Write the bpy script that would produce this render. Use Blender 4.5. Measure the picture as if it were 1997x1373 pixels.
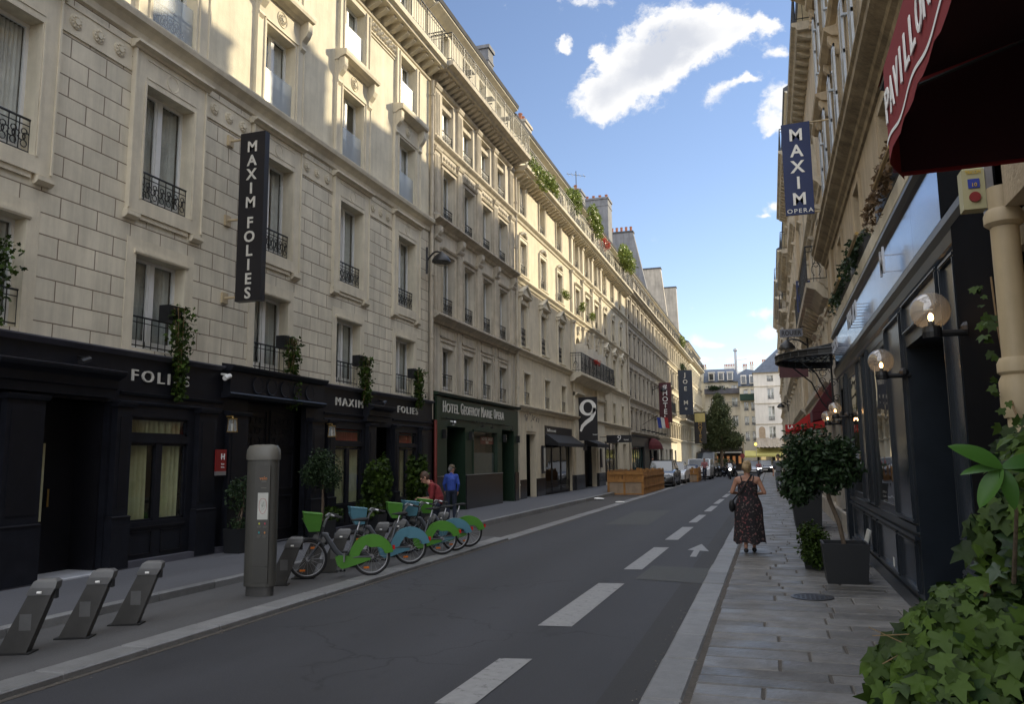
import bpy, math, random
import numpy as np
from mathutils import Vector, Matrix
random.seed(11)
rnd = random.random
def U(a, b): return a + (b - a) * rnd()
for o_ in list(bpy.data.objects): bpy.data.objects.remove(o_)
scene = bpy.context.scene
COL = scene.collection
# ------------------------------------------------------------------ camera
CAM_H = 1.70; FPX = 1560.0
YAW, PITCH, ROLL = math.radians(17.7015), math.radians(7.6861), -0.010
cy, sy, cp, sp = math.cos(YAW), math.sin(YAW), math.cos(PITCH), math.sin(PITCH)
fwd = Vector((-sy*cp, cy*cp, sp)); rgt = Vector((cy, sy, 0)); upv = rgt.cross(fwd)
c_, s_ = math.cos(ROLL), math.sin(ROLL)
r2 = c_*rgt + s_*upv; u2 = -s_*rgt + c_*upv
cd = bpy.data.cameras.new('camera'); cam = bpy.data.objects.new('camera', cd); COL.objects.link(cam)
cam.matrix_world = Matrix(((r2.x, u2.x, -fwd.x, 0), (r2.y, u2.y, -fwd.y, 0), (r2.z, u2.z, -fwd.z, CAM_H), (0, 0, 0, 1)))
cd.sensor_width = 36; cd.lens = FPX/1997*36; cd.clip_start = .05; cd.clip_end = 2000
scene.camera = cam
# ------------------------------------------------------------------ view + sun + sky
scene.render.engine = 'CYCLES'
scene.view_settings.view_transform = 'Standard'; scene.view_settings.look = 'None'
scene.view_settings.exposure = 1.12; scene.view_settings.gamma = 1
SUN = Vector((1, 1.3, .62)).normalized()
EL = math.asin(SUN.z); AZ = math.atan2(SUN.x, SUN.y)
sl = bpy.data.lights.new('sun', 'SUN'); sl.energy = 3.2; sl.angle = math.radians(.5); sl.color = (1, .86, .60)
so = bpy.data.objects.new('sun', sl); COL.objects.link(so); so.location = (20, 26, 30)
so.rotation_euler = SUN.to_track_quat('Z', 'Y').to_euler()
world = bpy.data.worlds.new('World'); scene.world = world; world.use_nodes = True
wt = world.node_tree; wt.nodes.clear()
def wn(t, **k):
    n = wt.nodes.new(t)
    for a, b in k.items(): setattr(n, a, b)
    return n
def wl(a, b): wt.links.new(a, b)
def wmath(op, a, b=None, clamp=False, c=None):
    n = wn('ShaderNodeMath', operation=op, use_clamp=clamp)
    for i, v in enumerate((a, b, c)):
        if v is None: continue
        if isinstance(v, (int, float)): n.inputs[i].default_value = v
        else: wl(v, n.inputs[i])
    return n.outputs[0]
sky = wn('ShaderNodeTexSky', sky_type='NISHITA', sun_disc=False, sun_elevation=EL, sun_rotation=AZ)
sky.air_density = 1.0; sky.dust_density = 0.0; sky.ozone_density = 2.0
tc = wn('ShaderNodeTexCoord'); sep = wn('ShaderNodeSeparateXYZ'); wl(tc.outputs['Generated'], sep.inputs[0])
ysafe = wmath('MAXIMUM', sep.outputs[1], .02)
A_ = wmath('DIVIDE', sep.outputs[0], ysafe); B_ = wmath('DIVIDE', sep.outputs[2], ysafe)
cmb = wn('ShaderNodeCombineXYZ'); wl(A_, cmb.inputs[0]); wl(B_, cmb.inputs[1])
nz = wn('ShaderNodeTexNoise'); nz.inputs['Scale'].default_value = 13; nz.inputs['Detail'].default_value = 9; nz.inputs['Roughness'].default_value = .62
wl(cmb.outputs[0], nz.inputs['Vector'])
nz2 = wn('ShaderNodeTexNoise'); nz2.inputs['Scale'].default_value = 5; nz2.inputs['Detail'].default_value = 4
wl(cmb.outputs[0], nz2.inputs['Vector'])
CLOUDS = [(-0.102, 0.562, 0.0560, 0.034), (-0.048, 0.548, 0.0580, 0.0340), (-0.004, 0.534, 0.0300, 0.0220), (-0.136, 0.526, 0.0594, 0.054), (-0.164, 0.502, 0.047, 0.0432), (-0.193, 0.478, 0.0409, 0.0259), (-0.117, 0.518, 0.0422, 0.0300), (-0.066, 0.530, 0.0450, 0.0250), (-0.21, 0.619, 0.0421, 0.0209), (-0.242, 0.557, 0.0114, 0.0104), (-0.043, 0.450, 0.0190, 0.0200), (-0.014, 0.464, 0.0220, 0.0070), (0.030, 0.434, 0.0270, 0.0330), (0.024, 0.400, 0.0200, 0.0160), (0.031, 0.544, 0.0158, 0.011), (0.033, 0.504, 0.0144, 0.0108), (0.025, 0.311, 0.0177, 0.0142), (-0.002, 0.172, 0.0281, 0.0088), (0.009, 0.149, 0.0198, 0.0125), (-0.078, 0.143, 0.0147, 0.0115), (-0.055, 0.136, 0.0145, 0.0051), (-0.025, 0.118, 0.044, 0.0087), (-0.075, 0.119, 0.0122, 0.0057), (0.007, 0.291, 0.0083, 0.0052), (-0.198, 0.548, 0.007, 0.0176)]
wn1 = wn('ShaderNodeTexNoise'); wn1.inputs['Scale'].default_value = 9; wn1.inputs['Detail'].default_value = 6; wn1.inputs['Roughness'].default_value = .6
wl(cmb.outputs[0], wn1.inputs['Vector'])
wv = wn('ShaderNodeVectorMath', operation='SUBTRACT'); wl(wn1.outputs['Color'], wv.inputs[0]); wv.inputs[1].default_value = (.5, .5, .5)
ws = wn('ShaderNodeVectorMath', operation='MULTIPLY_ADD'); wl(wv.outputs[0], ws.inputs[0]); ws.inputs[1].default_value = (.11, .10, 0); wl(cmb.outputs[0], ws.inputs[2])
field = None
for (a0, b0, ra, rb) in CLOUDS:
    m1 = wn('ShaderNodeMapping'); m1.vector_type = 'TEXTURE'
    small = ra < .03 and b0 > .1 and not (b0 > .4 and a0 > -.05)
    m1.inputs['Location'].default_value = (a0, b0, 0); m1.inputs['Scale'].default_value = (ra, rb, 1)
    wl((ws if b0 > .2 else cmb).outputs[0], m1.inputs['Vector'])
    dt = wn('ShaderNodeVectorMath', operation='DOT_PRODUCT'); wl(m1.outputs[0], dt.inputs[0]); wl(m1.outputs[0], dt.inputs[1])
    v = wmath('EXPONENT', wmath('MULTIPLY', dt.outputs['Value'], -1.1))
    field = v if field is None else wmath('ADD', field, v)
nzf = wn('ShaderNodeTexNoise'); nzf.inputs['Scale'].default_value = 46; nzf.inputs['Detail'].default_value = 8; nzf.inputs['Roughness'].default_value = .7
wl(ws.outputs[0], nzf.inputs['Vector'])
den = wmath('ADD', wmath('SUBTRACT', wmath('MINIMUM', field, 1.35), .62), wmath('ADD', wmath('MULTIPLY', wmath('SUBTRACT', nz.outputs[0], .5), 2.3), wmath('MULTIPLY', wmath('SUBTRACT', nzf.outputs[0], .5), 1.35)))
mask = wn('ShaderNodeMapRange', interpolation_type='SMOOTHSTEP'); wl(den, mask.inputs[0])
mask.inputs[1].default_value = -.22; mask.inputs[2].default_value = .50
core = wn('ShaderNodeMapRange', interpolation_type='SMOOTHSTEP'); wl(wmath('ADD', wmath('MULTIPLY', field, .5), wmath('MULTIPLY', wmath('SUBTRACT', nz2.outputs[0], .5), 1.8)), core.inputs[0])
core.inputs[1].default_value = .55; core.inputs[2].default_value = 1.35
ccol = wn('ShaderNodeMix', data_type='RGBA'); wl(core.outputs[0], ccol.inputs[0])
ccol.inputs[6].default_value = (.49, .49, .49, 1); ccol.inputs[7].default_value = (.32, .335, .37, 1)
front = wmath('GREATER_THAN', sep.outputs[1], .03)
mfin = wmath('MULTIPLY', mask.outputs[0], front)
skys = wn('ShaderNodeVectorMath', operation='MULTIPLY'); wl(sky.outputs[0], skys.inputs[0])
SKY_STR = .085
skys.inputs[1].default_value = (SKY_STR*1.08, SKY_STR*.96, SKY_STR*.97)
# broken bright cloud added out of view, overhead and behind, to brighten shade
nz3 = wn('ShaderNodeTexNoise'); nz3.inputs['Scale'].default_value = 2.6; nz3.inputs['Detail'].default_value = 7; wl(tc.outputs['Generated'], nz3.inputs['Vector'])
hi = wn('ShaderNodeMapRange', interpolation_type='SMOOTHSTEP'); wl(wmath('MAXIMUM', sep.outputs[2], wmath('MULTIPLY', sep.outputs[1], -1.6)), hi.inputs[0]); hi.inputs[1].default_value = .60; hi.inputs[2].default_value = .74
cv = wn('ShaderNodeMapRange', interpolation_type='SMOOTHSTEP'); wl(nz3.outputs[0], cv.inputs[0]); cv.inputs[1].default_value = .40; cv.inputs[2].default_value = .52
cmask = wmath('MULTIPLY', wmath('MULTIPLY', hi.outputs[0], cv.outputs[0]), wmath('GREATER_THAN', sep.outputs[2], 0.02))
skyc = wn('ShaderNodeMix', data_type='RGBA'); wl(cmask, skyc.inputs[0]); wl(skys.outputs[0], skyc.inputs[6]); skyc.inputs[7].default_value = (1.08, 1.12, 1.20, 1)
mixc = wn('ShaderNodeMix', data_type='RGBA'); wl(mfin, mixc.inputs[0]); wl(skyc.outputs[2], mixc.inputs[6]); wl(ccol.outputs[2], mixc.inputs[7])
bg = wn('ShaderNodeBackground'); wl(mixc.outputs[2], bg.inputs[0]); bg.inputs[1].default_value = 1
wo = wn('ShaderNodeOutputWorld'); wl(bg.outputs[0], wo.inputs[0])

# ------------------------------------------------------------------ materials
def newmat(name):
    m = bpy.data.materials.new(name); m.use_nodes = True
    nt = m.node_tree; b = nt.nodes['Principled BSDF']; return m, nt, b
def mat(name, col, rough=.7, vary=.12, scale=3., detail=6, metal=0, bump=0, bscale=40, streak=0, spec=.5, island=0, pos=True, coat=0):
    m, nt, b = newmat(name); N = nt.nodes; L = nt.links
    col = tuple(col)
    b.inputs['Roughness'].default_value = rough; b.inputs['Metallic'].default_value = metal
    b.inputs['Specular IOR Level'].default_value = spec; b.inputs['Coat Weight'].default_value = coat
    g = N.new('ShaderNodeNewGeometry')
    t = N.new('ShaderNodeTexCoord')
    src = g.outputs['Position'] if pos else t.outputs['Object']
    n = N.new('ShaderNodeTexNoise'); n.inputs['Scale'].default_value = scale; n.inputs['Detail'].default_value = detail; n.inputs['Roughness'].default_value = .65
    L.new(src, n.inputs['Vector'])
    mr = N.new('ShaderNodeMapRange'); mr.inputs[1].default_value = .3; mr.inputs[2].default_value = .7
    mr.inputs[3].default_value = 1-vary; mr.inputs[4].default_value = 1+vary
    L.new(n.outputs[0], mr.inputs[0]); fac = mr.outputs[0]
    if streak:
        mp = N.new('ShaderNodeMapping'); mp.inputs['Scale'].default_value = (3.5, 3.5, .35); L.new(src, mp.inputs[0])
        n2 = N.new('ShaderNodeTexNoise'); n2.inputs['Scale'].default_value = 1.2; n2.inputs['Detail'].default_value = 7; n2.inputs['Roughness'].default_value = .7; L.new(mp.outputs[0], n2.inputs['Vector'])
        m2 = N.new('ShaderNodeMapRange'); m2.inputs[1].default_value = .42; m2.inputs[2].default_value = .75; m2.inputs[3].default_value = 1; m2.inputs[4].default_value = 1-streak
        L.new(n2.outputs[0], m2.inputs[0])
        mu = N.new('ShaderNodeMath'); mu.operation = 'MULTIPLY'; L.new(fac, mu.inputs[0]); L.new(m2.outputs[0], mu.inputs[1]); fac = mu.outputs[0]
    if island:
        m3 = N.new('ShaderNodeMapRange'); m3.inputs[3].default_value = 1-island; m3.inputs[4].default_value = 1+island
        L.new(g.outputs['Random Per Island'], m3.inputs[0])
        mu = N.new('ShaderNodeMath'); mu.operation = 'MULTIPLY'; L.new(fac, mu.inputs[0]); L.new(m3.outputs[0], mu.inputs[1]); fac = mu.outputs[0]
    vm = N.new('ShaderNodeVectorMath'); vm.operation = 'SCALE'; vm.inputs[0].default_value = col[:3]; L.new(fac, vm.inputs['Scale'])
    L.new(vm.outputs[0], b.inputs['Base Color'])
    if bump:
        n4 = N.new('ShaderNodeTexNoise'); n4.inputs['Scale'].default_value = bscale; n4.inputs['Detail'].default_value = 5; L.new(src, n4.inputs['Vector'])
        bp = N.new('ShaderNodeBump'); bp.inputs['Strength'].default_value = bump; bp.inputs['Distance'].default_value = .02
        L.new(n4.outputs[0], bp.inputs['Height']); L.new(bp.outputs[0], b.inputs['Normal'])
    return m
def leafmat(name, c1, c2, rough=.45, trans=.15):
    m, nt, b = newmat(name); N = nt.nodes; L = nt.links
    g = N.new('ShaderNodeNewGeometry'); r = N.new('ShaderNodeValToRGB')
    r.color_ramp.elements[0].color = (*c1, 1); r.color_ramp.elements[1].color = (*c2, 1)
    n = N.new('ShaderNodeTexNoise'); n.inputs['Scale'].default_value = 3; L.new(g.outputs['Position'], n.inputs['Vector'])
    mx = N.new('ShaderNodeMath'); mx.operation = 'MULTIPLY_ADD'; mx.inputs[1].default_value = .75
    L.new(g.outputs['Random Per Island'], mx.inputs[0]); 
    ms = N.new('ShaderNodeMath'); ms.operation = 'MULTIPLY_ADD'; ms.inputs[1].default_value = .9; ms.inputs[2].default_value = -.3; L.new(n.outputs[0], ms.inputs[0])
    L.new(ms.outputs[0], mx.inputs[2]); L.new(mx.outputs[0], r.inputs[0]); L.new(r.outputs[0], b.inputs['Base Color'])
    b.inputs['Roughness'].default_value = rough; b.inputs['Specular IOR Level'].default_value = .22
    if trans:
        tr = N.new('ShaderNodeBsdfTranslucent'); L.new(r.outputs[0], tr.inputs[0])
        mix = N.new('ShaderNodeMixShader'); mix.inputs[0].default_value = trans
        L.new(b.outputs[0], mix.inputs[1]); L.new(tr.outputs[0], mix.inputs[2]); L.new(mix.outputs[0], N['Material Output'].inputs[0])
    return m
def glassmat(name, tint=(.7, .75, .75), refl=.25, rough=.02, milk=0):
    m, nt, b = newmat(name); N = nt.nodes; L = nt.links
    tr = N.new('ShaderNodeBsdfTransparent'); tr.inputs[0].default_value = (*tint, 1)
    gl = N.new('ShaderNodeBsdfGlossy'); gl.inputs['Roughness'].default_value = rough
    nz = N.new('ShaderNodeTexNoise'); nz.inputs['Scale'].default_value = 1.3; nz.inputs['Detail'].default_value = 1
    g = N.new('ShaderNodeNewGeometry'); L.new(g.outputs['Position'], nz.inputs['Vector'])
    bp = N.new('ShaderNodeBump'); bp.inputs['Strength'].default_value = .12; bp.inputs['Distance'].default_value = .05; L.new(nz.outputs[0], bp.inputs['Height']); L.new(bp.outputs[0], gl.inputs['Normal'])
    lw = N.new('ShaderNodeFresnel'); lw.inputs[0].default_value = 1.5
    ad = N.new('ShaderNodeMath'); ad.operation = 'ADD'; ad.use_clamp = True; ad.inputs[1].default_value = refl; L.new(lw.outputs[0], ad.inputs[0])
    inv = N.new('ShaderNodeMath'); inv.operation = 'SUBTRACT'; inv.inputs[0].default_value = 1; L.new(g.outputs['Backfacing'], inv.inputs[1])
    mf = N.new('ShaderNodeMath'); mf.operation = 'MULTIPLY'; L.new(ad.outputs[0], mf.inputs[0]); L.new(inv.outputs[0], mf.inputs[1])
    mix = N.new('ShaderNodeMixShader'); L.new(mf.outputs[0], mix.inputs[0]); L.new(tr.outputs[0], mix.inputs[1]); L.new(gl.outputs[0], mix.inputs[2])
    if milk:
        df = N.new('ShaderNodeBsdfDiffuse'); df.inputs[0].default_value = (.75, .78, .78, 1); m2 = N.new('ShaderNodeMixShader'); m2.inputs[0].default_value = milk
        L.new(mix.outputs[0], m2.inputs[1]); L.new(df.outputs[0], m2.inputs[2]); mix = m2
    L.new(mix.outputs[0], N['Material Output'].inputs[0]); return m
def emit(name, col, s):
    m, nt, b = newmat(name); b.inputs['Base Color'].default_value = (*col, 1); b.inputs['Emission Color'].default_value = (*col, 1); b.inputs['Emission Strength'].default_value = s; return m

M = {}
M['stone'] = mat('pale_stone', (.67, .61, .47), .85, .12, 1.6, streak=.24, bump=.25, bscale=30)
M['stoneB'] = mat('warm_stone', (.60, .545, .44), .85, .12, 1.6, streak=.3, bump=.3, bscale=30)
M['stoneC'] = mat('golden_stone', (.65, .57, .42), .85, .12, 1.4, streak=.25, bump=.3, bscale=30)
M['stoneD'] = mat('grey_stone', (.44, .39, .32), .85, .16, 1.4, streak=.4, bump=.3, bscale=30)
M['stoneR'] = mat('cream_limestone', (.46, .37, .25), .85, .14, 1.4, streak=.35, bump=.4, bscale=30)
M['plasterW'] = mat('white_plaster', (.76, .73, .68), .9, .08, .8, streak=.15)
M['plasterY'] = mat('cream_plaster', (.76, .70, .57), .9, .08, .8, streak=.2)
M['trim'] = mat('stone_trim', (.66, .595, .46), .8, .1, 2.5, streak=.2, bump=.2, bscale=50)
M['trimB'] = mat('weathered_trim', (.53, .47, .37), .8, .18, 2.5, streak=.45, bump=.4, bscale=40)
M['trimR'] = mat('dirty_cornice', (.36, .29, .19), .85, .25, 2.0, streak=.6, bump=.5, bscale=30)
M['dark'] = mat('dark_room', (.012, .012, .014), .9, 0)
M['white'] = mat('white_paint', (.72, .72, .70), .45, .05, 6)
M['iron'] = mat('black_iron', (.012, .012, .013), .45, .2, 8)
M['zinc'] = mat('zinc_roof', (.09, .09, .095), .9, .15, 1.5, spec=.1, streak=.3)
M['slate'] = mat('slate_roof', (.10, .125, .175), .55, .2, 3, streak=.2)
M['chimney'] = mat('grey_chimney_render', (.20, .20, .21), .9, .2, 1.5, streak=.4)
M['terra'] = mat('terracotta', (.34, .12, .06), .8, .2, 6)
M['curtain'] = mat('pale_curtain', (.78, .76, .72), .9, .15, 3)
M['curtain_g'] = mat('grey_net_curtain', (.55, .55, .52), .9, .2, 3)
M['curtain_k'] = mat('khaki_curtain', (.58, .57, .36), .9, .15, 4)
M['curtain_r'] = mat('red_curtain', (.55, .05, .04), .9, .2, 4)
M['glass'] = glassmat('window_glass', (.93, .95, .95), .10)
M['glassc'] = glassmat('shop_glass', (.9, .92, .9), .05)
M['guard'] = glassmat('guard_glass', (.93, .95, .95), .02, .30, .22)  # white diffuse share stands in for bright clouds reflected in the pane
M['shutter'] = mat('cream_shutter', (.55, .52, .46), .6, .1, 5)
M['shutter_w'] = mat('silver_shutter', (.55, .60, .66), .35, .1, 5)
M['navy'] = mat('midnight_paint', (.010, .011, .016), .42, .3, 5, streak=.0, spec=.3)
M['navyp'] = mat('midnight_panel', (.008, .008, .011), .45, .25, 5, spec=.3)
M['ledge'] = mat('lead_flashing', (.09, .09, .11), .5, .2, 4)
M['letter'] = mat('cream_lettering', (.62, .60, .54), .5, .03)
M['letterw'] = mat('white_lettering', (.85, .84, .80), .5, .03)
M['signblk'] = mat('black_sign', (.012, .011, .014), .4, .15, 3)
M['signblue'] = mat('navy_sign', (.007, .020, .095), .5, .08, 3)
M['green'] = mat('dark_green_paint', (.012, .032, .016), .4, .15, 3)
M['marble'] = mat('black_marble', (.018, .018, .02), .25, .5, 4, 10)
M['red'] = mat('red_enamel', (.22, .016, .015), .4, .05)
M['redcl'] = mat('red_canvas', (.22, .010, .012), .85, .08, 5)
M['redcl2'] = mat('bright_red_canvas', (.42, .02, .02), .85, .08, 5)
M['blackcl'] = mat('black_canvas', (.012, .012, .014), .8, .15, 5)
M['yellowcl'] = mat('yellow_canvas', (.46, .42, .14), .85, .1, 2)
M['greycl'] = mat('faded_canvas', (.36, .31, .25), .85, .15, 2)
M['brass'] = mat('brass', (.34, .22, .07), .4, .1, 8, metal=.6)
M['asphalt'] = None
M['wood'] = mat('orange_planks', (.36, .17, .045), .75, .25, 3, streak=.3)
M['woodp'] = mat('pale_plywood', (.34, .25, .17), .8, .2, 2, streak=.4)
M['dock'] = mat('dock_grey', (.058, .056, .053), .5, .15, 6)
M['dockcap'] = mat('dock_cap', (.13, .13, .13), .4, .12, 6)
M['totem'] = mat('totem_grey_green', (.062, .060, .052), .5, .1, 3)
M['totemtop'] = mat('totem_cap', (.13, .125, .108), .45, .1, 3)
M['bgreen'] = mat('bike_green', (.085, .25, .035), .35, .04, pos=False)
M['bblue'] = mat('bike_turquoise', (.10, .24, .31), .35, .04, pos=False)
M['alu'] = mat('brushed_metal', (.42, .42, .44), .35, .1, 6, metal=.7)
M['bframe'] = mat('bike_frame_grey', (.085, .09, .10), .4, .1, metal=.3)
M['rubber'] = mat('rubber', (.015, .015, .016), .8, .2, 10)
M['orange'] = mat('orange_reflector', (.75, .20, .02), .3, .02)
M['redl'] = mat('red_lens', (.50, .02, .015), .25, .02)
M['skin'] = mat('skin', (.46, .25, .17), .55, .06, 8)
M['skin2'] = mat('tanned_skin', (.38, .19, .12), .55, .08, 8)
M['greyhair'] = mat('grey_hair', (.16, .15, .14), .6, .3, 30)
M['blond'] = mat('blond_hair', (.36, .25, .13), .6, .35, 30)
M['brown'] = mat('brown_hair', (.07, .035, .02), .6, .3, 30)
M['maroon'] = mat('maroon_shirt', (.19, .018, .022), .85, .12, 9, bump=.9, bscale=16)
M['blue'] = mat('blue_shirt', (.03, .07, .34), .8, .12, 7, bump=.9, bscale=16)
M['jeans'] = mat('dark_jeans', (.014, .02, .04), .85, .2, 9, bump=.9, bscale=16)
M['greytr'] = mat('grey_trousers', (.13, .14, .16), .85, .15, 9)
M['black'] = mat('black_cloth', (.012, .012, .013), .7, .2, 9)
M['cap'] = mat('khaki_cap', (.12, .09, .055), .8, .15, 12)
M['pot'] = mat('anthracite_planter', (.011, .012, .014), .5, .15, 4)
M['soil'] = mat('soil', (.03, .02, .013), .95, .3, 20)
M['bark'] = mat('bark', (.13, .095, .065), .9, .3, 12, bump=.5)
M['stem'] = mat('vine_stem', (.20, .13, .06), .8, .2, 12)
M['carblk'] = mat('black_car_paint', (.012, .013, .016), .2, .05, coat=.6)
M['carwht'] = mat('white_car_paint', (.55, .56, .58), .3, .04, coat=.4)
M['carblue'] = mat('blue_car_paint', (.03, .07, .22), .25, .05, coat=.5)
M['carsil'] = mat('silver_car_paint', (.32, .33, .36), .25, .05, metal=.4)
M['carglass'] = mat('car_glass', (.02, .025, .03), .06, 0, spec=.9)
M['hl'] = emit('headlight', (1, .97, .9), 6)
M['bulb'] = emit('lit_bulb', (1, .55, .2), 14)
M['globe'] = glassmat('smoked_globe', (.84, .80, .74), .14, .03, .10)
M['pipe'] = mat('cream_pipe', (.50, .40, .25), .55, .1, 3, streak=.2)
M['yellowbox'] = mat('pale_yellow_enamel', (.42, .39, .22), .5, .1, 4)
M['map'] = mat('map_sheet', (.50, .50, .46), .5, .12, 9)
M['ivy'] = leafmat('ivy_leaves', (.004, .011, .002), (.062, .110, .014), .55)
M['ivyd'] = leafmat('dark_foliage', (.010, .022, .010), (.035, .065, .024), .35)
M['olive'] = leafmat('small_tree_foliage', (.010, .022, .010), (.045, .075, .030), .5)
M['bright'] = leafmat('roof_garden_foliage', (.05, .08, .015), (.30, .36, .08))
M['dry'] = leafmat('dry_leaves', (.06, .035, .018), (.20, .13, .07))
M['tree'] = leafmat('street_tree_foliage', (.020, .034, .015), (.125, .15, .065), .55)
M['bigleaf'] = leafmat('magnolia_leaf', (.025, .075, .012), (.055, .135, .022), .35)
M['flower'] = leafmat('red_flowers', (.35, .03, .03), (.55, .08, .05))

# joint wall material for the cream building (fine dark joints cut in render)
def joint_mat():
    m = mat('jointed_render', (.66, .605, .48), .85, .12, 1.4, streak=.26, bump=0); nt = m.node_tree; N = nt.nodes; L = nt.links; b = N['Principled BSDF']
    g = N.new('ShaderNodeNewGeometry'); s = N.new('ShaderNodeSeparateXYZ'); c = N.new('ShaderNodeCombineXYZ')
    L.new(g.outputs['Position'], s.inputs[0]); L.new(s.outputs[1], c.inputs[0]); L.new(s.outputs[2], c.inputs[1])
    br = N.new('ShaderNodeTexBrick'); br.inputs['Scale'].default_value = 1; br.inputs['Mortar Size'].default_value = .009; br.inputs['Mortar Smooth'].default_value = .1
    br.inputs['Brick Width'].default_value = .66; br.inputs['Row Height'].default_value = .305; L.new(c.outputs[0], br.inputs['Vector'])
    br.inputs['Color1'].default_value = (.93, .93, .93, 1); br.inputs['Color2'].default_value = (1.05, 1.04, 1.03, 1); br.inputs['Mortar'].default_value = (1, 1, 1, 1)
    tv = N.new('ShaderNodeVectorMath'); tv.operation = 'MULTIPLY'; L.new(b.inputs['Base Color'].links[0].from_socket, tv.inputs[0]); L.new(br.outputs['Color'], tv.inputs[1]); old = tv.outputs[0]
    mx = N.new('ShaderNodeMix'); mx.data_type = 'RGBA'; L.new(br.outputs['Fac'], mx.inputs[0]); L.new(old, mx.inputs[6]); mx.inputs[7].default_value = (.21, .16, .11, 1)
    L.new(mx.outputs[2], b.inputs['Base Color'])
    bp = N.new('ShaderNodeBump'); bp.inputs['Strength'].default_value = .8; bp.inputs['Distance'].default_value = .015; bp.invert = True
    L.new(br.outputs['Fac'], bp.inputs['Height']); L.new(bp.outputs[0], b.inputs['Normal'])
    return m
M['joint'] = joint_mat()
def asphalt_mat(name, col, patch=.18, rough=.75, spk=.5):
    m, nt, b = newmat(name); N = nt.nodes; L = nt.links
    g = N.new('ShaderNodeNewGeometry')
    n1 = N.new('ShaderNodeTexNoise'); n1.inputs['Scale'].default_value = .5; n1.inputs['Detail'].default_value = 6; n1.inputs['Roughness'].default_value = .7
    mp = N.new('ShaderNodeMapping'); mp.inputs['Scale'].default_value = (1.6, .45, 1); L.new(g.outputs['Position'], mp.inputs[0]); L.new(mp.outputs[0], n1.inputs['Vector'])
    n2 = N.new('ShaderNodeTexNoise'); n2.inputs['Scale'].default_value = 75; n2.inputs['Detail'].default_value = 5; n2.inputs['Roughness'].default_value = .8; L.new(g.outputs['Position'], n2.inputs['Vector'])
    m1 = N.new('ShaderNodeMapRange'); m1.inputs[1].default_value = .3; m1.inputs[2].default_value = .7; m1.inputs[3].default_value = 1-patch; m1.inputs[4].default_value = 1+patch; L.new(n1.outputs[0], m1.inputs[0])
    m2 = N.new('ShaderNodeMapRange'); m2.inputs[1].default_value = .3; m2.inputs[2].default_value = .75; m2.inputs[3].default_value = 1-spk; m2.inputs[4].default_value = 1+spk; L.new(n2.outputs[0], m2.inputs[0])
    mu = N.new('ShaderNodeMath'); mu.operation = 'MULTIPLY'; L.new(m1.outputs[0], mu.inputs[0]); L.new(m2.outputs[0], mu.inputs[1])
    vm = N.new('ShaderNodeVectorMath'); vm.operation = 'SCALE'; vm.inputs[0].default_value = col; L.new(mu.outputs[0], vm.inputs['Scale']); L.new(vm.outputs[0], b.inputs['Base Color'])
    mr = N.new('ShaderNodeMapRange'); mr.inputs[3].default_value = rough-.15; mr.inputs[4].default_value = rough+.1; L.new(n1.outputs[0], mr.inputs[0]); L.new(mr.outputs[0], b.inputs['Roughness'])
    bp = N.new('ShaderNodeBump'); bp.inputs['Strength'].default_value = .5; bp.inputs['Distance'].default_value = .006; L.new(n2.outputs[0], bp.inputs['Height']); L.new(bp.outputs[0], b.inputs['Normal'])
    return m
M['asphalt'] = asphalt_mat('road_asphalt', (.037, .038, .045), .34)
M['asphalt2'] = asphalt_mat('gutter_asphalt', (.030, .029, .030), .3)
M['asphalt3'] = asphalt_mat('patch_asphalt', (.058, .060, .058), .3)
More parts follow.
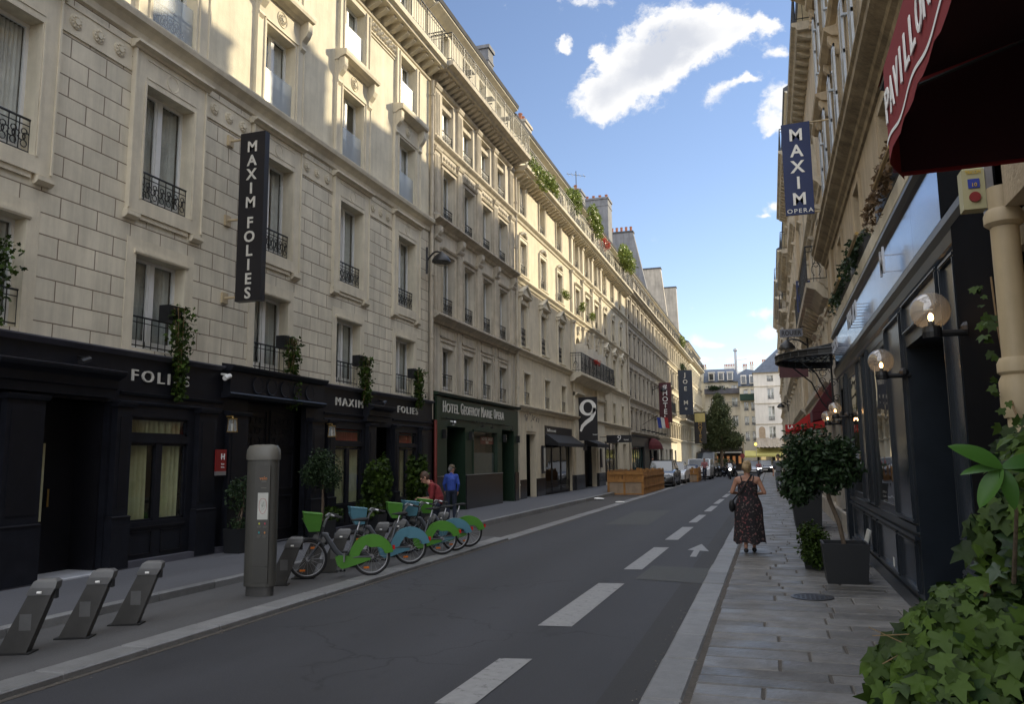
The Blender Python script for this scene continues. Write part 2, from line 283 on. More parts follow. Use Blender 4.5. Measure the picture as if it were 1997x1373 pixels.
def tracks():
    m = M['asphalt']; nt = m.node_tree; N = nt.nodes; L = nt.links; b = N['Principled BSDF']
    g = N.new('ShaderNodeNewGeometry'); sx = N.new('ShaderNodeSeparateXYZ'); L.new(g.outputs['Position'], sx.inputs[0])
    w = N.new('ShaderNodeMath'); w.operation = 'SINE'; mm = N.new('ShaderNodeMath'); mm.operation = 'MULTIPLY_ADD'; mm.inputs[1].default_value = 3.9; mm.inputs[2].default_value = .6; L.new(sx.outputs[0], mm.inputs[0]); L.new(mm.outputs[0], w.inputs[0])
    k = N.new('ShaderNodeMath'); k.operation = 'MULTIPLY_ADD'; k.inputs[1].default_value = .10; k.inputs[2].default_value = 1.0; L.new(w.outputs[0], k.inputs[0])
    v = N.new('ShaderNodeTexVoronoi'); v.feature = 'DISTANCE_TO_EDGE'; v.inputs['Scale'].default_value = .55; nz = N.new('ShaderNodeTexNoise'); nz.inputs['Scale'].default_value = 2.5; nz.inputs['Detail'].default_value = 6; L.new(g.outputs['Position'], nz.inputs['Vector'])
    ad = N.new('ShaderNodeVectorMath'); ad.operation = 'MULTIPLY_ADD'; ad.inputs[1].default_value = (.7, .7, 0); L.new(nz.outputs['Color'], ad.inputs[0]); L.new(g.outputs['Position'], ad.inputs[2]); L.new(ad.outputs[0], v.inputs['Vector'])
    cr = N.new('ShaderNodeMapRange'); cr.inputs[1].default_value = .0; cr.inputs[2].default_value = .014; cr.inputs[3].default_value = .45; L.new(v.outputs['Distance'], cr.inputs[0])
    n3 = N.new('ShaderNodeTexNoise'); n3.inputs['Scale'].default_value = .35; L.new(g.outputs['Position'], n3.inputs['Vector']); gt = N.new('ShaderNodeMapRange'); gt.inputs[1].default_value = .50; gt.inputs[2].default_value = .56; L.new(n3.outputs[0], gt.inputs[0])
    mxk = N.new('ShaderNodeMix'); L.new(gt.outputs[0], mxk.inputs[0]); mxk.inputs[2].default_value = 1.0; L.new(cr.outputs[0], mxk.inputs[3])
    n5 = N.new('ShaderNodeTexNoise'); n5.inputs['Scale'].default_value = 1.7; n5.inputs['Detail'].default_value = 3; L.new(g.outputs['Position'], n5.inputs['Vector']); st = N.new('ShaderNodeMapRange'); st.inputs[1].default_value = .66; st.inputs[2].default_value = .72; st.inputs[3].default_value = 1; st.inputs[4].default_value = .72; L.new(n5.outputs[0], st.inputs[0])
    m1 = N.new('ShaderNodeMath'); m1.operation = 'MULTIPLY'; L.new(k.outputs[0], m1.inputs[0]); L.new(mxk.outputs[0], m1.inputs[1]); m2 = N.new('ShaderNodeMath'); m2.operation = 'MULTIPLY'; L.new(m1.outputs[0], m2.inputs[0]); L.new(st.outputs[0], m2.inputs[1])
    old = b.inputs['Base Color'].links[0].from_socket; vm = N.new('ShaderNodeVectorMath'); vm.operation = 'SCALE'; L.new(old, vm.inputs[0]); L.new(m2.outputs[0], vm.inputs['Scale']); L.new(vm.outputs[0], b.inputs['Base Color'])
tracks()
M['lane'] = asphalt_mat('worn_lane_asphalt', (.055, .050, .047), .35)
M['sidew'] = asphalt_mat('sidewalk_asphalt', (.105, .107, .118), .15, spk=.25)
M['platf'] = asphalt_mat('platform_concrete', (.090, .089, .090), .25, spk=.3)
M['granite'] = mat('kerb_granite', (.20, .20, .20), .55, .18, 5, island=.18, bump=.3, bscale=60)
def paver():
    m = mat('granite_pavers', (.135, .129, .122), .5, .30, 3.2, 9, island=.30, bump=.45, bscale=22)
    nt = m.node_tree; N = nt.nodes; L = nt.links; b = N['Principled BSDF']
    g = N.new('ShaderNodeNewGeometry'); n = N.new('ShaderNodeTexNoise'); n.inputs['Scale'].default_value = 2.4; n.inputs['Detail'].default_value = 7; L.new(g.outputs['Position'], n.inputs['Vector'])
    mr = N.new('ShaderNodeMapRange'); mr.inputs[1].default_value = .35; mr.inputs[2].default_value = .7; mr.inputs[3].default_value = .34; mr.inputs[4].default_value = .72
    L.new(n.outputs[0], mr.inputs[0]); L.new(mr.outputs[0], b.inputs['Roughness'])
    return m
M['paver'] = paver()
M['joint_dirt'] = mat('joint_dirt', (.075, .065, .055), .9, .3, 20)
def road_white():
    m = mat('worn_road_paint', (.27, .27, .27), .6, .12, 12, 8)
    nt = m.node_tree; N = nt.nodes; L = nt.links; b = N['Principled BSDF']
    g = N.new('ShaderNodeNewGeometry'); n = N.new('ShaderNodeTexNoise'); n.inputs['Scale'].default_value = 9; n.inputs['Detail'].default_value = 9; n.inputs['Roughness'].default_value = .75
    L.new(g.outputs['Position'], n.inputs['Vector'])
    mr = N.new('ShaderNodeMapRange'); mr.inputs[1].default_value = .56; mr.inputs[2].default_value = .66; L.new(n.outputs[0], mr.inputs[0])
    old = b.inputs['Base Color'].links[0].from_socket
    mx = N.new('ShaderNodeMix'); mx.data_type = 'RGBA'; L.new(mr.outputs[0], mx.inputs[0]); L.new(old, mx.inputs[6]); mx.inputs[7].default_value = (.09, .09, .092, 1); L.new(mx.outputs[2], b.inputs['Base Color'])
    return m
M['rwhite'] = road_white()
def floral():
    m = mat('floral_dress', (.014, .011, .013), .9, .2, 20, pos=False); nt = m.node_tree; N = nt.nodes; L = nt.links; b = N['Principled BSDF']
    t = N.new('ShaderNodeTexCoord'); v = N.new('ShaderNodeTexNoise'); v.inputs['Scale'].default_value = 22; v.inputs['Detail'].default_value = 3; L.new(t.outputs['Object'], v.inputs['Vector'])
    mr = N.new('ShaderNodeMapRange'); mr.inputs[1].default_value = .56; mr.inputs[2].default_value = .64; L.new(v.outputs[0], mr.inputs[0])
    v2 = N.new('ShaderNodeTexNoise'); v2.inputs['Scale'].default_value = 9; L.new(t.outputs['Object'], v2.inputs['Vector'])
    cr = N.new('ShaderNodeValToRGB'); cr.color_ramp.elements[0].position = .4; cr.color_ramp.elements[1].position = .6
    cr.color_ramp.elements[0].color = (.20, .06, .06, 1); cr.color_ramp.elements[1].color = (.13, .10, .09, 1); L.new(v2.outputs[0], cr.inputs[0])
    old = b.inputs['Base Color'].links[0].from_socket
    mx = N.new('ShaderNodeMix'); mx.data_type = 'RGBA'; L.new(mr.outputs[0], mx.inputs[0]); L.new(old, mx.inputs[6]); L.new(cr.outputs[0], mx.inputs[7]); L.new(mx.outputs[2], b.inputs['Base Color'])
    return m
M['floral'] = floral()

# ------------------------------------------------------------------ mesh + object helpers
WORLD = {}
def tag(o, label=None, cat=None, group=None, kind=None):
    if label: o['label'] = label
    if cat: o['category'] = cat
    if group: o['group'] = group
    if kind: o['kind'] = kind
    return o
def empty(name, loc, label=None, cat=None, group=None):
    o = bpy.data.objects.new(name, None); o.empty_display_size = .3; COL.objects.link(o); o.location = loc
    WORLD[o.name] = Vector(loc); tag(o, label, cat, group); return o
def link(name, me, parent, world, rot=None):
    o = bpy.data.objects.new(name, me); COL.objects.link(o)
    w = Vector(world)
    if parent is not None:
        o.parent = parent; o.location = w - WORLD[parent.name]
    else: o.location = w
    if rot: o.rotation_euler = rot
    WORLD[o.name] = w; return o
class MB:
    def __init__(s): s.v = []; s.f = []; s.m = []
    def add(s, vs, fs, m=0):
        b = len(s.v); s.v += [tuple(map(float, p)) for p in vs]; s.f += [tuple(b+i for i in f) for f in fs]; s.m += [m]*len(fs); return s
    def quad(s, a, b, c, d, m=0): return s.add((a, b, c, d), ((0, 1, 2, 3),), m)
    def box(s, x0, x1, y0, y1, z0, z1, m=0):
        return s.add([(x0, y0, z0), (x1, y0, z0), (x1, y1, z0), (x0, y1, z0), (x0, y0, z1), (x1, y0, z1), (x1, y1, z1), (x0, y1, z1)],
                     ((3, 2, 1, 0), (4, 5, 6, 7), (0, 1, 5, 4), (1, 2, 6, 5), (2, 3, 7, 6), (3, 0, 4, 7)), m)
    def cbox(s, x0, x1, y0, y1, z0, z1, c=.01, m=0):   # box with chamfered top
        vs = []
        for z, k in ((z0, 0), (z1-c, 0), (z1, c)):
            vs += [(x0+k, y0+k, z), (x1-k, y0+k, z), (x1-k, y1-k, z), (x0+k, y1-k, z)]
        fs = [(3, 2, 1, 0), (8, 9, 10, 11)]
        for r in (0, 4):
            for i in range(4): fs.append((r+i, r+(i+1) % 4, r+4+(i+1) % 4, r+4+i))
        return s.add(vs, fs, m)
    def tube(s, pts, r, n=6, m=0, cap=True):
        pts = [Vector(p) for p in pts]; k = len(pts)
        if not isinstance(r, (list, tuple)): r = [r]*k
        rings = []; prev = None
        for i, p in enumerate(pts):
            t = (pts[min(i+1, k-1)] - pts[max(i-1, 0)])
            if t.length < 1e-9: t = Vector((0, 0, 1))
            t.normalize()
            if prev is None: a = t.orthogonal().normalized()
            else:
                a = prev - t*prev.dot(t)
                a = a.normalized() if a.length > 1e-6 else t.orthogonal().normalized()
            prev = a; b = t.cross(a)
            rings.append([p + r[i]*(math.cos(2*math.pi*j/n)*a + math.sin(2*math.pi*j/n)*b) for j in range(n)])
        vs = [q for R in rings for q in R]; fs = []
        for i in range(k-1):
            for j in range(n): fs.append((i*n+j, i*n+(j+1) % n, (i+1)*n+(j+1) % n, (i+1)*n+j))
        if cap: fs += [tuple(reversed(range(n))), tuple((k-1)*n+j for j in range(n))]
        return s.add(vs, fs, m)
    def lathe(s, prof, c=(0, 0, 0), axis='z', n=20, m=0, sx=1, sy=1):   # prof [(r,h)]
        vs = []; fs = []
        for (r, h) in prof:
            for j in range(n):
                a = 2*math.pi*j/n; p = (r*math.cos(a)*sx, r*math.sin(a)*sy, h)
                if axis == 'x': p = (p[2], p[0], p[1])
                if axis == 'y': p = (p[0], p[2], p[1])
                vs.append((p[0]+c[0], p[1]+c[1], p[2]+c[2]))
        for i in range(len(prof)-1):
            for j in range(n): fs.append((i*n+j, i*n+(j+1) % n, (i+1)*n+(j+1) % n, (i+1)*n+j))
        fs += [tuple(reversed(range(n))), tuple((len(prof)-1)*n+j for j in range(n))]
        return s.add(vs, fs, m)
    def sphere(s, c, r, n=12, m=0, sc=(1, 1, 1)):
        k = max(4, n//2); pr = [(math.sin(math.pi*i/k)*r, -math.cos(math.pi*i/k)*r) for i in range(k+1)]
        pr[0] = (r*.02, pr[0][1]); pr[-1] = (r*.02, pr[-1][1])
        b = len(s.v); s.lathe(pr, (0, 0, 0), 'z', n, m)
        for i in range(b, len(s.v)):
            x, y, z = s.v[i]; s.v[i] = (x*sc[0]+c[0], y*sc[1]+c[1], z*sc[2]+c[2])
        return s
    def poly(s, pts, ext, m=0):    # polygon (list of 3d pts) extruded by vector
        n = len(pts); e = Vector(ext); p2 = [Vector(p)+e for p in pts]
        return s.add(list(pts)+p2, [tuple(range(n)), tuple(reversed(range(n, 2*n)))] + [(i, (i+1) % n, n+(i+1) % n, n+i) for i in range(n)], m)
    def torus(s, c, R, r, axis='y', n=24, k=6, a0=0, a1=2*math.pi, m=0):
        pts = []
        full = abs(a1-a0-2*math.pi) < 1e-6
        for i in range(n+1):
            a = a0+(a1-a0)*i/n; x, z = R*math.cos(a), R*math.sin(a)
            pts.append({'y': (c[0]+x, c[1], c[2]+z), 'x': (c[0], c[1]+x, c[2]+z), 'z': (c[0]+x, c[1]+z, c[2])}[axis])
        return s.tube(pts, r, k, m, cap=not full)
    def mesh(s, name, mats, smooth=False, off=(0, 0, 0)):
        me = bpy.data.meshes.new(name)
        v = np.array(s.v, dtype=np.float32) - np.array(off, dtype=np.float32)
        me.from_pydata(v.tolist(), [], s.f)
        for m in mats: me.materials.append(m)
        if len(mats) > 1: me.polygons.foreach_set('material_index', s.m)
        if smooth:
            me.polygons.foreach_set('use_smooth', [True]*len(me.polygons))
            if smooth != 'all': me.set_sharp_from_angle(angle=math.radians(38))
        me.update(); return me
    def build(s, name, mats, parent=None, smooth=False, **k):
        if not isinstance(mats, (list, tuple)): mats = [mats]
        mats = [M[x] if isinstance(x, str) else x for x in mats]
        a = np.array(s.v); lo = a.min(0); hi = a.max(0); c = ((lo[0]+hi[0])/2, (lo[1]+hi[1])/2, lo[2])
        o = link(name, s.mesh(name, mats, smooth, c), parent, c); tag(o, **k); return o
def kids(o): return [c for c in bpy.data.objects if c.parent is o]
CH = {}
def dup(root, loc=None, rotz=None, label=None, swap=None):
    def cp(o, par):
        c = o.copy(); COL.objects.link(c)
        if par is not None: c.parent = par
        if swap and c.type == 'MESH' and any(m in swap for m in o.data.materials):
            key = (o.data.name, id(swap)); me = CH.get(key)
            if me is None:
                me = o.data.copy()
                for i, mm in enumerate(me.materials):
                    if mm in swap: me.materials[i] = swap[mm]
                CH[key] = me
            c.data = me
        WORLD[c.name] = WORLD.get(o.name, Vector((0, 0, 0)))
        for ch in o.children: cp(ch, c)
        return c
    c = cp(root, None)
    if loc is not None: c.location = loc; WORLD[c.name] = Vector(loc)
    if rotz is not None: c.rotation_euler = (0, 0, rotz)
    if label: c['label'] = label
    return c
# text: returns vertices + faces laid in a plane  (origin o, x-dir ux, y-dir uy)
def text(mb, s, o, ux, uy, size, ext=.01, align='CENTER', bold=0., m=0, width=None, space=1., shear=0):
    cu = bpy.data.curves.new('t', 'FONT'); cu.body = s; cu.size = size; cu.align_x = align; cu.align_y = 'CENTER'; cu.extrude = ext/2; cu.offset = bold; cu.space_character = space; cu.resolution_u = 3; cu.shear = shear
    ob = bpy.data.objects.new('t', cu); COL.objects.link(ob)
    dg = bpy.context.evaluated_depsgraph_get(); me = bpy.data.meshes.new_from_object(ob.evaluated_get(dg))
    V = [v.co.copy() for v in me.vertices]; F = [tuple(p.vertices) for p in me.polygons]
    bpy.data.objects.remove(ob); bpy.data.curves.remove(cu); bpy.data.meshes.remove(me)
    k = 1.
    if width:
        w = max(v.x for v in V)-min(v.x for v in V); k = width/w
    o = Vector(o); ux = Vector(ux); uy = Vector(uy); un = ux.cross(uy)
    mb.add([o + ux*v.x*k + uy*v.y + un*v.z for v in V], F, m); return mb
# leaves
LEAF = {
 'ivy': ([(0, 0, 0), (.24, -.14, .06), (.50, .02, -.06), (.34, .26, .07), (.46, .55, -.08), (.20, .60, .06), (0, 1.0, -.12), (-.20, .60, .06), (-.46, .55, -.08), (-.34, .26, .07), (-.50, .02, -.06), (-.24, -.14, .06), (0, .4, .02)],
         [(12, i, i+1) for i in range(0, 11)] + [(12, 11, 0)]),
 'oval': ([(0, 0, 0), (.22, .3, .05), (.2, .7, .03), (0, 1, -.08), (-.2, .7, .03), (-.22, .3, .05)], [(0, 1, 2, 3), (0, 3, 4, 5)]),
 'blade': ([(-.05, 0, 0), (.05, 0, 0), (.07, .5, .05), (0, 1, -.1), (-.07, .5, .05)], [(0, 1, 2, 3, 4)]),
 'tuft': ([(0, 0, 0), (.35, .25, .1), (.1, .5, 0), (.3, .9, -.1), (-.05, .8, .1), (-.4, .75, -.1), (-.15, .4, .1), (-.4, .1, 0)], [(0, 1, 2, 6), (2, 3, 4), (6, 4, 5), (2, 4, 6), (0, 6, 7)]),
}
def leaves(name, pts, size, material, parent=None, shape='oval', out=None, seed=1, jitter=.9, **k):
    rs = np.random.RandomState(seed); pts = np.asarray(pts, float); n = len(pts)
    tv, tf = LEAF[shape]; tv = np.array(tv); 
    nor = rs.normal(size=(n, 3)) * jitter
    if out is not None: nor += out
    else: nor += np.array([0, 0, .5])
    nor /= np.linalg.norm(nor, axis=1)[:, None]+1e-9
    t = rs.normal(size=(n, 3)); t[:, 2] -= .5; t -= nor*(t*nor).sum(1)[:, None]; t /= np.linalg.norm(t, axis=1)[:, None]+1e-9
    b = np.cross(nor, t); sz = size*rs.uniform(.55, 1.25, n)
    V = pts[:, None, :] + sz[:, None, None]*(tv[None, :, 0:1]*b[:, None, :] + tv[None, :, 1:2]*t[:, None, :] + tv[None, :, 2:3]*nor[:, None, :])
    V = V.reshape(-1, 3); lo = V.min(0); hi = V.max(0); c = np.array([(lo[0]+hi[0])/2, (lo[1]+hi[1])/2, lo[2]])
    me = bpy.data.meshes.new(name); nv = len(tv); K = len(tf)
    lens = np.array([len(f) for f in tf]); flat = np.concatenate([np.array(f) for f in tf])
    loops = (flat[None, :] + (np.arange(n)*nv)[:, None]).ravel()
    me.vertices.add(len(V)); me.vertices.foreach_set('co', (V-c).astype(np.float32).ravel())
    me.loops.add(len(loops)); me.loops.foreach_set('vertex_index', loops.astype(np.int32))
    ls = np.concatenate([[0], np.cumsum(np.tile(lens, n))[:-1]]); me.polygons.add(n*K)
    me.polygons.foreach_set('loop_start', ls.astype(np.int32))
    me.materials.append(M[material] if isinstance(material, str) else material); me.update(calc_edges=True)
    o = link(name, me, parent, c); tag(o, **k); return o
def blob_pts(c, r, n, seed=1, hollow=.55, nsub=9, flat=1.):   # leaf points: clumps on an ellipsoid, uneven outline
    rs = np.random.RandomState(seed); c = np.array(c); r = np.array(r)
    d = rs.normal(size=(nsub, 3)); d /= np.linalg.norm(d, axis=1)[:, None]
    cc = c + d*r*rs.uniform(.25, .72, nsub)[:, None]; rr = r.mean()*rs.uniform(.36, .60, nsub)
    w = rr**2/np.sum(rr**2); idx = rs.choice(nsub, n, p=w)
    q = rs.normal(size=(n, 3)); q /= np.linalg.norm(q, axis=1)[:, None]
    rad = rs.uniform(hollow, 1.05, n)
    return cc[idx] + q*(rr[idx]*rad)[:, None]*(r/r.mean()), q

# ------------------------------------------------------------------ facade frames
class Frame:   # u along the street, n out of the wall, z up
    def __init__(s, kind, X): s.kind = kind; s.X = X; s.rot = {'L': 0, 'R': math.pi, 'E': -math.pi/2}[kind]
    def P(s, u, n, z):
        if s.kind == 'L': return (s.X+n, u, z)
        if s.kind == 'R': return (s.X-n, u, z)
        return (u, s.X-n, z)
    def box(s, mb, u0, u1, n0, n1, z0, z1, m=0):
        a = s.P(u0, n0, z0); b = s.P(u1, n1, z1)
        mb.box(min(a[0], b[0]), max(a[0], b[0]), min(a[1], b[1]), max(a[1], b[1]), z0, z1, m)
    def mould(s, mb, prof, u0, u1, m=0):     # prof [(n,z)] swept along u
        A = [s.P(u0, n, z) for n, z in prof]; B = [s.P(u1, n, z) for n, z in prof]; k = len(prof)
        mb.add(A+B, [(i, (i+1) % k, k+(i+1) % k, k+i) for i in range(k)] + [tuple(range(k)), tuple(reversed(range(k, 2*k)))], m)
    def vmould(s, mb, prof, z0, z1, m=0):    # prof [(u,n)] swept upwards
        A = [s.P(u, n, z0) for u, n in prof]; B = [s.P(u, n, z1) for u, n in prof]; k = len(prof)
        mb.add(A+B, [(i, (i+1) % k, k+(i+1) % k, k+i) for i in range(k)] + [tuple(range(k)), tuple(reversed(range(k, 2*k)))], m)
    def side(s, mb, prof, u0, u1, m=0): s.mould(mb, prof, u0, u1, m)
    def tx(s): return {'L': (0, 1, 0), 'R': (0, -1, 0), 'E': (1, 0, 0)}[s.kind]
def wall(fr, mb, u0, u1, z0, z1, ops, depth=.24, m=0, mr=None):
    mr = m if mr is None else mr
    us = sorted({u0, u1, *[min(max(o[0], u0), u1) for o in ops], *[min(max(o[1], u0), u1) for o in ops]})
    zs = sorted({z0, z1, *[o[2] for o in ops if z0 < o[2] < z1], *[o[3] for o in ops if z0 < o[3] < z1]})
    for i in range(len(us)-1):
        for j in range(len(zs)-1):
            a, b, c, d = us[i], us[i+1], zs[j], zs[j+1]; mu, mz = (a+b)/2, (c+d)/2
            if any(o[0] < mu < o[1] and o[2] < mz < o[3] for o in ops): continue
            mb.quad(fr.P(a, 0, c), fr.P(b, 0, c), fr.P(b, 0, d), fr.P(a, 0, d), m)
    for o in ops:
        a, b, c, d = o[:4]; P = fr.P
        if len(o) > 4 and o[4] == 'arch':
            R = (b-a)/2; uc = (a+b)/2; zc = d-R; N = 12
            arc = [(uc-R*math.cos(math.pi*i/N), zc+R*math.sin(math.pi*i/N)) for i in range(N+1)]
            for i in range(N):
                (ua, za), (ub, zb) = arc[i], arc[i+1]
                mb.quad(P(ua, 0, za), P(ub, 0, zb), P(ub, 0, d), P(ua, 0, d), m)
                mb.quad(P(ua, 0, za), P(ub, 0, zb), P(ub, -depth, zb), P(ua, -depth, za), mr)
            dd = zc
        else:
            dd = d; mb.quad(P(a, 0, d), P(b, 0, d), P(b, -depth, d), P(a, -depth, d), mr)
        mb.quad(P(a, 0, c), P(a, 0, dd), P(a, -depth, dd), P(a, -depth, c), mr)
        mb.quad(P(b, 0, c), P(b, 0, dd), P(b, -depth, dd), P(b, -depth, c), mr)
        mb.quad(P(a, 0, c), P(b, 0, c), P(b, -depth, c), P(a, -depth, c), mr)
# window templates (local: +x out of wall, y across, z up, origin bottom centre of the opening)
WT = {}
def win_template(w, h, style):
    key = (round(w, 2), round(h, 2), style)
    if key in WT: return WT[key]
    d = -.20; fb = MB(); t = .05
    fb.box(d-.05, d, -w/2, -w/2+t, 0, h); fb.box(d-.05, d, w/2-t, w/2, 0, h)
    fb.box(d-.05, d, -w/2+t, w/2-t, h-t, h); fb.box(d-.05, d, -w/2+t, w/2-t, 0, t)
    fb.box(d-.045, d+.02, -.05, .05, t, h-t)
    for sgn in (-1, 1):
        a, b = sorted((sgn*.05, sgn*(w/2-t)))
        fb.box(d-.04, d-.006, a, a+.035, t, h-t) if sgn > 0 else fb.box(d-.04, d-.006, b-.035, b, t, h-t)
        fb.box(d-.04, d-.006, a, b, t+.0, t+.12)
        if 'bar' in style:
            for zz in (h*.38, h*.68): fb.box(d-.035, d-.01, a, b, zz, zz+.025)
    parts = [('window', fb.mesh('window', [M['white']]))]
    subs = []
    g = MB(); g.box(d-.03, d-.024, -w/2+.03, w/2-.03, .03, h-.03); subs.append(('pane', g.mesh('pane', [M['glass']])))
    cu = MB(); n = 22
    def curt(y0, y1, ph):
        vs = []; 
        for i in range(n+1):
            y = y0+(y1-y0)*i/n; x = d-.12+.022*math.sin(i*1.9+ph)+.008*math.sin(i*4.1)
            vs += [(x, y, .02), (x, y, h-.02)]
        cu.add(vs, [(2*i, 2*i+2, 2*i+3, 2*i+1) for i in range(n)])
    gap = 0 if 'net' in style else w*.12
    curt(-w/2, -gap, 0); curt(gap, w/2, 1.3)
    cm = M['curtain_g'] if 'net' in style else M['curtain']
    if 'part' in style: cu = MB(); curt(-w/2, -w*.30, 0); curt(w*.26, w/2, 1.3)
    if 'nocurt' not in style: subs.append(('curtain', cu.mesh('curtain', [cm])))
    if 'rail' in style or 'guard' in style:
        r = MB(); hh = .52 if h > 1.3 else .42; x = -.06
        if 'tall' in style: hh = .8
        r.tube([(x, -w/2, hh), (x, w/2, hh)], .018, 6); r.tube([(x, -w/2, .06), (x, w/2, .06)], .012, 5); r.tube([(x, -w/2, hh-.09), (x, w/2, hh-.09)], .009, 4)
        k = max(4, int(w/.15))
        for i in range(k+1):
            y = -w/2+w*i/k; r.tube([(x, y, .02), (x, y, hh)], .008, 4)
        if 'plain' not in style:
            for i in range(k):
                y = -w/2+w*(i+.5)/k
                r.torus((x, y, .06+.1), .05, .008, 'x', 8, 4); r.torus((x, y, hh-.19), .045, .008, 'x', 8, 4)
                r.torus((x, y+w/k*.25, hh*.5), .06, .009, 'x', 7, 4, .3, 4.2); r.torus((x, y-w/k*.25, hh*.5), .06, .009, 'x', 7, 4, 3.4, 7.3)
        subs.append(('railing', r.mesh('railing', [M['iron']])))
    if 'guard' in style:
        g = MB(); g.box(-.03, -.022, -w/2+.02, w/2-.02, -.02, .82); subs.append(('glass_guard', g.mesh('glass_guard', [M['guard']])))
    if 'shut' in style:
        for sgn in (-1, 1):
            s = MB()
            if 'folded' in style: y0, y1, xx = sorted((sgn*w*.24, sgn*w/2))+[-.12]
            else: y0, y1, xx = sorted((sgn*w/2, sgn*(w/2+w*.46)))+[.03]
            s.box(xx-.015, xx+.015, y0, y0+.04, .04, h-.04); s.box(xx-.015, xx+.015, y1-.04, y1, .04, h-.04)
            for zz in (.04, h*.5, h-.1): s.box(xx-.015, xx+.015, y0+.04, y1-.04, zz, zz+.06)
            for i in range(int((h-.2)/.06)):
                zz = .1+i*.06; s.add([(xx-.012, y0+.04, zz), (xx-.012, y1-.04, zz), (xx+.012, y1-.04, zz+.045), (xx+.012, y0+.04, zz+.045)], [(0, 1, 2, 3)])
            subs.append(('shutter', s.mesh('shutter', [M['shutter']])))
    WT[key] = (parts, subs); return WT[key]
WRS = np.random.RandomState(99)
def put_window(fr, parent, uc, z0, w, h, style, label=None):
    k_ = WRS.rand()
    if k_ < .22: style = style.replace(' net', '')+' part'
    elif k_ < .34: style = style.replace(' net', '')+' nocurt'
    elif k_ < .5 and 'net' not in style: style += ' net'
    parts, subs = win_template(w, h, style)
    o = link('window', parts[0][1], parent, fr.P(uc, 0, z0), (0, 0, fr.rot))
    if label: o['label'] = label
    for nm, me in subs:
        c = bpy.data.objects.new(nm, me); COL.objects.link(c); c.parent = o
    return o
def surround(fr, mb, uc, z0, w, h, t=.16, n=.05, sill=True, head=None, m=0):
    a, b = uc-w/2, uc+w/2
    fr.box(mb, a-t, a, -.0, n, z0, z0+h, m); fr.box(mb, b, b+t, 0, n, z0, z0+h, m); fr.box(mb, a-t, b+t, 0, n+.004, z0+h, z0+h+t, m)
    fr.box(mb, a-t, a-t+.03, n, n+.02, z0, z0+h+t, m); fr.box(mb, b+t-.03, b+t, n, n+.02, z0, z0+h+t, m)
    if sill: fr.mould(mb, [(0, z0-.10), (n+.04, z0-.08), (n+.09, z0-.03), (n+.09, z0), (0, z0)], a-t-.03, b+t+.03, m)
    if head == 'shelf': fr.mould(mb, [(0, z0+h+t), (n+.03, z0+h+t+.02), (n+.12, z0+h+t+.09), (n+.12, z0+h+t+.13), (0, z0+h+t+.16)], a-t-.06, b+t+.06, m)
    if head == 'ped':
        zt = z0+h+t+.08
        fr.mould(mb, [(0, zt), (n+.10, zt+.02), (n+.16, zt+.09), (n+.16, zt+.13), (0, zt+.13)], a-t-.10, b+t+.10, m)
        P = fr.P; top = zt+.13
        for (n0, n1, sc) in ((0, n+.10, .8), (n+.10, n+.17, 1.)):
            hw = (w/2+t+.1); pts = [P(uc-hw*sc if n0 == 0 else uc-hw, n0, top), P(uc+hw*sc if n0 == 0 else uc+hw, n0, top), P(uc, n0, top+.36*sc)]
            if n0 == 0: mb.poly(pts, Vector(P(uc, n1, top))-Vector(P(uc, n0, top)), m)
        for sg in (-1, 1):
            p0, p1 = (uc+sg*hw, top+.0), (uc, top+.38)
            mb.poly([P(p0[0], 0, p0[1]), P(p1[0], 0, p1[1]), P(p1[0], 0, p1[1]+.08), P(p0[0]+sg*.04, 0, p0[1]+.06)], Vector(P(uc, n+.17, top))-Vector(P(uc, 0, top)), m)
        for sg in (-1, 1): console(fr, mb, uc+sg*(w/2+t*.6), zt, .14, .42, .14, m)
    if head == 'garland':
        for i in range(9):
            a_ = uc+(i-4)*.09; mb.sphere(fr.P(a_, n+.02, z0+h+t+.12+.13*math.cos((i-4)*.38)), .065+.02*(i % 2), 7, m, (1, 1, 1.1))
        mb.sphere(fr.P(uc, n+.05, z0+h+t+.22), .1, 8, m); fr.box(mb, a-t, b+t, 0, n+.03, z0+h+t, z0+h+t+.05, m)
def console(fr, mb, uc, ztop, w, h, d, m=0):
    pr = [(0, ztop), (d, ztop), (d, ztop-h*.12), (d*1.0, ztop-h*.3), (d*.8, ztop-h*.48), (d*.4, ztop-h*.66), (d*.34, ztop-h*.8), (d*.42, ztop-h*.9), (d*.2, ztop-h), (0, ztop-h)]
    fr.mould(mb, pr, uc-w/2, uc+w/2, m)
def rosette(fr, mb, u, z, r, n0, m=0):
    N = 10; c = Vector(fr.P(u, n0, z)); e = Vector(fr.P(u, n0+.03, z))-c; tu = Vector(fr.tx()); 
    for rr, k in ((r, .6), (r*.42, 1.5)):
        pts = [c+tu*rr*math.cos(2*math.pi*i/16)+Vector((0, 0, 1))*rr*math.sin(2*math.pi*i/16) for i in range(16)]
        mb.poly(pts, e*k, m)
    for i in range(N):
        a = 2*math.pi*i/N; mb.sphere(c+tu*r*.7*math.cos(a)+Vector((0, 0, 1))*r*.7*math.sin(a)+e*.5, r*.22, 6, m)
def cornice(fr, mb, u0, u1, z, prof=None, m=0):
    p = prof or [(0, z-.22), (.05, z-.2), (.08, z-.12), (.16, z-.06), (.20, z-.02), (.20, z+.03), (0, z+.05)]
    fr.mould(mb, p, u0, u1, m)
def modillions(fr, mb, u0, u1, z, h=.22, d=.42, w=.13, step=.36, m=0):
    k = int((u1-u0)/step)
    for i in range(k):
        u = u0+(i+.5)*(u1-u0)/k
        fr.mould(mb, [(0, z), (d, z), (d, z-h*.35), (d*.55, z-h*.75), (d*.2, z-h), (0, z-h)], u-w/2, u+w/2, m)
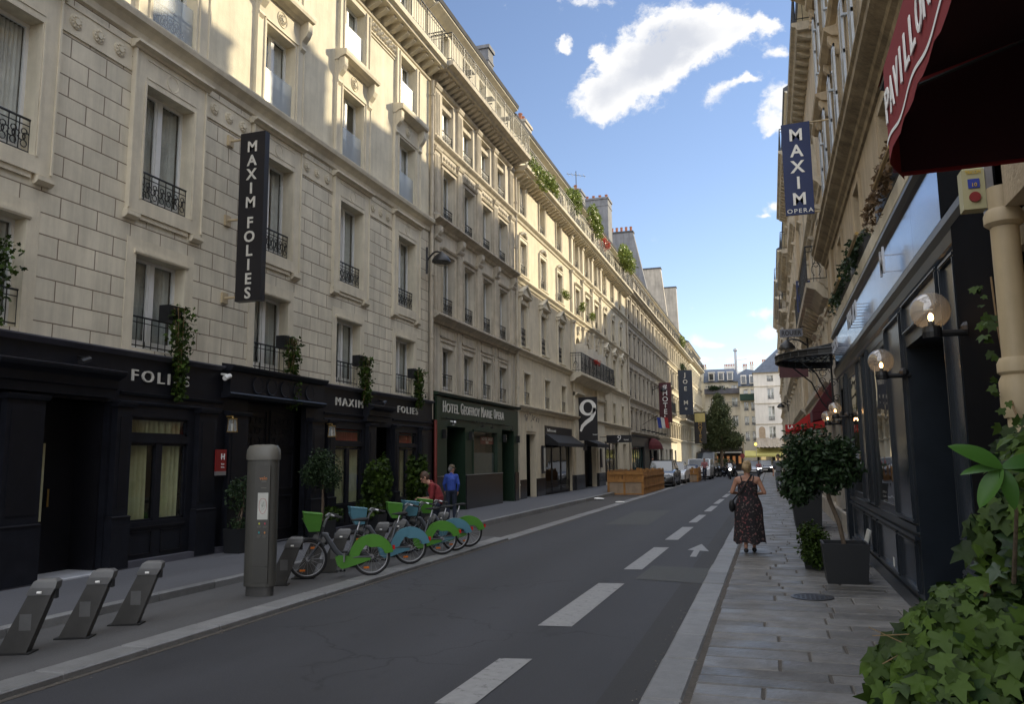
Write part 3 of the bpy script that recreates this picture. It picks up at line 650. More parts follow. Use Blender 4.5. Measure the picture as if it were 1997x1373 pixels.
def long_rail(fr, name, parent, u0, u1, n, z, h=.9, step=.13, ornate=True, ends=True):
    r = MB(); P = fr.P
    def run(a, b, na, nb):
        A = Vector(P(a, na, z)); B = Vector(P(b, nb, z)); Lg = (B-A).length; k = max(2, int(Lg/step)); up = Vector((0, 0, 1))
        for hh, rr in ((h, .022), (h-.13, .012), (.1, .014)): r.tube([A+up*hh, B+up*hh], rr, 5)
        for i in range(k+1):
            p = A.lerp(B, i/k); r.tube([p, p+up*h], .010 if i % 8 else .02, 4)
        if ornate:
            kk = max(1, int(Lg/.5)); T = (B-A).normalized()
            for i in range(kk):
                p = A.lerp(B, (i+.5)/kk)+up*h*.48
                for sg in (-1, 1):
                    r.tube([p+T*sg*(.05+.07*math.sin(t*.9))+up*(-.3*h+.6*h*t/6) for t in range(7)], .011, 4)
                r.tube([p+T*.06*math.cos(t)+up*.06*math.sin(t) for t in range(7)], .011, 4)
    run(u0, u1, n, n)
    if ends: run(u0, u0, 0, n); run(u1, u1, 0, n)
    return r.build(name, 'iron', parent)
def chimney(parent, x0, x1, y0, y1, z0, z1, pots=4, mat_='chimney', along='x'):
    c = MB(); c.box(x0, x1, y0, y1, z0, z1); c.box(x0-.06, x1+.06, y0-.06, y1+.06, z1, z1+.14); c.box(x0-.03, x1+.03, y0-.03, y1+.03, z1-.5, z1-.42)
    o = c.build('chimney', mat_, parent)
    p = MB()
    for i in range(pots):
        t = (i+.5)/pots
        q = (x0+(x1-x0)*t, (y0+y1)/2, z1+.14) if along == 'x' else ((x0+x1)/2, y0+(y1-y0)*t, z1+.14)
        p.lathe([(.11, 0), (.09, .1), (.10, .34), (.12, .36), (.12, .4), (.07, .41)], q, 'z', 8)
    if pots: p.build('chimney_pots', 'terra', o)
    return o
exec_parts = True
# ================================================================== GROUND
SZ = .14    # pavement height
def structure(mb, name, mats): return mb.build(name, mats, None, kind='structure')
g = MB(); g.box(-300, 300, -60, 500, -1.0, -.02); structure(g, 'ground', 'asphalt2')
g = MB(); g.quad((-5.44, -30, 0), (-1.25, -30, 0), (-1.25, 260, 0), (-5.44, 260, 0)); structure(g, 'road', 'asphalt')
g = MB(); g.quad((-1.25, -30, .002), (-.90, -30, .002), (-.90, 130, .002), (-1.25, 130, .002)); structure(g, 'gutter_strip', 'asphalt2')
g = MB(); g.quad((-7.12, 16.9, .0), (-5.74, 16.9, .0), (-5.74, 130, .0), (-7.12, 130, .0)); structure(g, 'parking_lane', 'lane')
g = MB(); g.quad((-12, 96, .006), (12, 96, .006), (12, 240, .006), (-12, 240, .006)); structure(g, 'square_paving', 'sidew')
g = MB(); g.quad((-1.92, 11.65, .005), (-.95, 11.45, .005), (-.92, 13.0, .005), (-1.88, 13.15, .005)); g.quad((-4.2, 21, .005), (-3.1, 21, .005), (-3.2, 27, .005), (-4.3, 26.5, .005)); structure(g, 'asphalt_patch', 'asphalt3')
# left platform for the bike docks
g = MB(); g.cbox(-7.1, -5.74, -8, 16.8, -.02, .05, .01); structure(g, 'bike_platform', 'platf')
g = MB(); g.box(-9.9, -7.22, -12, 128, -.02, SZ); structure(g, 'sidewalk', 'sidew')
k = MB(); y = -8.
while y < 126:
    L_ = U(.9, 1.15); dz = U(-.004, .004)
    k.cbox(-5.74, -5.43, y+.006, min(y+L_, 126)-.006, -.03, (.055 if y < 16.4 else .014)+dz, .012)
    k.cbox(-7.22, -7.10, y+.006, y+L_-.006, -.03, SZ+.004+dz, .012); y += L_
structure(k, 'left_kerb', 'granite')
g = MB(); g.box(-5.425, -5.36, -8, 100, -.01, .004); structure(g, 'drain_line', 'joint_dirt')
k = MB(); y = -6.
while y < 110:
    L_ = U(.85, 1.2); dz = U(-.005, .005); k.cbox(-.92+U(-.01, .01), -.64, y+.005, y+L_-.005, -.03, .105+dz, .016); y += L_
structure(k, 'right_kerb', 'granite')
g = MB(); g.box(-.645, 1.6, -6, 110, -.02, .091); g.box(-.9, -.6, -6, 110, -.03, .05); structure(g, 'pavement_bed', 'joint_dirt')
p = MB(); y = -4.; row = 0
while y < 108:
    hh = U(.22, .38) if y < 60 else 1.0
    x = -.60
    n_ = 0
    while x < 1.45:
        w_ = U(.42, 1.15) if y < 60 else 2.1
        x1 = min(x+w_, 1.5)
        if 1.5-x1 < .25: x1 = 1.5
        ja = U(.003, .009); z_ = .1+U(-.004, .005); c = U(.008, .016)
        tilt = U(-.003, .003)
        b0 = len(p.v); p.cbox(x+ja, x1-ja, y+U(.006, .014), y+hh-U(.006, .014), .05, z_, c)
        x = x1; n_ += 1
    y += hh
structure(p, 'pavement', 'paver')
# markings
dash = [(-2.34, 5.45, -2.06, 6.85), (-2.37, 8.2, -2.02, 11.2), (-2.25, 12.6, -1.97, 15.85), (-2.2, 17.3, -1.93, 20.6), (-2.16, 22, -1.95, 25), (-2.12, 26.6, -1.9, 29.7), (-2.12, 31, -1.92, 34.6), (-2.1, 36.2, -1.9, 39.4), (-2.1, 41, -1.9, 44.2), (-2.1, 46, -1.9, 49.5), (-2.1, 52, -1.9, 56)]
for a, b, c, d in dash:
    m_ = MB(); pts = [(a, b), (c, b+.04), (c+.03, d), (a+.03, d-.05)]
    m_.add([(x_, y_, .006) for x_, y_ in pts], [(0, 1, 2, 3)]); m_.build('lane_dash', 'rwhite', None, kind='structure')
m_ = MB(); m_.add([(x_, y_, .006) for x_, y_ in [(-1.42, 14.45), (-1.31, 14.45), (-1.33, 15.42), (-1.16, 15.36), (-1.39, 16.6), (-1.56, 15.5), (-1.44, 15.44)]], [(0, 1, 2, 6), (3, 4, 5, 6, 2)]); m_.build('road_arrow', 'rwhite', None, kind='structure')
mh = MB(); mh.lathe([(.19, .09), (.235, .106), (.235, .112), (.20, .113), (.195, .108), (.02, .108)], (.375, 10.05, 0), 'z', 28)
for i in range(-3, 4):
    for j in range(-3, 4):
        if i*i+j*j < 11: mh.box(.375+i*.05-.015, .375+i*.05+.015, 10.05+j*.05-.015, 10.05+j*.05+.015, .108, .113)
mh.build('manhole_cover', mat('cast_iron', (.06, .06, .065), .4, .3, 20, metal=.6), None, label='round cast iron manhole cover set in the right hand pavement', category='manhole cover') if False else tag(mh.build('manhole_cover', mat('cast_iron', (.06, .06, .065), .4, .3, 20, metal=.6)), 'round cast iron manhole cover set in the right hand pavement', 'manhole cover')
# paint scribbles on pavement
s_ = MB(); random.seed(5)
for i in range(26):
    x_, y_ = U(.62, 1.2), U(9.6, 10.9); a = U(0, 3.1); l = U(.03, .12); w_ = .008
    dx, dy = math.cos(a)*l, math.sin(a)*l; s_.quad((x_, y_, .1125), (x_+dx, y_+dy, .1125), (x_+dx-dy*w_/l, y_+dy+dx*w_/l, .1125), (x_-dy*w_/l, y_+dx*w_/l, .1125))
s_.build('chalk_marks', mat('chalk_paint', (.18, .19, .16), .8, .3, 20), None, kind='structure')

# ================================================================== BUILDING A : hotel with black shopfront
LF = Frame('L', -9.5)
def mass(fr, mb, u0, u1, z1, m=0, deep=9, zb=0):     # side walls, back, top and dark back plane
    P = fr.P
    mb.quad(P(u0, 0, zb), P(u0, -deep, zb), P(u0, -deep, z1), P(u0, 0, z1), m); mb.quad(P(u1, 0, zb), P(u1, -deep, zb), P(u1, -deep, z1), P(u1, 0, z1), m)
    mb.quad(P(u0, -deep, zb), P(u1, -deep, zb), P(u1, -deep, z1), P(u0, -deep, z1), m); mb.quad(P(u0, 0, z1), P(u1, 0, z1), P(u1, -deep, z1), P(u0, -deep, z1), m)
def backplane(fr, mb, u0, u1, z0, z1, n=-.85, m=0): mb.quad(fr.P(u0, n, z0), fr.P(u1, n, z0), fr.P(u1, n, z1), fr.P(u0, n, z1), m)
A0, A1 = -4.0, 21.6
bA = empty('hotel_building', (-9.5, 8.8, 0), 'cream hotel with fine wall joints above a black ground floor shopfront', 'building')
colsA = [20.0-3.13*i for i in range(8)]   # window axes
W_ = 1.14
f1 = [(c-W_/2, c+W_/2, 3.52, 5.03) for c in colsA]; f2 = [(c-W_/2, c+W_/2, 5.92, 7.88) for c in colsA]
f3 = [(c-.53, c+.53, 8.98, 10.72) for c in colsA]; f4 = [(c-.52, c+.52, 11.7, 13.2) for c in colsA]
w = MB(); wall(LF, w, A0, A1, 3.4, 8.6, f1+f2, .24, 0, 1)
w.build('jointed_wall', ['joint', 'stone'], bA)
w = MB(); wall(LF, w, A0, A1, 8.6, 13.9, f3+f4, .24, 0); mass(LF, w, A0, A1, 13.9, 0); w.build('wall', 'stone', bA)
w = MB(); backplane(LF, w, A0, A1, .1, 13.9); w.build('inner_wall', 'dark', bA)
t = MB()
cornice(LF, t, A0, A1, 8.88, [(0, 8.56), (.04, 8.58), (.06, 8.68), (.13, 8.76), (.20, 8.80), (.22, 8.88), (.22, 8.91), (0, 8.94)])
for ci, c in enumerate(colsA):
    # first floor surround : flat band
    a, b = c-W_/2, c+W_/2
    LF.box(t, a-.20, a, 0, .012, 3.42, 5.28); LF.box(t, b, b+.20, 0, .012, 3.42, 5.28); LF.box(t, a, b, 0, .012, 5.03, 5.28)
    LF.mould(t, [(0, 5.03), (.03, 5.03), (.045, 5.06), (.045, 5.10), (0, 5.11)], a-.05, b+.05)
    # second floor surround
    a2, b2 = c-.86, c+.86
    LF.box(t, a2, a, 0, .06, 5.68, 8.42); LF.box(t, b, b2, 0, .06, 5.68, 8.42); LF.box(t, a, b, 0, .06, 7.88, 8.42); LF.box(t, a, b, 0, .06, 5.68, 5.92)
    for u0 in (a2, b2-.03): LF.box(t, u0, u0+.03, .06, .085, 5.72, 8.38)
    for u0 in (a-.05, b+.02): LF.box(t, u0, u0+.03, .06, .075, 5.92, 7.90)
    LF.mould(t, [(.0, 8.38), (.09, 8.39), (.11, 8.43), (.18, 8.46), (.18, 8.50), (0, 8.52)], a2-.06, b2+.06)
    for u0 in (a2-.03, b2-.24): LF.mould(t, [(0, 5.55), (.05, 5.55), (.10, 5.60), (.10, 5.66), (0, 5.69)], u0, u0+.27)
    LF.box(t, a2+.3, b2-.3, 0, .035, 5.6, 5.68)
    tt = LF.P(c, .06, 8.14); t.torus((tt[0], tt[1], tt[2]), .13, .012, 'x', 18, 4)
    LF.box(t, a-.02, b+.02, .06, .07, 7.98, 8.0); LF.box(t, a-.02, b+.02, .06, .07, 8.29, 8.31)
    # rosette band to the left of the window
    l0, l1 = c-3.13+.86, a2
    for z in (7.98, 8.40): LF.box(t, l0+.02, l1-.02, 0, .022, z, z+.035)
    LF.box(t, l0+.02, l1-.02, 0, .008, 8.015, 8.40)
    for k_ in range(3): rosette(LF, t, l0+(l1-l0)*(.2+.3*k_), 8.21, .11, .008)
    # third floor with consoles and shelf
    a, b = c-.53, c+.53
    for u0, u1, n_ in ((a-.34, a, .05), (b, b+.34, .05)): LF.box(t, u0, u1, 0, n_, 8.94, 11.34)
    LF.box(t, a, b, 0, .05, 10.72, 11.34)
    for u0 in (a-.34, b+.31, a-.09, b+.06): LF.box(t, u0, u0+.03, .05, .075, 8.94, 11.3 if abs(u0-c) > .7 else 10.8)
    LF.box(t, a-.09, b+.09, .05, .075, 10.78, 10.81)
    rosette(LF, t, c, 11.06, .12, .05); tt = LF.P(c, .055, 11.06); t.torus(tt, .17, .014, 'x', 18, 4)
    LF.mould(t, [(0, 11.30), (.10, 11.31), (.16, 11.36), (.30, 11.40), (.32, 11.46), (.32, 11.54), (0, 11.58)], a-.36, b+.36)
    for sg in (-1, 1): console(LF, t, c+sg*.77, 11.36, .17, .66, .25)
    # fourth floor surround
    a, b = c-.52, c+.52
    for u0, u1 in ((a-.26, a), (b, b+.26)): LF.box(t, u0, u1, 0, .05, 11.56, 13.32)
    LF.box(t, a, b, 0, .05, 13.2, 13.32); LF.box(t, a, b, 0, .05, 11.56, 11.70)
    for u0 in (a-.26, b+.22, a-.06, b+.03): LF.box(t, u0, u0+.035, .05, .08, 11.6, 13.28)
    # panel mouldings + frieze between windows
    l0, l1 = c-3.13+.52+.30, c-.52-.30
    for (z, n_) in ((12.86, .03), (12.95, .045)): LF.box(t, l0, l1, 0, n_, z, z+.035)
    for i in range(34):
        u_ = l0+(l1-l0)*(i+.5)/34; t.sphere(LF.P(u_, .01, 13.18+.09*math.sin(i*1.7)), .05+.02*math.sin(i*2.3)**2, 5)
LF.mould(t, [(0, 13.36), (.05, 13.38), (.07, 13.42), (.0, 13.44)], A0, A1)
modillions(LF, t, A0, A1, 13.72, .25, .40, .16, .42)
LF.mould(t, [(0, 13.70), (.50, 13.70), (.52, 13.76), (.62, 13.80), (.64, 13.90), (.64, 13.93), (0, 13.94)], A0, A1)
t.build('stone_mouldings', 'trim', bA)
for i, c in enumerate(colsA):
    if c < 0: continue
    put_window(LF, bA, c, 3.52, W_, 1.51, 'guard rail' if False else 'net rail plain'); put_window(LF, bA, c, 5.92, W_, 1.96, 'rail net' if i % 2 else 'rail')
    put_window(LF, bA, c, 8.98, 1.06, 1.74, 'guard rail' ); put_window(LF, bA, c, 11.7, 1.04, 1.5, 'guard rail net')
def attic(fr, parent, u0, u1, z0, z1, setb=.15, cols=(), ww=.8, mat_='stone', zo=.15, roofz=1.0):
    w = MB(); f = Frame(fr.kind, fr.X-setb if fr.kind == 'L' else fr.X+setb)
    ops = [(c-ww/2, c+ww/2, z0+.12, z0+1.75) for c in cols]
    wall(f, w, u0, u1, z0, z1, ops, .2); mass(f, w, u0, u1, z1, 0, 8, z0)
    o = w.build('attic_wall', mat_, parent)
    w = MB(); backplane(f, w, u0, u1, z0, z1, -.7); w.build('attic_inner_wall', 'dark', parent)
    r = MB(); ov = .38
    f.mould(r, [(ov, z1-.05), (ov+.03, z1+.08), (-1.6, z1+roofz), (-8, z1+roofz+.2), (-8, z1-.02), (0, z1-.1)], u0, u1)
    ro = r.build('roof', 'zinc', parent)
    e = MB(); f.mould(e, [(0, z1-.28), (.1, z1-.24), (ov-.03, z1-.10), (ov-.03, z1-.055), (0, z1-.055)], u0, u1); e.build('eave_moulding', 'trim', parent)
    for c in cols: put_window(f, parent, c, z0+.12, ww, 1.63, 'net')
    return ro
roofA = attic(LF, bA, A0, A1, 13.94, 16.05, .15, [c+.2 for c in colsA if c > 3], .8, 'stone')
long_rail(LF, 'balcony_railing', bA, A0, A1-.1, .56, 13.94, .95, .16, False)
chimney(roofA, -12.6, -10.9, 21.3, 21.9, 16, 18.7, 4)
# ---- shopfront
SF = Frame('L', -9.34)
sh = MB()
def shop_wall(fr, mb, u0, u1, z0, z1, ops, depth=.35): wall(fr, mb, u0, u1, z0, z1, ops, depth)
doorA = [(8.42, 9.52, .12, 2.62), (17.95, 18.85, .12, 2.55), (12.85, 14.85, .12, 2.85)]
winA = [(9.95, 11.25, .80, 2.02), (9.95, 11.25, 2.14, 2.42), (16.0, 17.35, .72, 2.05), (16.0, 17.35, 2.16, 2.45), (19.25, 20.45, .72, 2.05), (19.25, 20.45, 2.16, 2.45),
        (6.2, 7.5, .8, 2.02), (6.2, 7.5, 2.14, 2.42), (3.2, 4.6, .8, 2.02), (3.2, 4.6, 2.14, 2.42)]
shop_wall(SF, sh, A0, 21.55, .02, 3.42, doorA+winA, .12)
SF.mould(sh, [(0, 3.34), (.03, 3.36), (.10, 3.40), (.10, 3.42), (-.16, 3.47)], A0, 21.55, 1)
SF.box(sh, A0, 21.55, 0, .03, .02, .16, 0)
for (u0, u1) in ((A0, 8.1), (9.7, 12.1), (15.55, 17.7), (18.95, 21.55)):       # entablature mouldings
    SF.mould(sh, [(0, 2.60), (.03, 2.61), (.04, 2.64), (.0, 2.66)], u0, u1); SF.mould(sh, [(0, 2.74), (.03, 2.75), (.045, 2.79), (0, 2.80)], u0, u1)
def pilaster(u0, u1, ztop=2.6):
    SF.box(sh, u0, u1, 0, .10, .16, ztop, 0); SF.box(sh, u0-.03, u1+.03, .0, .13, .16, .9, 0); SF.mould(sh, [(.0, .9), (.14, .9), (.14, .915), (.1, .93), (0, .93)], u0-.03, u1+.03, 2)
    SF.box(sh, u0+.07, u1-.07, .10, .112, 1.05, ztop-.2, 2); SF.mould(sh, [(0, ztop-.06), (.14, ztop-.05), (.16, ztop), (.16, ztop+.02), (0, ztop+.03)], u0-.04, u1+.04, 0)
for a, b in ((7.75, 8.32), (9.58, 9.9-.02), (11.4, 11.85), (12.2, 12.75), (14.95, 15.45), (15.62, 15.92), (17.5, 17.88), (18.92, 19.15), (20.6, 21.0), (5.5, 5.9), (2.4, 2.8)): pilaster(a, b)
for a, b in ((7.45, 9.50), (17.35, 18.55)):                                     # canopied hoods over the two small doors
    SF.mould(sh, [(0, 2.66), (.12, 2.66), (.13, 2.78), (.17, 2.80), (.18, 2.92), (.30, 2.98), (.32, 3.02), (.32, 3.04), (0, 3.09)], a, b, 0)
    SF.mould(sh, [(0, 3.07), (.325, 3.045), (.325, 3.052), (0, 3.10)], a, b, 1)
# portal with medallions
SF.box(sh, 12.1, 15.3, 0, .16, 2.95, 3.34, 0); SF.mould(sh, [(0, 2.85), (.18, 2.87), (.22, 2.93), (.2, 2.96), (0, 2.97)], 12.05, 15.32, 0); SF.mould(sh, [(0, 3.34), (.2, 3.35), (.26, 3.42), (.26, 3.45), (0, 3.49)], 12.05, 15.32, 0)
for i in range(5):
    u_ = 12.9+i*.45; c0 = Vector(SF.P(u_, .16, 3.14)); sh.poly([c0+Vector((0, math.cos(a)*.15, math.sin(a)*.15)) for a in [j*math.pi/10 for j in range(20)]], (.02, 0, 0), 2); sh.torus(c0+Vector((.015, 0, 0)), .15, .012, 'x', 20, 4, 0, 2*math.pi, 0)
for a, b in ((9.95, 11.25), (16.0, 17.35), (19.25, 20.45), (6.2, 7.5), (3.2, 4.6)):   # window joinery
    for z0, z1 in ((.80 if a < 15 else .72, 2.02), (2.14, 2.42)):
        SF.box(sh, a, a+.05, -.07, -.03, z0, z1, 0); SF.box(sh, b-.05, b, -.07, -.03, z0, z1, 0); SF.box(sh, a, b, -.07, -.03, z1-.04, z1, 0); SF.box(sh, a, b, -.07, -.03, z0, z0+.04, 0)
    SF.box(sh, (a+b)/2-.07, (a+b)/2+.07, -.07, -.01, .72, 2.02, 0)
    for u0, u1 in ((a+.08, (a+b)/2-.10), ((a+b)/2+.10, b-.08)):
        for z in (.30, .64): SF.box(sh, u0, u1, 0, .014, z, z+.02, 2)
        for u_ in (u0, u1-.02): SF.box(sh, u_, u_+.02, 0, .014, .3, .66, 2)
    SF.box(sh, a, b, -.03, .02, .70, .73, 2)
sh.build('shopfront', ['navy', 'ledge', 'navyp'], bA)
def curtain_sheet(fr, u0, u1, z0, z1, n, name, mat_, parent, amp=.03, per=.12):
    c = MB(); k = int((u1-u0)/.02); vs = []
    for i in range(k+1):
        u = u0+(u1-u0)*i/k; nn = n+amp*math.sin(2*math.pi*u/per+1.3*math.sin(u*9)); vs += [fr.P(u, nn, z0), fr.P(u, nn*1+.01*math.sin(u*31), z1)]
    c.add(vs, [(2*i, 2*i+2, 2*i+3, 2*i+1) for i in range(k)]); return c.build(name, mat_, parent)
for j, (a, b, z0, z1) in enumerate(winA[:6]):
    g = MB(); SF.box(g, a+.03, b-.03, -.055, -.05, z0+.02, z1-.02); g.build('shop_window_pane', 'glassc', bA)
    m_ = 'curtain_k' if j in (0, 1) else ('curtain_r' if j in (3, 5) else 'curtain_k')
    if j == 0: curtain_sheet(SF, a, a+.56, z0, z1, -.16, 'curtain', m_, bA); curtain_sheet(SF, a+.70, b-.06, z0, z1, -.16, 'curtain', m_, bA)
    elif j == 4: curtain_sheet(SF, a+.45, b-.25, z0, z1, -.16, 'curtain', m_, bA)
    else: curtain_sheet(SF, a, b, z0, z1, -.16, 'curtain', m_, bA)
for (a, b, z0, z1) in winA[6:]:
    g = MB(); SF.box(g, a+.03, b-.03, -.055, -.05, z0+.02, z1-.02); g.build('shop_window_pane', 'glassc', bA); curtain_sheet(SF, a, b, z0, z1, -.16, 'curtain', 'curtain_k', bA)
# doors (the first stands recessed and dark with a glazed leaf)
d = MB(); SF.box(d, 8.42, 9.52, -.62, -.56, .12, 2.62); SF.box(d, 8.42, 8.46, -.62, -.1, .12, 2.62); SF.box(d, 9.48, 9.52, -.62, -.1, .12, 2.62)
do = d.build('door', 'navyp', bA); g = MB(); SF.box(g, 8.5, 8.95, -.56, -.545, .9, 2.0); g.build('pane', 'curtain_k', do)
h = MB(); h.tube([SF.P(9.02, -.52, 1.1), SF.P(9.02, -.52, 1.35)], .015, 6); h.build('handle', 'brass', do)
d = MB(); SF.box(d, 17.95, 18.85, -.5, -.44, .12, 2.55); d.build('door', 'navyp', bA)
d = MB(); SF.box(d, 12.85, 14.85, -.30, -.24, .12, 2.85)
for a in (12.95, 13.9):
    for z0, z1 in ((.35, 1.0), (1.15, 1.9), (2.0, 2.7)):
        for z in (z0, z1): SF.box(d, a, a+.85, -.24, -.21, z, z+.03)
        for u_ in (a, a+.82): SF.box(d, u_, u_+.03, -.24, -.21, z0, z1)
    for i in range(5):
        for j in range(3): tt = SF.P(a+.12+i*.15, -.235, 2.12+j*.2); d.torus(tt, .07, .010, 'x', 9, 4, i+j, i+j+4.6)
do = d.build('carriage_door', 'navyp', bA); h = MB(); h.tube([SF.P(14.0, -.20, 1.15), SF.P(14.0, -.17, 1.22), SF.P(14.0, -.17, 1.36), SF.P(14.0, -.20, 1.42)], .014, 6); h.sphere(SF.P(13.95, -.2, 1.5), .03, 8); h.build('handle', 'alu', do)
st = MB(); st.cbox(-9.9, -9.16, 8.45, 9.6, .13, .17, .01); st.build('door_step', mat('white_marble', (.42, .43, .46), .4, .12, 3), bA)
for a_, b_ in ((A0, 8.3), (9.62, 12.6), (15, 17.9), (18.9, 21.5)): st = MB(); st.box(-9.36, -9.22, a_, b_, .1, .24); st.build('plinth', 'ledge', bA)
def lettering(name, s, fr, u, z, n, size, mat_, parent, width=None, bold=.0, ext=.02, space=1.0, label=None):
    mb = MB(); text(mb, s, fr.P(u, n, z), fr.tx(), (0, 0, 1), size, ext, bold=bold, width=width, space=space)
    o = mb.build(name, mat_, parent); 
    if label: o['label'] = label
    return o
lettering('lettering', 'FOLIES', SF, 10.54, 3.05, .02, .26, 'letter', bA, 1.28, 0.0, .03, 1.35)
lettering('lettering', 'MAXIM', SF, 16.67, 3.05, .02, .26, 'letter', bA, 1.28, 0.0, .03, 1.35)
lettering('lettering', 'FOLIES', SF, 19.85, 3.05, .02, .26, 'letter', bA, 1.26, 0.0, .03, 1.35)
# small things on the shopfront
def wall_lantern(u, z):
    o = empty('wall_lantern', SF.P(u, .1, z-.1), 'brass framed glass wall lantern', 'lantern', 'brass lanterns of the black shopfront'); x0 = -9.24+.05; f = MB()
    for sx in (-1, 1):
        for sy_ in (-1, 1): f.tube([(x0+.07+sx*.05, u+sy_*.05, z+.11), (x0+.07+sx*.06, u+sy_*.06, z-.11)], .005, 4)
    f.box(x0+.01, x0+.13, u-.06, u+.06, z+.105, z+.125); f.tube([(x0+.07, u, z+.12), (x0+.07, u, z+.16), (x0-.06, u, z+.16)], .014, 5); f.box(x0+.0, x0+.14, u-.07, u+.07, z-.125, z-.11); f.build('frame', 'brass', o)
    g = MB(); g.add([(x0+.07+a*k, u+b*k, zz) for zz, k in ((z-.11, .056), (z+.11, .046)) for a, b in ((-1, -1), (1, -1), (1, 1), (-1, 1))], [(i, (i+1) % 4, 4+(i+1) % 4, 4+i) for i in range(4)]); g.build('glass', 'lantern_glass', o)
    b = MB(); b.tube([(x0+.07, u, z-.1), (x0+.07, u, z+.03)], .022, 8); b.build('bulb', 'letterw', o); return o
M['lantern_glass'] = glassmat('lantern_glass', (.85, .85, .8), .08, .15, .25)
wall_lantern(12.12, 2.36)['label'] = 'brass framed glass wall lantern left of the black carriage door'; wall_lantern(15.55, 2.36)['label'] = 'brass framed glass wall lantern right of the black carriage door'
hs = MB(); SF.box(hs, 11.82, 12.10, .11, .135, 1.55, 1.93); o = hs.build('hotel_plaque', 'red', None); tag(o, 'red enamel hotel plaque with a white H beside the carriage door', 'plaque')
tp = MB(); text(tp, 'H', SF.P(12.0, .138, 1.80), (0, 1, 0), (0, 0, 1), .15, .004, bold=.004); text(tp, '***', SF.P(12.0, .138, 1.66), (0, 1, 0), (0, 0, 1), .07, .004); text(tp, 'HOTEL', SF.P(12.0, .138, 1.62), (0, 1, 0), (0, 0, 1), .03, .004); tp.build('lettering', 'letterw', o)
tp = MB(); SF.box(tp, 11.82, 12.10, .112, .137, 1.48, 1.55); tp.build('metal_strip', 'alu', o)
def camera_box(fr, u, n, z, label, mat_='letterw'):
    c = MB(); a = Vector(fr.P(u, n, z)); c.tube([a, a+Vector((.12 if fr.kind == 'L' else -.12, 0, -.02))], .02, 6); p_ = a+Vector((.13 if fr.kind == 'L' else -.13, 0, -.06)); c.tube([p_+Vector((0, .07, .03)), p_+Vector((.02, -.10, -.03))], .045, 10)
    return tag(c.build('security_camera', mat_), label, 'security camera')
camera_box(SF, 12.02, .02, 3.28, 'white security camera high on the black fascia beside the word FOLIES')
camera_box(SF, 8.9, .0, 3.22, 'black spotlight on the fascia above the recessed door', 'iron'); camera_box(SF, 18.2, .0, 3.22, 'black spotlight on the fascia between MAXIM and FOLIES', 'iron')
# projecting sign
o = empty('projecting_sign', (-8.93, 12.23, 4.6), 'tall black projecting sign reading MAXIM FOLIES on the cream wall', 'sign')
s = MB(); s.box(-9.20, -8.66, 12.16, 12.30, 4.62, 7.84); s.build('sign_box', 'signblk', o)
t_ = MB()
for i, ch in enumerate('MAXIM'): text(t_, ch, (-8.93, 12.155, 7.55-i*.27), (1, 0, 0), (0, 0, 1), .29, .012, bold=.006)
t_.build('lettering', 'letter', o); t_ = MB()
for i, ch in enumerate('FOLIES'): text(t_, ch, (-8.93, 12.155, 6.08-i*.265), (1, 0, 0), (0, 0, 1), .29, .012, bold=.006)
t_.build('lettering', 'letter', o)
for z in (7.76, 6.2, 4.72): b = MB(); b.tube([(-9.52, 12.23, z), (-9.18, 12.23, z)], .025, 8); b.box(-9.5, -9.46, 12.15, 12.31, z-.10, z+.10); b.build('bracket', 'pipe', o)
# window boxes with trailing plants
random.seed(3)
def trail(name, u, n, z, h, w, seed, label, parent=None):
    o = empty(name, LF.P(u, n, z), label, 'hanging plant', 'trailing plants on the first floor sills')
    p_ = MB(); a = LF.P(u-.15, n, z); p_.box(a[0]-.10, a[0]+.10, u-.16, u+.16, z-.12, z+.14); p_.build('planter_box', 'iron', o)
    rs = np.random.RandomState(seed); N = 900; tt = rs.uniform(0, 1, N)**.85
    x = LF.X+n+.12+rs.normal(0, .06, N); y = u+.12+rs.normal(0, 1, N)*w*(1-.75*tt); zz = z+.14-h*tt+rs.normal(0, .03, N)
    leaves('trailing_foliage', np.stack([x, y, zz], 1), .066, 'ivy', o, 'ivy', seed=seed)
    s_ = MB()
    for i in range(7): s_.tube([(LF.X+n+.1+.02*i, u+U(-.1, .2), z+.1), (LF.X+n+.13, u+U(-.05, .2), z-h*U(.5, .95))], .004, 4)
    s_.build('stem', 'stem', o)
trail('trailing_plant', 10.75, .12, 4.15, 1.55, .14, 1, 'trailing plant hanging over the S of the first word FOLIES')
trail('trailing_plant', 14.05, .12, 4.12, 1.45, .14, 2, 'trailing plant hanging above the five round medallions')
trail('trailing_plant', 17.2, .12, 4.10, 1.15, .16, 3, 'trailing plant hanging over the word MAXIM')
trail('trailing_plant', 20.3, .12, 4.10, 1.05, .15, 4, 'trailing plant hanging over the last word FOLIES beside the drainpipe')
trail('trailing_plant', 7.25, .15, 4.45, 1.15, .2, 5, 'bushy trailing plant above the recessed door at the left edge')
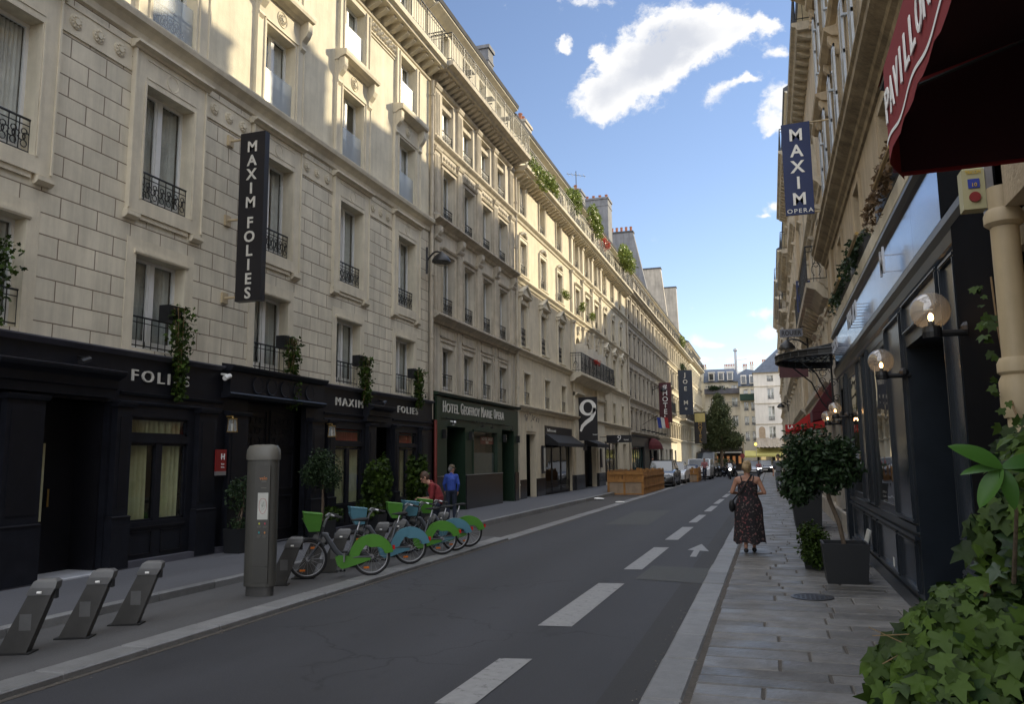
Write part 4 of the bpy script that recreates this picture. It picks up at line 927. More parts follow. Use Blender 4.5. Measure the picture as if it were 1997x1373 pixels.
# downpipe + street lamp
def downpipe(name, fr, u, n, z0, z1, mat_, label):
    p_ = MB(); p_.tube([fr.P(u, n, z0), fr.P(u, n, z1)], .055, 10); 
    z = z0+.5
    while z < z1: p_.tube([fr.P(u, n, z), fr.P(u, n, z+.06)], .075, 10); z += 1.9
    return tag(p_.build(name, mat_), label, 'drainpipe')
dp = downpipe('downpipe', LF, 21.62, .10, 2.9, 13.4, 'trimB', 'tall cream drainpipe between the jointed hotel wall and the green shopfront building')
q_ = MB(); q_.tube([LF.P(21.66, .22, .15), LF.P(21.66, .22, 2.88)], .05, 8); q_.build('red_pipe', mat('rust_red_pipe', (.20, .035, .025), .5, .2, 5), dp)
downpipe('downpipe', LF, 30.15, .10, .2, 13.2, 'trimB', 'cream drainpipe between the green shopfront building and the plain stone building')
downpipe('downpipe', LF, 56.9, .10, .2, 13.2, 'trimB', 'distant cream drainpipe at the far end of the building with the 9 signs')
def street_lamp(fr, u, z, reach, label):
    o = empty('street_lamp', fr.P(u, .05, z), label, 'street lamp'); a = MB(); P = fr.P
    a.tube([P(u, .1, z-.5), P(u, .1, z+.3)], .035, 8)
    pts = [P(u, .1+reach*t, z-.12+.26*math.sin(t*2.2)) for t in [i/8 for i in range(9)]]; pts += [P(u, .12+reach, z+.08)]
    a.tube(pts, .028, 8); a.build('arm', 'iron', o)
    s_ = MB(); c = P(u, .12+reach, 0); s_.lathe([(.04, z+.12), (.10, z+.06), (.20, z-.02), (.27, z-.14), (.28, z-.19), (.24, z-.19)], (c[0], c[1], 0), 'z', 20); s_.build('lamp_shade', 'iron', o, smooth=True)
    g_ = MB(); g_.lathe([(.22, z-.19), (.20, z-.25), (.10, z-.30), (.02, z-.31)], (c[0], c[1], 0), 'z', 16); g_.build('lamp_glass', 'globe', o, smooth=True)
street_lamp(LF, 21.25, 7.68, .44, 'black bell shaped street lamp on an arm beside the long drainpipe')
street_lamp(LF, 69.0, 7.6, .9, 'distant bell shaped street lamp above the vertical red HOTEL sign')
# ================================================================== BUILDING B : green shopfront
bB = empty('hotel_building', (-9.5, 25.9, 0), 'narrow ornate stone building with a dark green hotel shopfront', 'building')
B0, B1 = 21.75, 30.1
cB = [23.12, 24.97, 26.80, 28.62]
ops = [(c-.50, c+.50, 3.84, 5.17) for c in cB]+[(c-.50, c+.50, 6.26, 8.15) for c in cB]+[(c-.50, c+.50, 9.2, 10.9) for c in cB]+[(c-.48, c+.48, 11.76, 13.36) for c in cB]
w = MB(); wall(LF, w, B0, B1, 3.6, 13.9, ops, .30); mass(LF, w, B0, B1, 13.9); w.build('wall', 'stoneB', bB)
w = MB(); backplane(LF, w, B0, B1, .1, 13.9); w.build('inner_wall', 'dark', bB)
t = MB()
for z, big in ((6.10, 1), (9.12, 1), (11.66, 0)):
    if big: cornice(LF, t, B0, B1, z, [(0, z-.26), (.08, z-.24), (.10, z-.16), (.20, z-.10), (.30, z-.05), (.30, z+.0), (.12, z+.05), (.12, z+.10), (0, z+.12)])
    else: cornice(LF, t, B0, B1, z)
edges = [B0+.1]+[(cB[i]+cB[i+1])/2 for i in range(3)]+[B1-.1]
for i, u in enumerate(edges):
    h_ = .20 if i in (0, 4) else .19
    u_ = u+(.25 if i == 0 else (-.25 if i == 4 else 0))
    for z0, z1 in ((6.12, 8.55), (9.24, 11.4), (11.72, 13.45)):
        LF.box(t, u_-h_, u_+h_, 0, .08, z0, z1)
        for k_ in (-.12, 0, .12): LF.box(t, u_+k_-.022, u_+k_+.022, .08, .10, z0+.12, z1-.25)
        LF.mould(t, [(0, z1-.14), (.11, z1-.12), (.15, z1-.04), (.15, z1), (0, z1)], u_-h_-.04, u_+h_+.04)
    console(LF, t, u_, 8.86, .24, .52, .22)
    LF.box(t, u_-.12, u_+.12, 0, .04, 3.74, 5.8)
for c in cB:
    for z0, h in ((6.26, 1.89), (9.2, 1.7)): 
        a, b = c-.5, c+.5
        for u0 in (a-.09, b): LF.box(t, u0, u0+.09, 0, .05, z0, z0+h); LF.box(t, u0+.02, u0+.05, .05, .075, z0, z0+h)
        LF.box(t, a-.12, b+.12, 0, .055, z0+h, z0+h+.10); LF.mould(t, [(0, z0+h+.10), (.10, z0+h+.11), (.13, z0+h+.16), (0, z0+h+.18)], a-.15, b+.15)
    LF.box(t, c-.6, c+.6, 0, .04, 11.08, 11.42); 
    for i in range(5): rosette(LF, t, c-.42+i*.21, 11.25, .075, .04)
    for z in (5.35, 5.48, 5.78): LF.box(t, c-.62, c+.62, 0, .035, z, z+.04)
    for u0 in (c-.62, c+.58): LF.box(t, u0, u0+.04, 0, .035, 5.48, 5.82)
    for u0 in (c-.58, c+.52): LF.box(t, u0, u0+.06, 0, .04, 3.84, 5.3)
    LF.box(t, c-.50, c+.50, -.2, -.05, 13.0, 13.14)
LF.mould(t, [(0, 13.42), (.08, 13.44), (.14, 13.50), (0, 13.54)], B0, B1)
modillions(LF, t, B0+.05, B1-.05, 13.78, .24, .45, .16, .33)
LF.mould(t, [(0, 13.76), (.55, 13.76), (.60, 13.82), (.76, 13.86), (.78, 13.98), (.76, 14.0), (0, 14.0)], B0-.08, B1+.05)
t.build('stone_mouldings', 'trimB', bB)
for c in cB:
    put_window(LF, bB, c, 3.84, 1.0, 1.33, 'rail net plain'); put_window(LF, bB, c, 6.26, 1.0, 1.89, 'rail'); put_window(LF, bB, c, 9.2, 1.0, 1.7, 'rail net'); put_window(LF, bB, c, 11.76, .96, 1.6, 'rail')
roofB = attic(LF, bB, B0, B1, 14.0, 16.15, .1, [cB[0], cB[1]+.1, cB[2], cB[3]], .75, 'stone', roofz=.7)
long_rail(LF, 'balcony_railing', bB, B0, B1, .70, 14.0, .95, .13, False)
for u in (23.6, 25.7, 27.5): 
    r = MB(); z = 14.0; r.box(-9.4, -8.85, u, u+.04, z+.35, z+.39)
    for i in range(8): r.box(-9.4, -8.85, u+i*.05, u+i*.05+.02, z+.62, z+.64)
    for dx in (-9.38, -8.87): r.box(dx, dx+.02, u, u+.02, z, z+.64); r.box(dx, dx+.02, u+.38, u+.4, z, z+.64)
    tag(r.build('balcony_table', 'iron'), {23.6: 'dark slatted table nearest on the long top balcony above the green shopfront', 25.7: 'dark slatted table in the middle of the long top balcony above the green shopfront', 27.5: 'dark slatted table farthest along the top balcony above the green shopfront'}[u], 'table')
chimney(roofB, -11.2, -9.9, 28.3, 28.9, 16.1, 18.0, 0)
# green shopfront
GF = Frame('L', -9.35); s = MB()
gops = [(22.7, 24.25, .12, 2.74), (24.98, 27.38, 1.26, 2.66), (27.98, 29.42, .12, 2.8)]
wall(GF, s, 21.75, 29.95, .02, 3.6, gops, .7, 0)
GF.box(s, 21.75, 22.6, 0, .03, .02, 1.22, 1); GF.box(s, 24.3, 27.95, 0, .03, .02, 1.22, 1); GF.box(s, 29.5, 29.95, 0, .03, .02, 1.22, 1)
GF.box(s, 24.3, 27.95, 0, .045, 1.22, 1.245, 2); GF.box(s, 21.75, 22.6, 0, .045, 1.22, 1.245, 2)
GF.mould(s, [(0, 3.62), (.10, 3.64), (.14, 3.72), (-.16, 3.78)], 21.72, 30.0, 0); GF.box(s, 22.1, 28.5, 0, .05, 2.98, 3.56, 0)
GF.box(s, 21.75, 22.05, 0, .07, 1.24, 3.6, 0)
for a in (24.93, 27.38): GF.box(s, a, a+.05, 0, .03, 1.24, 2.7, 0)
GF.box(s, 24.93, 27.43, 0, .03, 2.66, 2.71, 0)
s.build('shopfront', ['green', 'marble', 'alu'], bB)
s = MB(); GF.box(s, 22.7, 24.25, -.75, -.69, .12, 2.74); GF.box(s, 27.98, 29.42, -.75, -.69, .12, 2.8); s.build('door', mat('black_green_door', (.004, .008, .005), .4, .1), bB)
g = MB(); GF.box(g, 24.98, 27.38, -.09, -.08, 1.26, 2.66); g.build('shop_window_pane', 'glassc', bB)
g = MB(); GF.box(g, 24.98, 27.38, -.14, -.12, 1.26, 1.95); g.build('frosted_film', mat('frosted_film', (.13, .15, .155), .5, .1), bB)
g = MB(); GF.box(g, 24.98, 27.38, -.45, -.42, 1.26, 2.66); g.build('back_panel', mat('brown_backing', (.09, .07, .055), .8, .3, 2), bB)
g = MB(); GF.box(g, 25.95, 27.3, -.115, -.10, 2.25, 2.5); o = g.build('red_notice', 'red', bB)
mb = MB(); text(mb, 'HOTEL SALLE', GF.P(26.62, -.095, 2.42), (0, 1, 0), (0, 0, 1), .14, .004, width=1.1); text(mb, 'SOLA', GF.P(26.62, -.095, 2.31), (0, 1, 0), (0, 0, 1), .12, .004); mb.build('lettering', 'letterw', o)
for ii, (word, u0, u1) in enumerate((('HOTEL', 22.25, 23.55), ('GEOFFROY', 23.72, 25.45), ('MARIE', 25.62, 26.75), ('OPERA', 26.92, 28.05))):
    mb = MB(); text(mb, word[0], GF.P(u0+.1, .06, 3.30), (0, 1, 0), (0, 0, 1), .50, .02, width=.2); text(mb, word[1:], GF.P((u0+.24+u1)/2, .06, 3.27), (0, 1, 0), (0, 0, 1), .40, .02, width=u1-u0-.26); mb.build('lettering', 'letter', bB)
for u in (22.35, 24.6, 28.1, 29.75):
    l_ = MB(); l_.box(-9.33, -9.22, u-.06, u+.06, 2.35, 2.62); o = l_.build('wall_light', 'iron'); tag(o, {22.35: 'small black wall light left of the first green hotel doorway', 24.6: 'small black wall light between the doorway and the window of the green shopfront', 28.1: 'small black wall light in the corner of the second green hotel doorway', 29.75: 'small black wall light at the far end of the green shopfront'}[u], 'wall light')
    b_ = MB(); b_.sphere((-9.27, u+.02, 2.47), .055, 8); b_.build('lamp', 'letterw', o)
for u in (22.5, 25.1, 26.1, 28.3):
    l_ = MB(); l_.tube([GF.P(u, .05, 2.97), GF.P(u, .30, 2.92), GF.P(u, .30, 2.80)], .015, 5); l_.box(-9.1, -9.0, u-.1, u+.1, 2.78, 2.82); l_.build('spot_arm', 'iron', bB)
camera_box(GF, 22.95, .0, 2.9, 'white security camera above the first green hotel doorway')
# ================================================================== BUILDING C : plain stone with the 9 signs
bC = empty('apartment_building', (-9.5, 43.5, 0), 'long pale stone building with pediments and black 9 signs at its arch', 'building')
C0, C1 = 30.2, 57.0
cl = [31.35, 34.45, 37.5]; cr = [49.0, 51.7, 54.5]; cp_ = [41.35, 43.85, 46.3]
ops = [(c-.48, c+.48, 3.94, 5.25) for c in [31.78, 34.97, 38.0, 48.3, 51.4, 54.6]]
ops += [(c-.46, c+.46, 6.3, 8.1) for c in cl+cr]+[(c-.48, c+.48, 9.3, 10.76) for c in cl+cr+cp_]+[(c-.46, c+.46, 11.86, 13.28) for c in cl+cr+cp_]
ops += [(c-.52, c+.52, 6.2, 8.15, 'arch') for c in cp_]
shop_ops = [(31.56, 32.95, .12, 2.76), (34.42, 39.45, .14, 2.8), (42.1, 45.4, .12, 4.97, 'arch'), (47.8, 52.7, .3, 2.75), (54.35, 55.55, .12, 2.7)]
w = MB(); wall(LF, w, C0, C1, .02, 13.7, ops+shop_ops, .26); mass(LF, w, C0, C1, 13.7); w.build('wall', 'stoneC', bC)
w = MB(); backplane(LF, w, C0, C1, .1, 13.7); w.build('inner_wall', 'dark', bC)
t = MB()
for z in (3.86, 6.12, 9.1, 11.7): cornice(LF, t, C0, C1, z)
for c in cl+cr: surround(LF, t, c, 6.3, .92, 1.8, .15, .05, True, 'ped'); surround(LF, t, c, 9.3, .96, 1.46, .14, .05, True, 'garland'); surround(LF, t, c, 11.86, .92, 1.42, .13, .04)
for c in [31.78, 34.97, 38.0, 48.3, 51.4, 54.6]: surround(LF, t, c, 3.94, .96, 1.31, .10, .03)
for c in cp_: surround(LF, t, c, 9.3, .96, 1.46, .13, .05, True, 'shelf'); surround(LF, t, c, 11.86, .92, 1.42, .13, .04, True); rosette(LF, t, c, 8.4, .14, .05); console(LF, t, c, 8.75, .2, .4, .15)
for u in (40.0, 42.6, 45.1, 47.6):
    for z0, z1 in ((6.15, 8.9), (9.2, 11.55), (11.8, 13.4)): LF.box(t, u-.16, u+.16, 0, .12, z0, z1); LF.mould(t, [(0, z1-.2), (.16, z1-.16), (.2, z1-.04), (0, z1)], u-.2, u+.2)
LF.box(t, 40.0, 41.9, 0, .10, .9, 5.9); LF.box(t, 45.6, 47.5, 0, .10, .9, 5.9)
for u in (40.95, 46.55): LF.mould(t, [(0, 4.95), (.14, 4.98), (.26, 5.05), (.26, 5.12), (0, 5.16)], u-.95, u+.95)
LF.mould(t, [(0, 5.62), (.2, 5.66), (.35, 5.80), (.55, 5.88), (.62, 5.96), (.62, 6.08), (0, 6.1)], 39.4, 48.6)
modillions(LF, t, C0+.1, C1, 13.52, .24, .38, .13, .42)
LF.mould(t, [(0, 13.50), (.45, 13.50), (.48, 13.56), (.60, 13.60), (.62, 13.70), (0, 13.72)], C0, C1)
for a_, b_ in ((C0, 31.5), (33.0, 34.4), (39.5, 40.0), (45.45, 45.6), (47.5, 47.8), (52.72, 54.3), (55.6, C1)): LF.box(t, a_, b_, 0, .03, .02, .9, 1)
for a_, b_ in ((40.0, 41.9), (45.6, 47.5)): LF.box(t, a_, b_, 0, .12, .02, .895, 1)
t.build('stone_mouldings', ['trim', 'marble'], bC)
for c in cl+cr:
    put_window(LF, bC, c, 6.3, .92, 1.8, 'rail shut folded tall'); put_window(LF, bC, c, 9.3, .96, 1.46, 'rail shut folded'); put_window(LF, bC, c, 11.86, .92, 1.42, 'rail' if c != cl[0] else 'rail shut folded')
for c in [31.78, 34.97, 38.0, 48.3, 51.4, 54.6]: put_window(LF, bC, c, 3.94, .96, 1.31, 'rail net plain')
for c in cp_: put_window(LF, bC, c, 9.3, .96, 1.46, 'rail shut folded'); put_window(LF, bC, c, 11.86, .92, 1.42, 'rail'); put_window(LF, bC, c, 6.2, 1.04, 1.95, 'bar')
for c in cp_:
    for sg in (-1, 1):
        s = MB(); a = LF.P(c+sg*.50, .02, 6.25); s.box(a[0], a[0]+.42, a[1]-.02, a[1]+.02, 6.25, 7.75); s.build('shutter', 'shutter', bC)
bal = long_rail(LF, 'balcony_railing', bC, 39.5, 48.5, .58, 6.1, .98, .12, True)
roofC = attic(LF, bC, C0, C1, 13.72, 15.9, .25, [31.5+2.6*i for i in range(10)], .8, 'stone', roofz=.9)
long_rail(LF, 'balcony_railing', bC, C0+.1, C1-.1, .52, 13.72, .95, .18, True)
chimney(roofC, -11.6, -11.0, 37.0, 38.2, 16.2, 18.7, 3, 'stoneD', 'y'); chimney(roofC, -11.9, -11.1, 50.0, 51.4, 16.0, 19.3, 2, 'chimney', 'y'); 
# ground floor of C
d = MB(); LF.box(d, 31.56, 32.95, -.55, -.5, .12, 2.76); d.build('door', mat('brown_door', (.05, .025, .018), .5, .2), bC)
d = MB(); LF.box(d, 31.5, 33.0, .0, .03, 2.86, 3.25); o = d.build('number_panel', 'stoneC', bC); mb = MB(); text(mb, '11', LF.P(32.3, .035, 3.05), (0, 1, 0), (0, 0, 1), .16, .004); mb.build('lettering', 'iron', o)
def shop(fr, parent, u0, u1, z0, z1, nd, frame='iron', inside='dark', grille=True, m_in=None):
    d = MB(); n0, n1 = -.18, -.12
    for i in range(nd+1): u = u0+(u1-u0)*i/nd; fr.box(d, u-.04, u+.04, n0, n1, z0, z1)
    fr.box(d, u0, u1, n0, n1, z1-.08, z1); fr.box(d, u0, u1, n0, n1, z0, z0+.1); 
    if grille:
        fr.box(d, u0, u1, n0-.02, n0, z0, z0+.6)
        for i in range(7): fr.box(d, u0, u1, n0, n1, z0+.12+i*.07, z0+.15+i*.07)
    o = d.build('shop_window', frame, parent)
    g = MB(); fr.box(g, u0+.04, u1-.04, n0+.02, n0+.028, z0+.1, z1-.08); g.build('pane', 'glassc', o)
    b = MB(); fr.box(b, u0, u1, -1.0, -.95, z0, z1); b.build('interior_panel', inside, o); return o
shop(LF, bC, 34.42, 39.45, .14, 2.8, 3, inside=mat('dim_interior', (.035, .03, .025), .8, .6, 3))
def awning(fr, name, u0, u1, ztop, n, drop, val, material, label, parent=None, cat='awning', sides=True, group=None):
    a = MB(); P = fr.P; zb = ztop-drop
    a.add([P(u0, .02, ztop), P(u1, .02, ztop), P(u1, n, zb), P(u0, n, zb)], [(0, 1, 2, 3)]); a.add([P(u0, .02, ztop-.015), P(u1, .02, ztop-.015), P(u1, n-.01, zb-.015), P(u0, n-.01, zb-.015)], [(3, 2, 1, 0)])
    k = max(6, int((u1-u0)/.18)); vs = []
    for i in range(k+1): u = u0+(u1-u0)*i/k; vs += [P(u, n, zb), P(u, n, zb-val-.03*abs(math.sin(i*math.pi/2)))]
    a.add(vs, [(2*i, 2*i+2, 2*i+3, 2*i+1) for i in range(k)])
    if sides:
        for u in (u0, u1): a.add([P(u, .02, ztop), P(u, n, zb), P(u, n, zb-val), P(u, .02, ztop-drop-val*.6)], [(0, 1, 2, 3)])
    for u in (u0, (u0+u1)/2, u1): a.tube([P(u, .03, zb-.02), P(u, n-.02, zb-.02)], .015, 5)
    o = a.build(name, material, parent)
    if label: tag(o, label, cat, group)
    return o
aw = awning(LF, 'black_awning', 34.4, 39.6, 2.85, .62, .42, .14, 'blackcl', 'black shop awning beneath the small pale lettering on the plain stone facade')
d = MB(); LF.box(d, 34.42, 39.45, -.1, .03, 2.82, 3.2); d.build('fascia', 'signblk', bC); lettering('lettering', 'lallement', LF, 35.5, 3.0, .04, .2, 'letter', bC, 1.5)
d = MB(); LF.box(d, 42.1, 45.4, -.55, -.5, .12, 3.1); LF.box(d, 42.1, 45.4, -.5, -.4, 3.1, 3.25); d.build('door', 'signblk', bC)
g = MB(); LF.box(g, 42.3, 45.2, -.5, -.48, 3.25, 4.9); g.build('fanlight', 'glass', bC)
awning(LF, 'black_awning', 42.3, 45.4, 2.75, .75, .25, .18, 'blackcl', 'small black awning over the arched entrance under the tall 9 sign')
shop(LF, bC, 47.8, 52.7, .3, 2.75, 4, frame='iron', grille=False, inside=mat('dim_interior2', (.09, .10, .10), .8, .5, 2))
d = MB(); LF.box(d, 54.35, 55.55, -.5, -.45, .12, 2.7); d.build('door', mat('brown_door2', (.06, .03, .022), .5, .2), bC)
mn = MB(); LF.box(mn, 33.75, 34.1, .02, .12, 1.1, 2.3); o = tag(mn.build('menu_case', 'signblk'), 'black menu case left of the black shop awning', 'menu case'); q_ = MB(); q_.box(-9.385, -9.378, 33.79, 34.06, 1.2, 2.2); q_.build('menu_sheet', 'map', o)
mn = MB(); LF.box(mn, 45.9, 46.25, .12, .2, 1.2, 2.3); tag(mn.build('menu_case', 'signblk'), 'black menu case right of the arched entrance', 'menu case')
# the 9 signs
def nine(mb, cx, y, cz, s, m=0):
    R = .27*s; cx2 = cx; pts = []
    for i in range(26): a = math.radians(-60+i*14.6); pts.append((cx+.02*s+R*math.cos(a), cz+.24*s+R*1.05*math.sin(a)))
    wd = [.05*s+.035*s*math.sin(i/25*math.pi*2+.5)**2 for i in range(26)]
    vs = []; 
    def strip(P2, W2):
        vs = []; n = len(P2)
        for i, (x, z) in enumerate(P2):
            x0, z0 = P2[max(i-1, 0)]; x1, z1 = P2[min(i+1, n-1)]; dx, dz = x1-x0, z1-z0; l = math.hypot(dx, dz)+1e-9; nx, nz_ = -dz/l*W2[i], dx/l*W2[i]
            vs += [(x+nx, y, z+nz_), (x-nx, y, z-nz_)]
        mb.add(vs, [(2*i, 2*i+2, 2*i+3, 2*i+1) for i in range(n-1)], m)
    strip(pts, wd)
    tail = [(cx+.29*s, cz+.22*s), (cx+.28*s, cz+.0*s), (cx+.16*s, cz-.22*s), (cx-.05*s, cz-.36*s), (cx-.22*s, cz-.52*s), (cx-.30*s, cz-.74*s)]
    strip(tail, [.06*s, .07*s, .08*s, .08*s, .07*s, .04*s])
o = empty('projecting_sign', (-8.8, 40.8, 2.75), 'tall black banner sign with a large white 9 beside the arch', 'sign')
s = MB(); s.box(-9.42, -8.42, 40.75, 40.81, 2.65, 4.9); s.build('sign_board', 'signblk', o); n9 = MB(); nine(n9, -8.93, 40.74, 4.05, 1.25); text(n9, 'hotel', (-8.55, 40.742, 2.95), (1, 0, 0), (0, 0, 1), .12, .004); n9.build('numeral', 'letterw', o)
o = empty('projecting_sign', (-8.5, 45.8, 2.6), 'small black projecting sign with a white 9 to the right of the arch', 'sign')
s = MB(); s.box(-9.0, -7.55, 46.0, 46.1, 2.62, 3.05); s.build('sign_board', 'signblk', o); n9 = MB(); nine(n9, -8.25, 45.99, 2.88, .28); text(n9, 'hotel', (-7.85, 45.99, 2.78), (1, 0, 0), (0, 0, 1), .13, .004); n9.build('numeral', 'letterw', o)
b = MB(); b.tube([(-9.5, 46.05, 2.95), (-9.0, 46.05, 2.95)], .02, 5); b.build('bracket', 'iron', o)
# graffiti scribble above the door
gr = MB(); rs = np.random.RandomState(4)
for i in range(9): gr.tube([LF.P(31.2+.25*i+.1*rs.rand(), .01, 3.25+.35*rs.rand()), LF.P(31.3+.25*i+.2*rs.rand(), .01, 3.3+.35*rs.rand()), LF.P(31.2+.25*i+.3*rs.rand(), .01, 3.2+.4*rs.rand())], .012, 4)
gr.build('graffiti', mat('grey_spray', (.22, .20, .19), .8), bC)
lt = MB(); lt.box(-9.36, -9.18, 41.5, 41.62, 2.15, 2.45); lt.tube([(-9.4, 41.56, 2.5), (-9.2, 41.56, 2.55)], .02, 5); tag(lt.build('wall_lantern', 'iron'), 'black wall lantern to the left of the small awning over the arch', 'lantern')
# plants on C
def foliage(name, c, r, n, size, mt, label, cat='plant', seed=1, shape='tuft', group=None, flat=1):
    pts, q = blob_pts(c, r, n, seed); return leaves(name, pts, size, mt, None, shape, out=q*.8, seed=seed, label=label, category=cat) if False else tagl(leaves(name, pts, size, mt, None, shape, out=q*.8, seed=seed), label, cat, group)
def tagl(o, l, c, g=None): return tag(o, l, c, g)
foliage('climbing_plant', (-9.0, 33.2, 14.1), (.35, 2.8, .75), 1700, .14, 'bright', 'yellow green creeper on the near end of the pale stone top balcony', 'plant', 3)
foliage('balcony_shrub', (-8.95, 39.3, 15.0), (.35, 1.6, .7), 900, .15, 'bright', 'loose green shrubs halfway along the pale stone top balcony', 'shrub', 5)
foliage('balcony_shrub', (-8.85, 43.4, 15.1), (.4, 1.5, 1.1), 1200, .17, 'bright', 'tall yellow green shrub spilling over the top balcony railing', 'shrub', 6)
foliage('balcony_shrub', (-8.6, 53.0, 14.9), (.6, 2.6, 1.1), 1700, .2, 'bright', 'large bright green shrub overhanging the far corner of the top balcony', 'shrub', 7)
foliage('balcony_shrub', (-9.0, 47.0, 14.7), (.3, 1.0, .5), 300, .14, 'flower', 'reddish potted plant on the top balcony railing', 'plant', 8)
for i, (u, z) in enumerate(((37.5, 9.75), (41.35, 9.75), (43.85, 9.75))):
    foliage('window_box_plant', (-9.2, u, z), (.25, .42, .32), 260, .10, 'bright', ['straw green window plant below the third shuttered window', 'green window plant at the first window of the central bay', 'green window plant at the second window of the central bay'][i], 'plant', 10+i)
foliage('balcony_flowers', (-8.95, 43.3, 7.0), (.2, 1.3, .25), 240, .09, 'flower', 'red and green flowers along the black balcony over the arch', 'plant', 14)
# ================================================================== generic distant facades
def gen_building(fr, name, label, u0, u1, floors, ncol, wallm, trimm, base=None, ztop=13.9, eave=True, attich=2.1, ww=.95, rail=True, style='rail net', cor=.6, win_sur=.12, plast=False, rmat='zinc', atcols=True, setb=.3, pil=False, roofz=1.0, loc=None):
    b = empty(name, fr.P((u0+u1)/2, 0, 0), label, 'building')
    cols = [u0+(u1-u0)*(i+.5)/ncol for i in range(ncol)]
    ops = [(c-ww/2, c+ww/2, z0, z1) for (z0, z1) in floors for c in cols]
    w = MB(); zb = base or .02; wall(fr, w, u0, u1, zb, ztop, ops, .24); mass(fr, w, u0, u1, ztop, 0, 9, .02); w.build('wall', wallm, b)
    w = MB(); backplane(fr, w, u0, u1, .1, ztop); w.build('inner_wall', 'dark', b)
    t = MB()
    for (z0, z1) in floors:
        if not plast: cornice(fr, t, u0, u1, z0-.14)
        else: fr.box(t, u0, u1, 0, .04, z0-.62, z0-.54)
        for c in cols:
            if not plast: surround(fr, t, c, z0, ww, z1-z0, win_sur, .05, False, 'shelf')
    if pil:
        for i in range(ncol+1):
            u = min(max(u0+(u1-u0)*i/ncol, u0+.15), u1-.15)
            for (z0, z1) in floors[1:]: fr.box(t, u-.13, u+.13, 0, .09, z0-.05, z1+.28); fr.mould(t, [(0, z1+.12), (.13, z1+.16), (.16, z1+.28), (0, z1+.28)], u-.17, u+.17)
    if eave:
        modillions(fr, t, u0, u1, ztop-.18, .2, .34, .14, .5)
        fr.mould(t, [(0, ztop-.2), (cor*.7, ztop-.2), (cor*.8, ztop-.12), (cor, ztop-.08), (cor, ztop+.02), (0, ztop+.04)], u0, u1)
    t.build('stone_mouldings', trimm, b)
    for fi, (z0, z1) in enumerate(floors):
        for c in cols: put_window(fr, b, c, z0, ww, z1-z0, style)
    ro = None
    if attich: 
        ro = attic(fr, b, u0, u1, ztop+.04, ztop+attich, setb, cols[::1] if atcols else [], .75, wallm, roofz=roofz)
        if rail: long_rail(fr, 'balcony_railing', b, u0+.05, u1-.05, cor-.1, ztop+.04, .95, .22, False)
    return b, ro, cols
FL = [(3.75, 5.2), (6.15, 8.05), (9.15, 10.85), (11.8, 13.4)]
bD, roD, cD = gen_building(LF, 'apartment_building', 'grey stone hotel building with close set columns above a dark teal shopfront', 57.1, 71.9, FL, 7, 'stoneD', 'trimB', 3.4, 14.0, ww=1.0, pil=True)
bE, roE, cE = gen_building(LF, 'apartment_building', 'stone building with a black iron balcony behind the red HOTEL sign', 72.0, 86.9, FL, 7, 'stoneC', 'trimB', 3.4, 14.05, ww=1.0, pil=True)
bF, roF, cF = gen_building(LF, 'apartment_building', 'sunlit stone building behind the blue vertical hotel sign', 87.0, 104.9, FL, 8, 'stoneC', 'trim', .02, 14.1, ww=1.0, pil=False)
bG, roG, cG = gen_building(LF, 'apartment_building', 'last pale stone building of the left row beside the street tree', 105.0, 124.0, FL, 8, 'stone', 'trim', .02, 14.6, ww=1.0)
# party-wall chimney stacks
chimney(roC if False else roofC, -12.2, -10.3, 55.4, 56.9, 15.5, 20.4, 4)
def gable(parent, Y, pts, th, label=None, pots=5):
    g = MB(); g.poly([(x, Y, z) for x, z in pts], (0, th, 0)); o = g.build('chimney_wall', 'chimney' if Y < 80 else 'stoneD', parent)
    x0, z0 = pts[1]; x1, z1 = pts[2]; c = MB(); c.box(x0-.05, x1+.05, Y-.06, Y+th+.06, z1, z1+.15); c.build('coping', 'zinc', o)
    if pots:
        p = MB()
        for i in range(pots): t = (i+.5)/pots; p.lathe([(.13, 0), (.11, .1), (.12, .42), (.14, .46), (.07, .47)], (x0+(x1-x0)*t, Y+th/2, z1+.15), 'z', 8)
        p.build('chimney_pots', 'terra', o)
gable(roD, 71.2, [(-16, 14), (-13.6, 22.3), (-11.0, 22.3), (-9.75, 16.3), (-9.75, 14)], .7, pots=6)
gable(roE, 86.0, [(-17, 14), (-14, 22.2), (-10.4, 22.2), (-9.8, 16.5), (-9.8, 14)], .7, pots=0)
gable(roF, 97.0, [(-17, 14), (-13.0, 22.3), (-9.95, 22.3), (-9.8, 16.5), (-9.8, 14)], .7, pots=0)
# ground floors of D and E
DF = Frame('L', -9.42)
s = MB(); wall(DF, s, 57.1, 71.9, .02, 3.4, [(57.5, 63.6, .2, 2.6), (66.2, 67.4, .12, 2.4), (68.6, 71.0, .6, 2.4)], .15); DF.mould(s, [(0, 3.3), (.16, 3.34), (.2, 3.42), (-.1, 3.46)], 57.1, 71.9); s.build('shopfront', mat('dark_brown_front', (.03, .028, .026), .5, .2), bD)
shop(LF, bD, 57.5, 63.6, .2, 2.6, 6, frame=mat('teal_frames', (.015, .06, .06), .4, .1), grille=False, inside=mat('teal_interior', (.05, .12, .12), .8, .6, 1.5)); shop(LF, bD, 68.6, 71.0, .6, 2.4, 2, grille=False)
aw = MB(); N = 14
for i in range(N):
    a0, a1 = math.pi*i/N, math.pi*(i+1)/N
    for j in range(5):
        b0, b1 = j*math.pi/10, (j+1)*math.pi/10
        f_ = lambda a, b: (-9.4+1.0*math.sin(b)*math.sin(a), 66.9-1.1*math.cos(a)*(1 if b > 0 else 1)*math.sin(b) if False else 66.9-1.1*math.cos(a)*math.sin(max(b, .05)), 2.45+.95*math.cos(b))
        aw.add([f_(a0, b0), f_(a1, b0), f_(a1, b1), f_(a0, b1)], [(0, 1, 2, 3)])
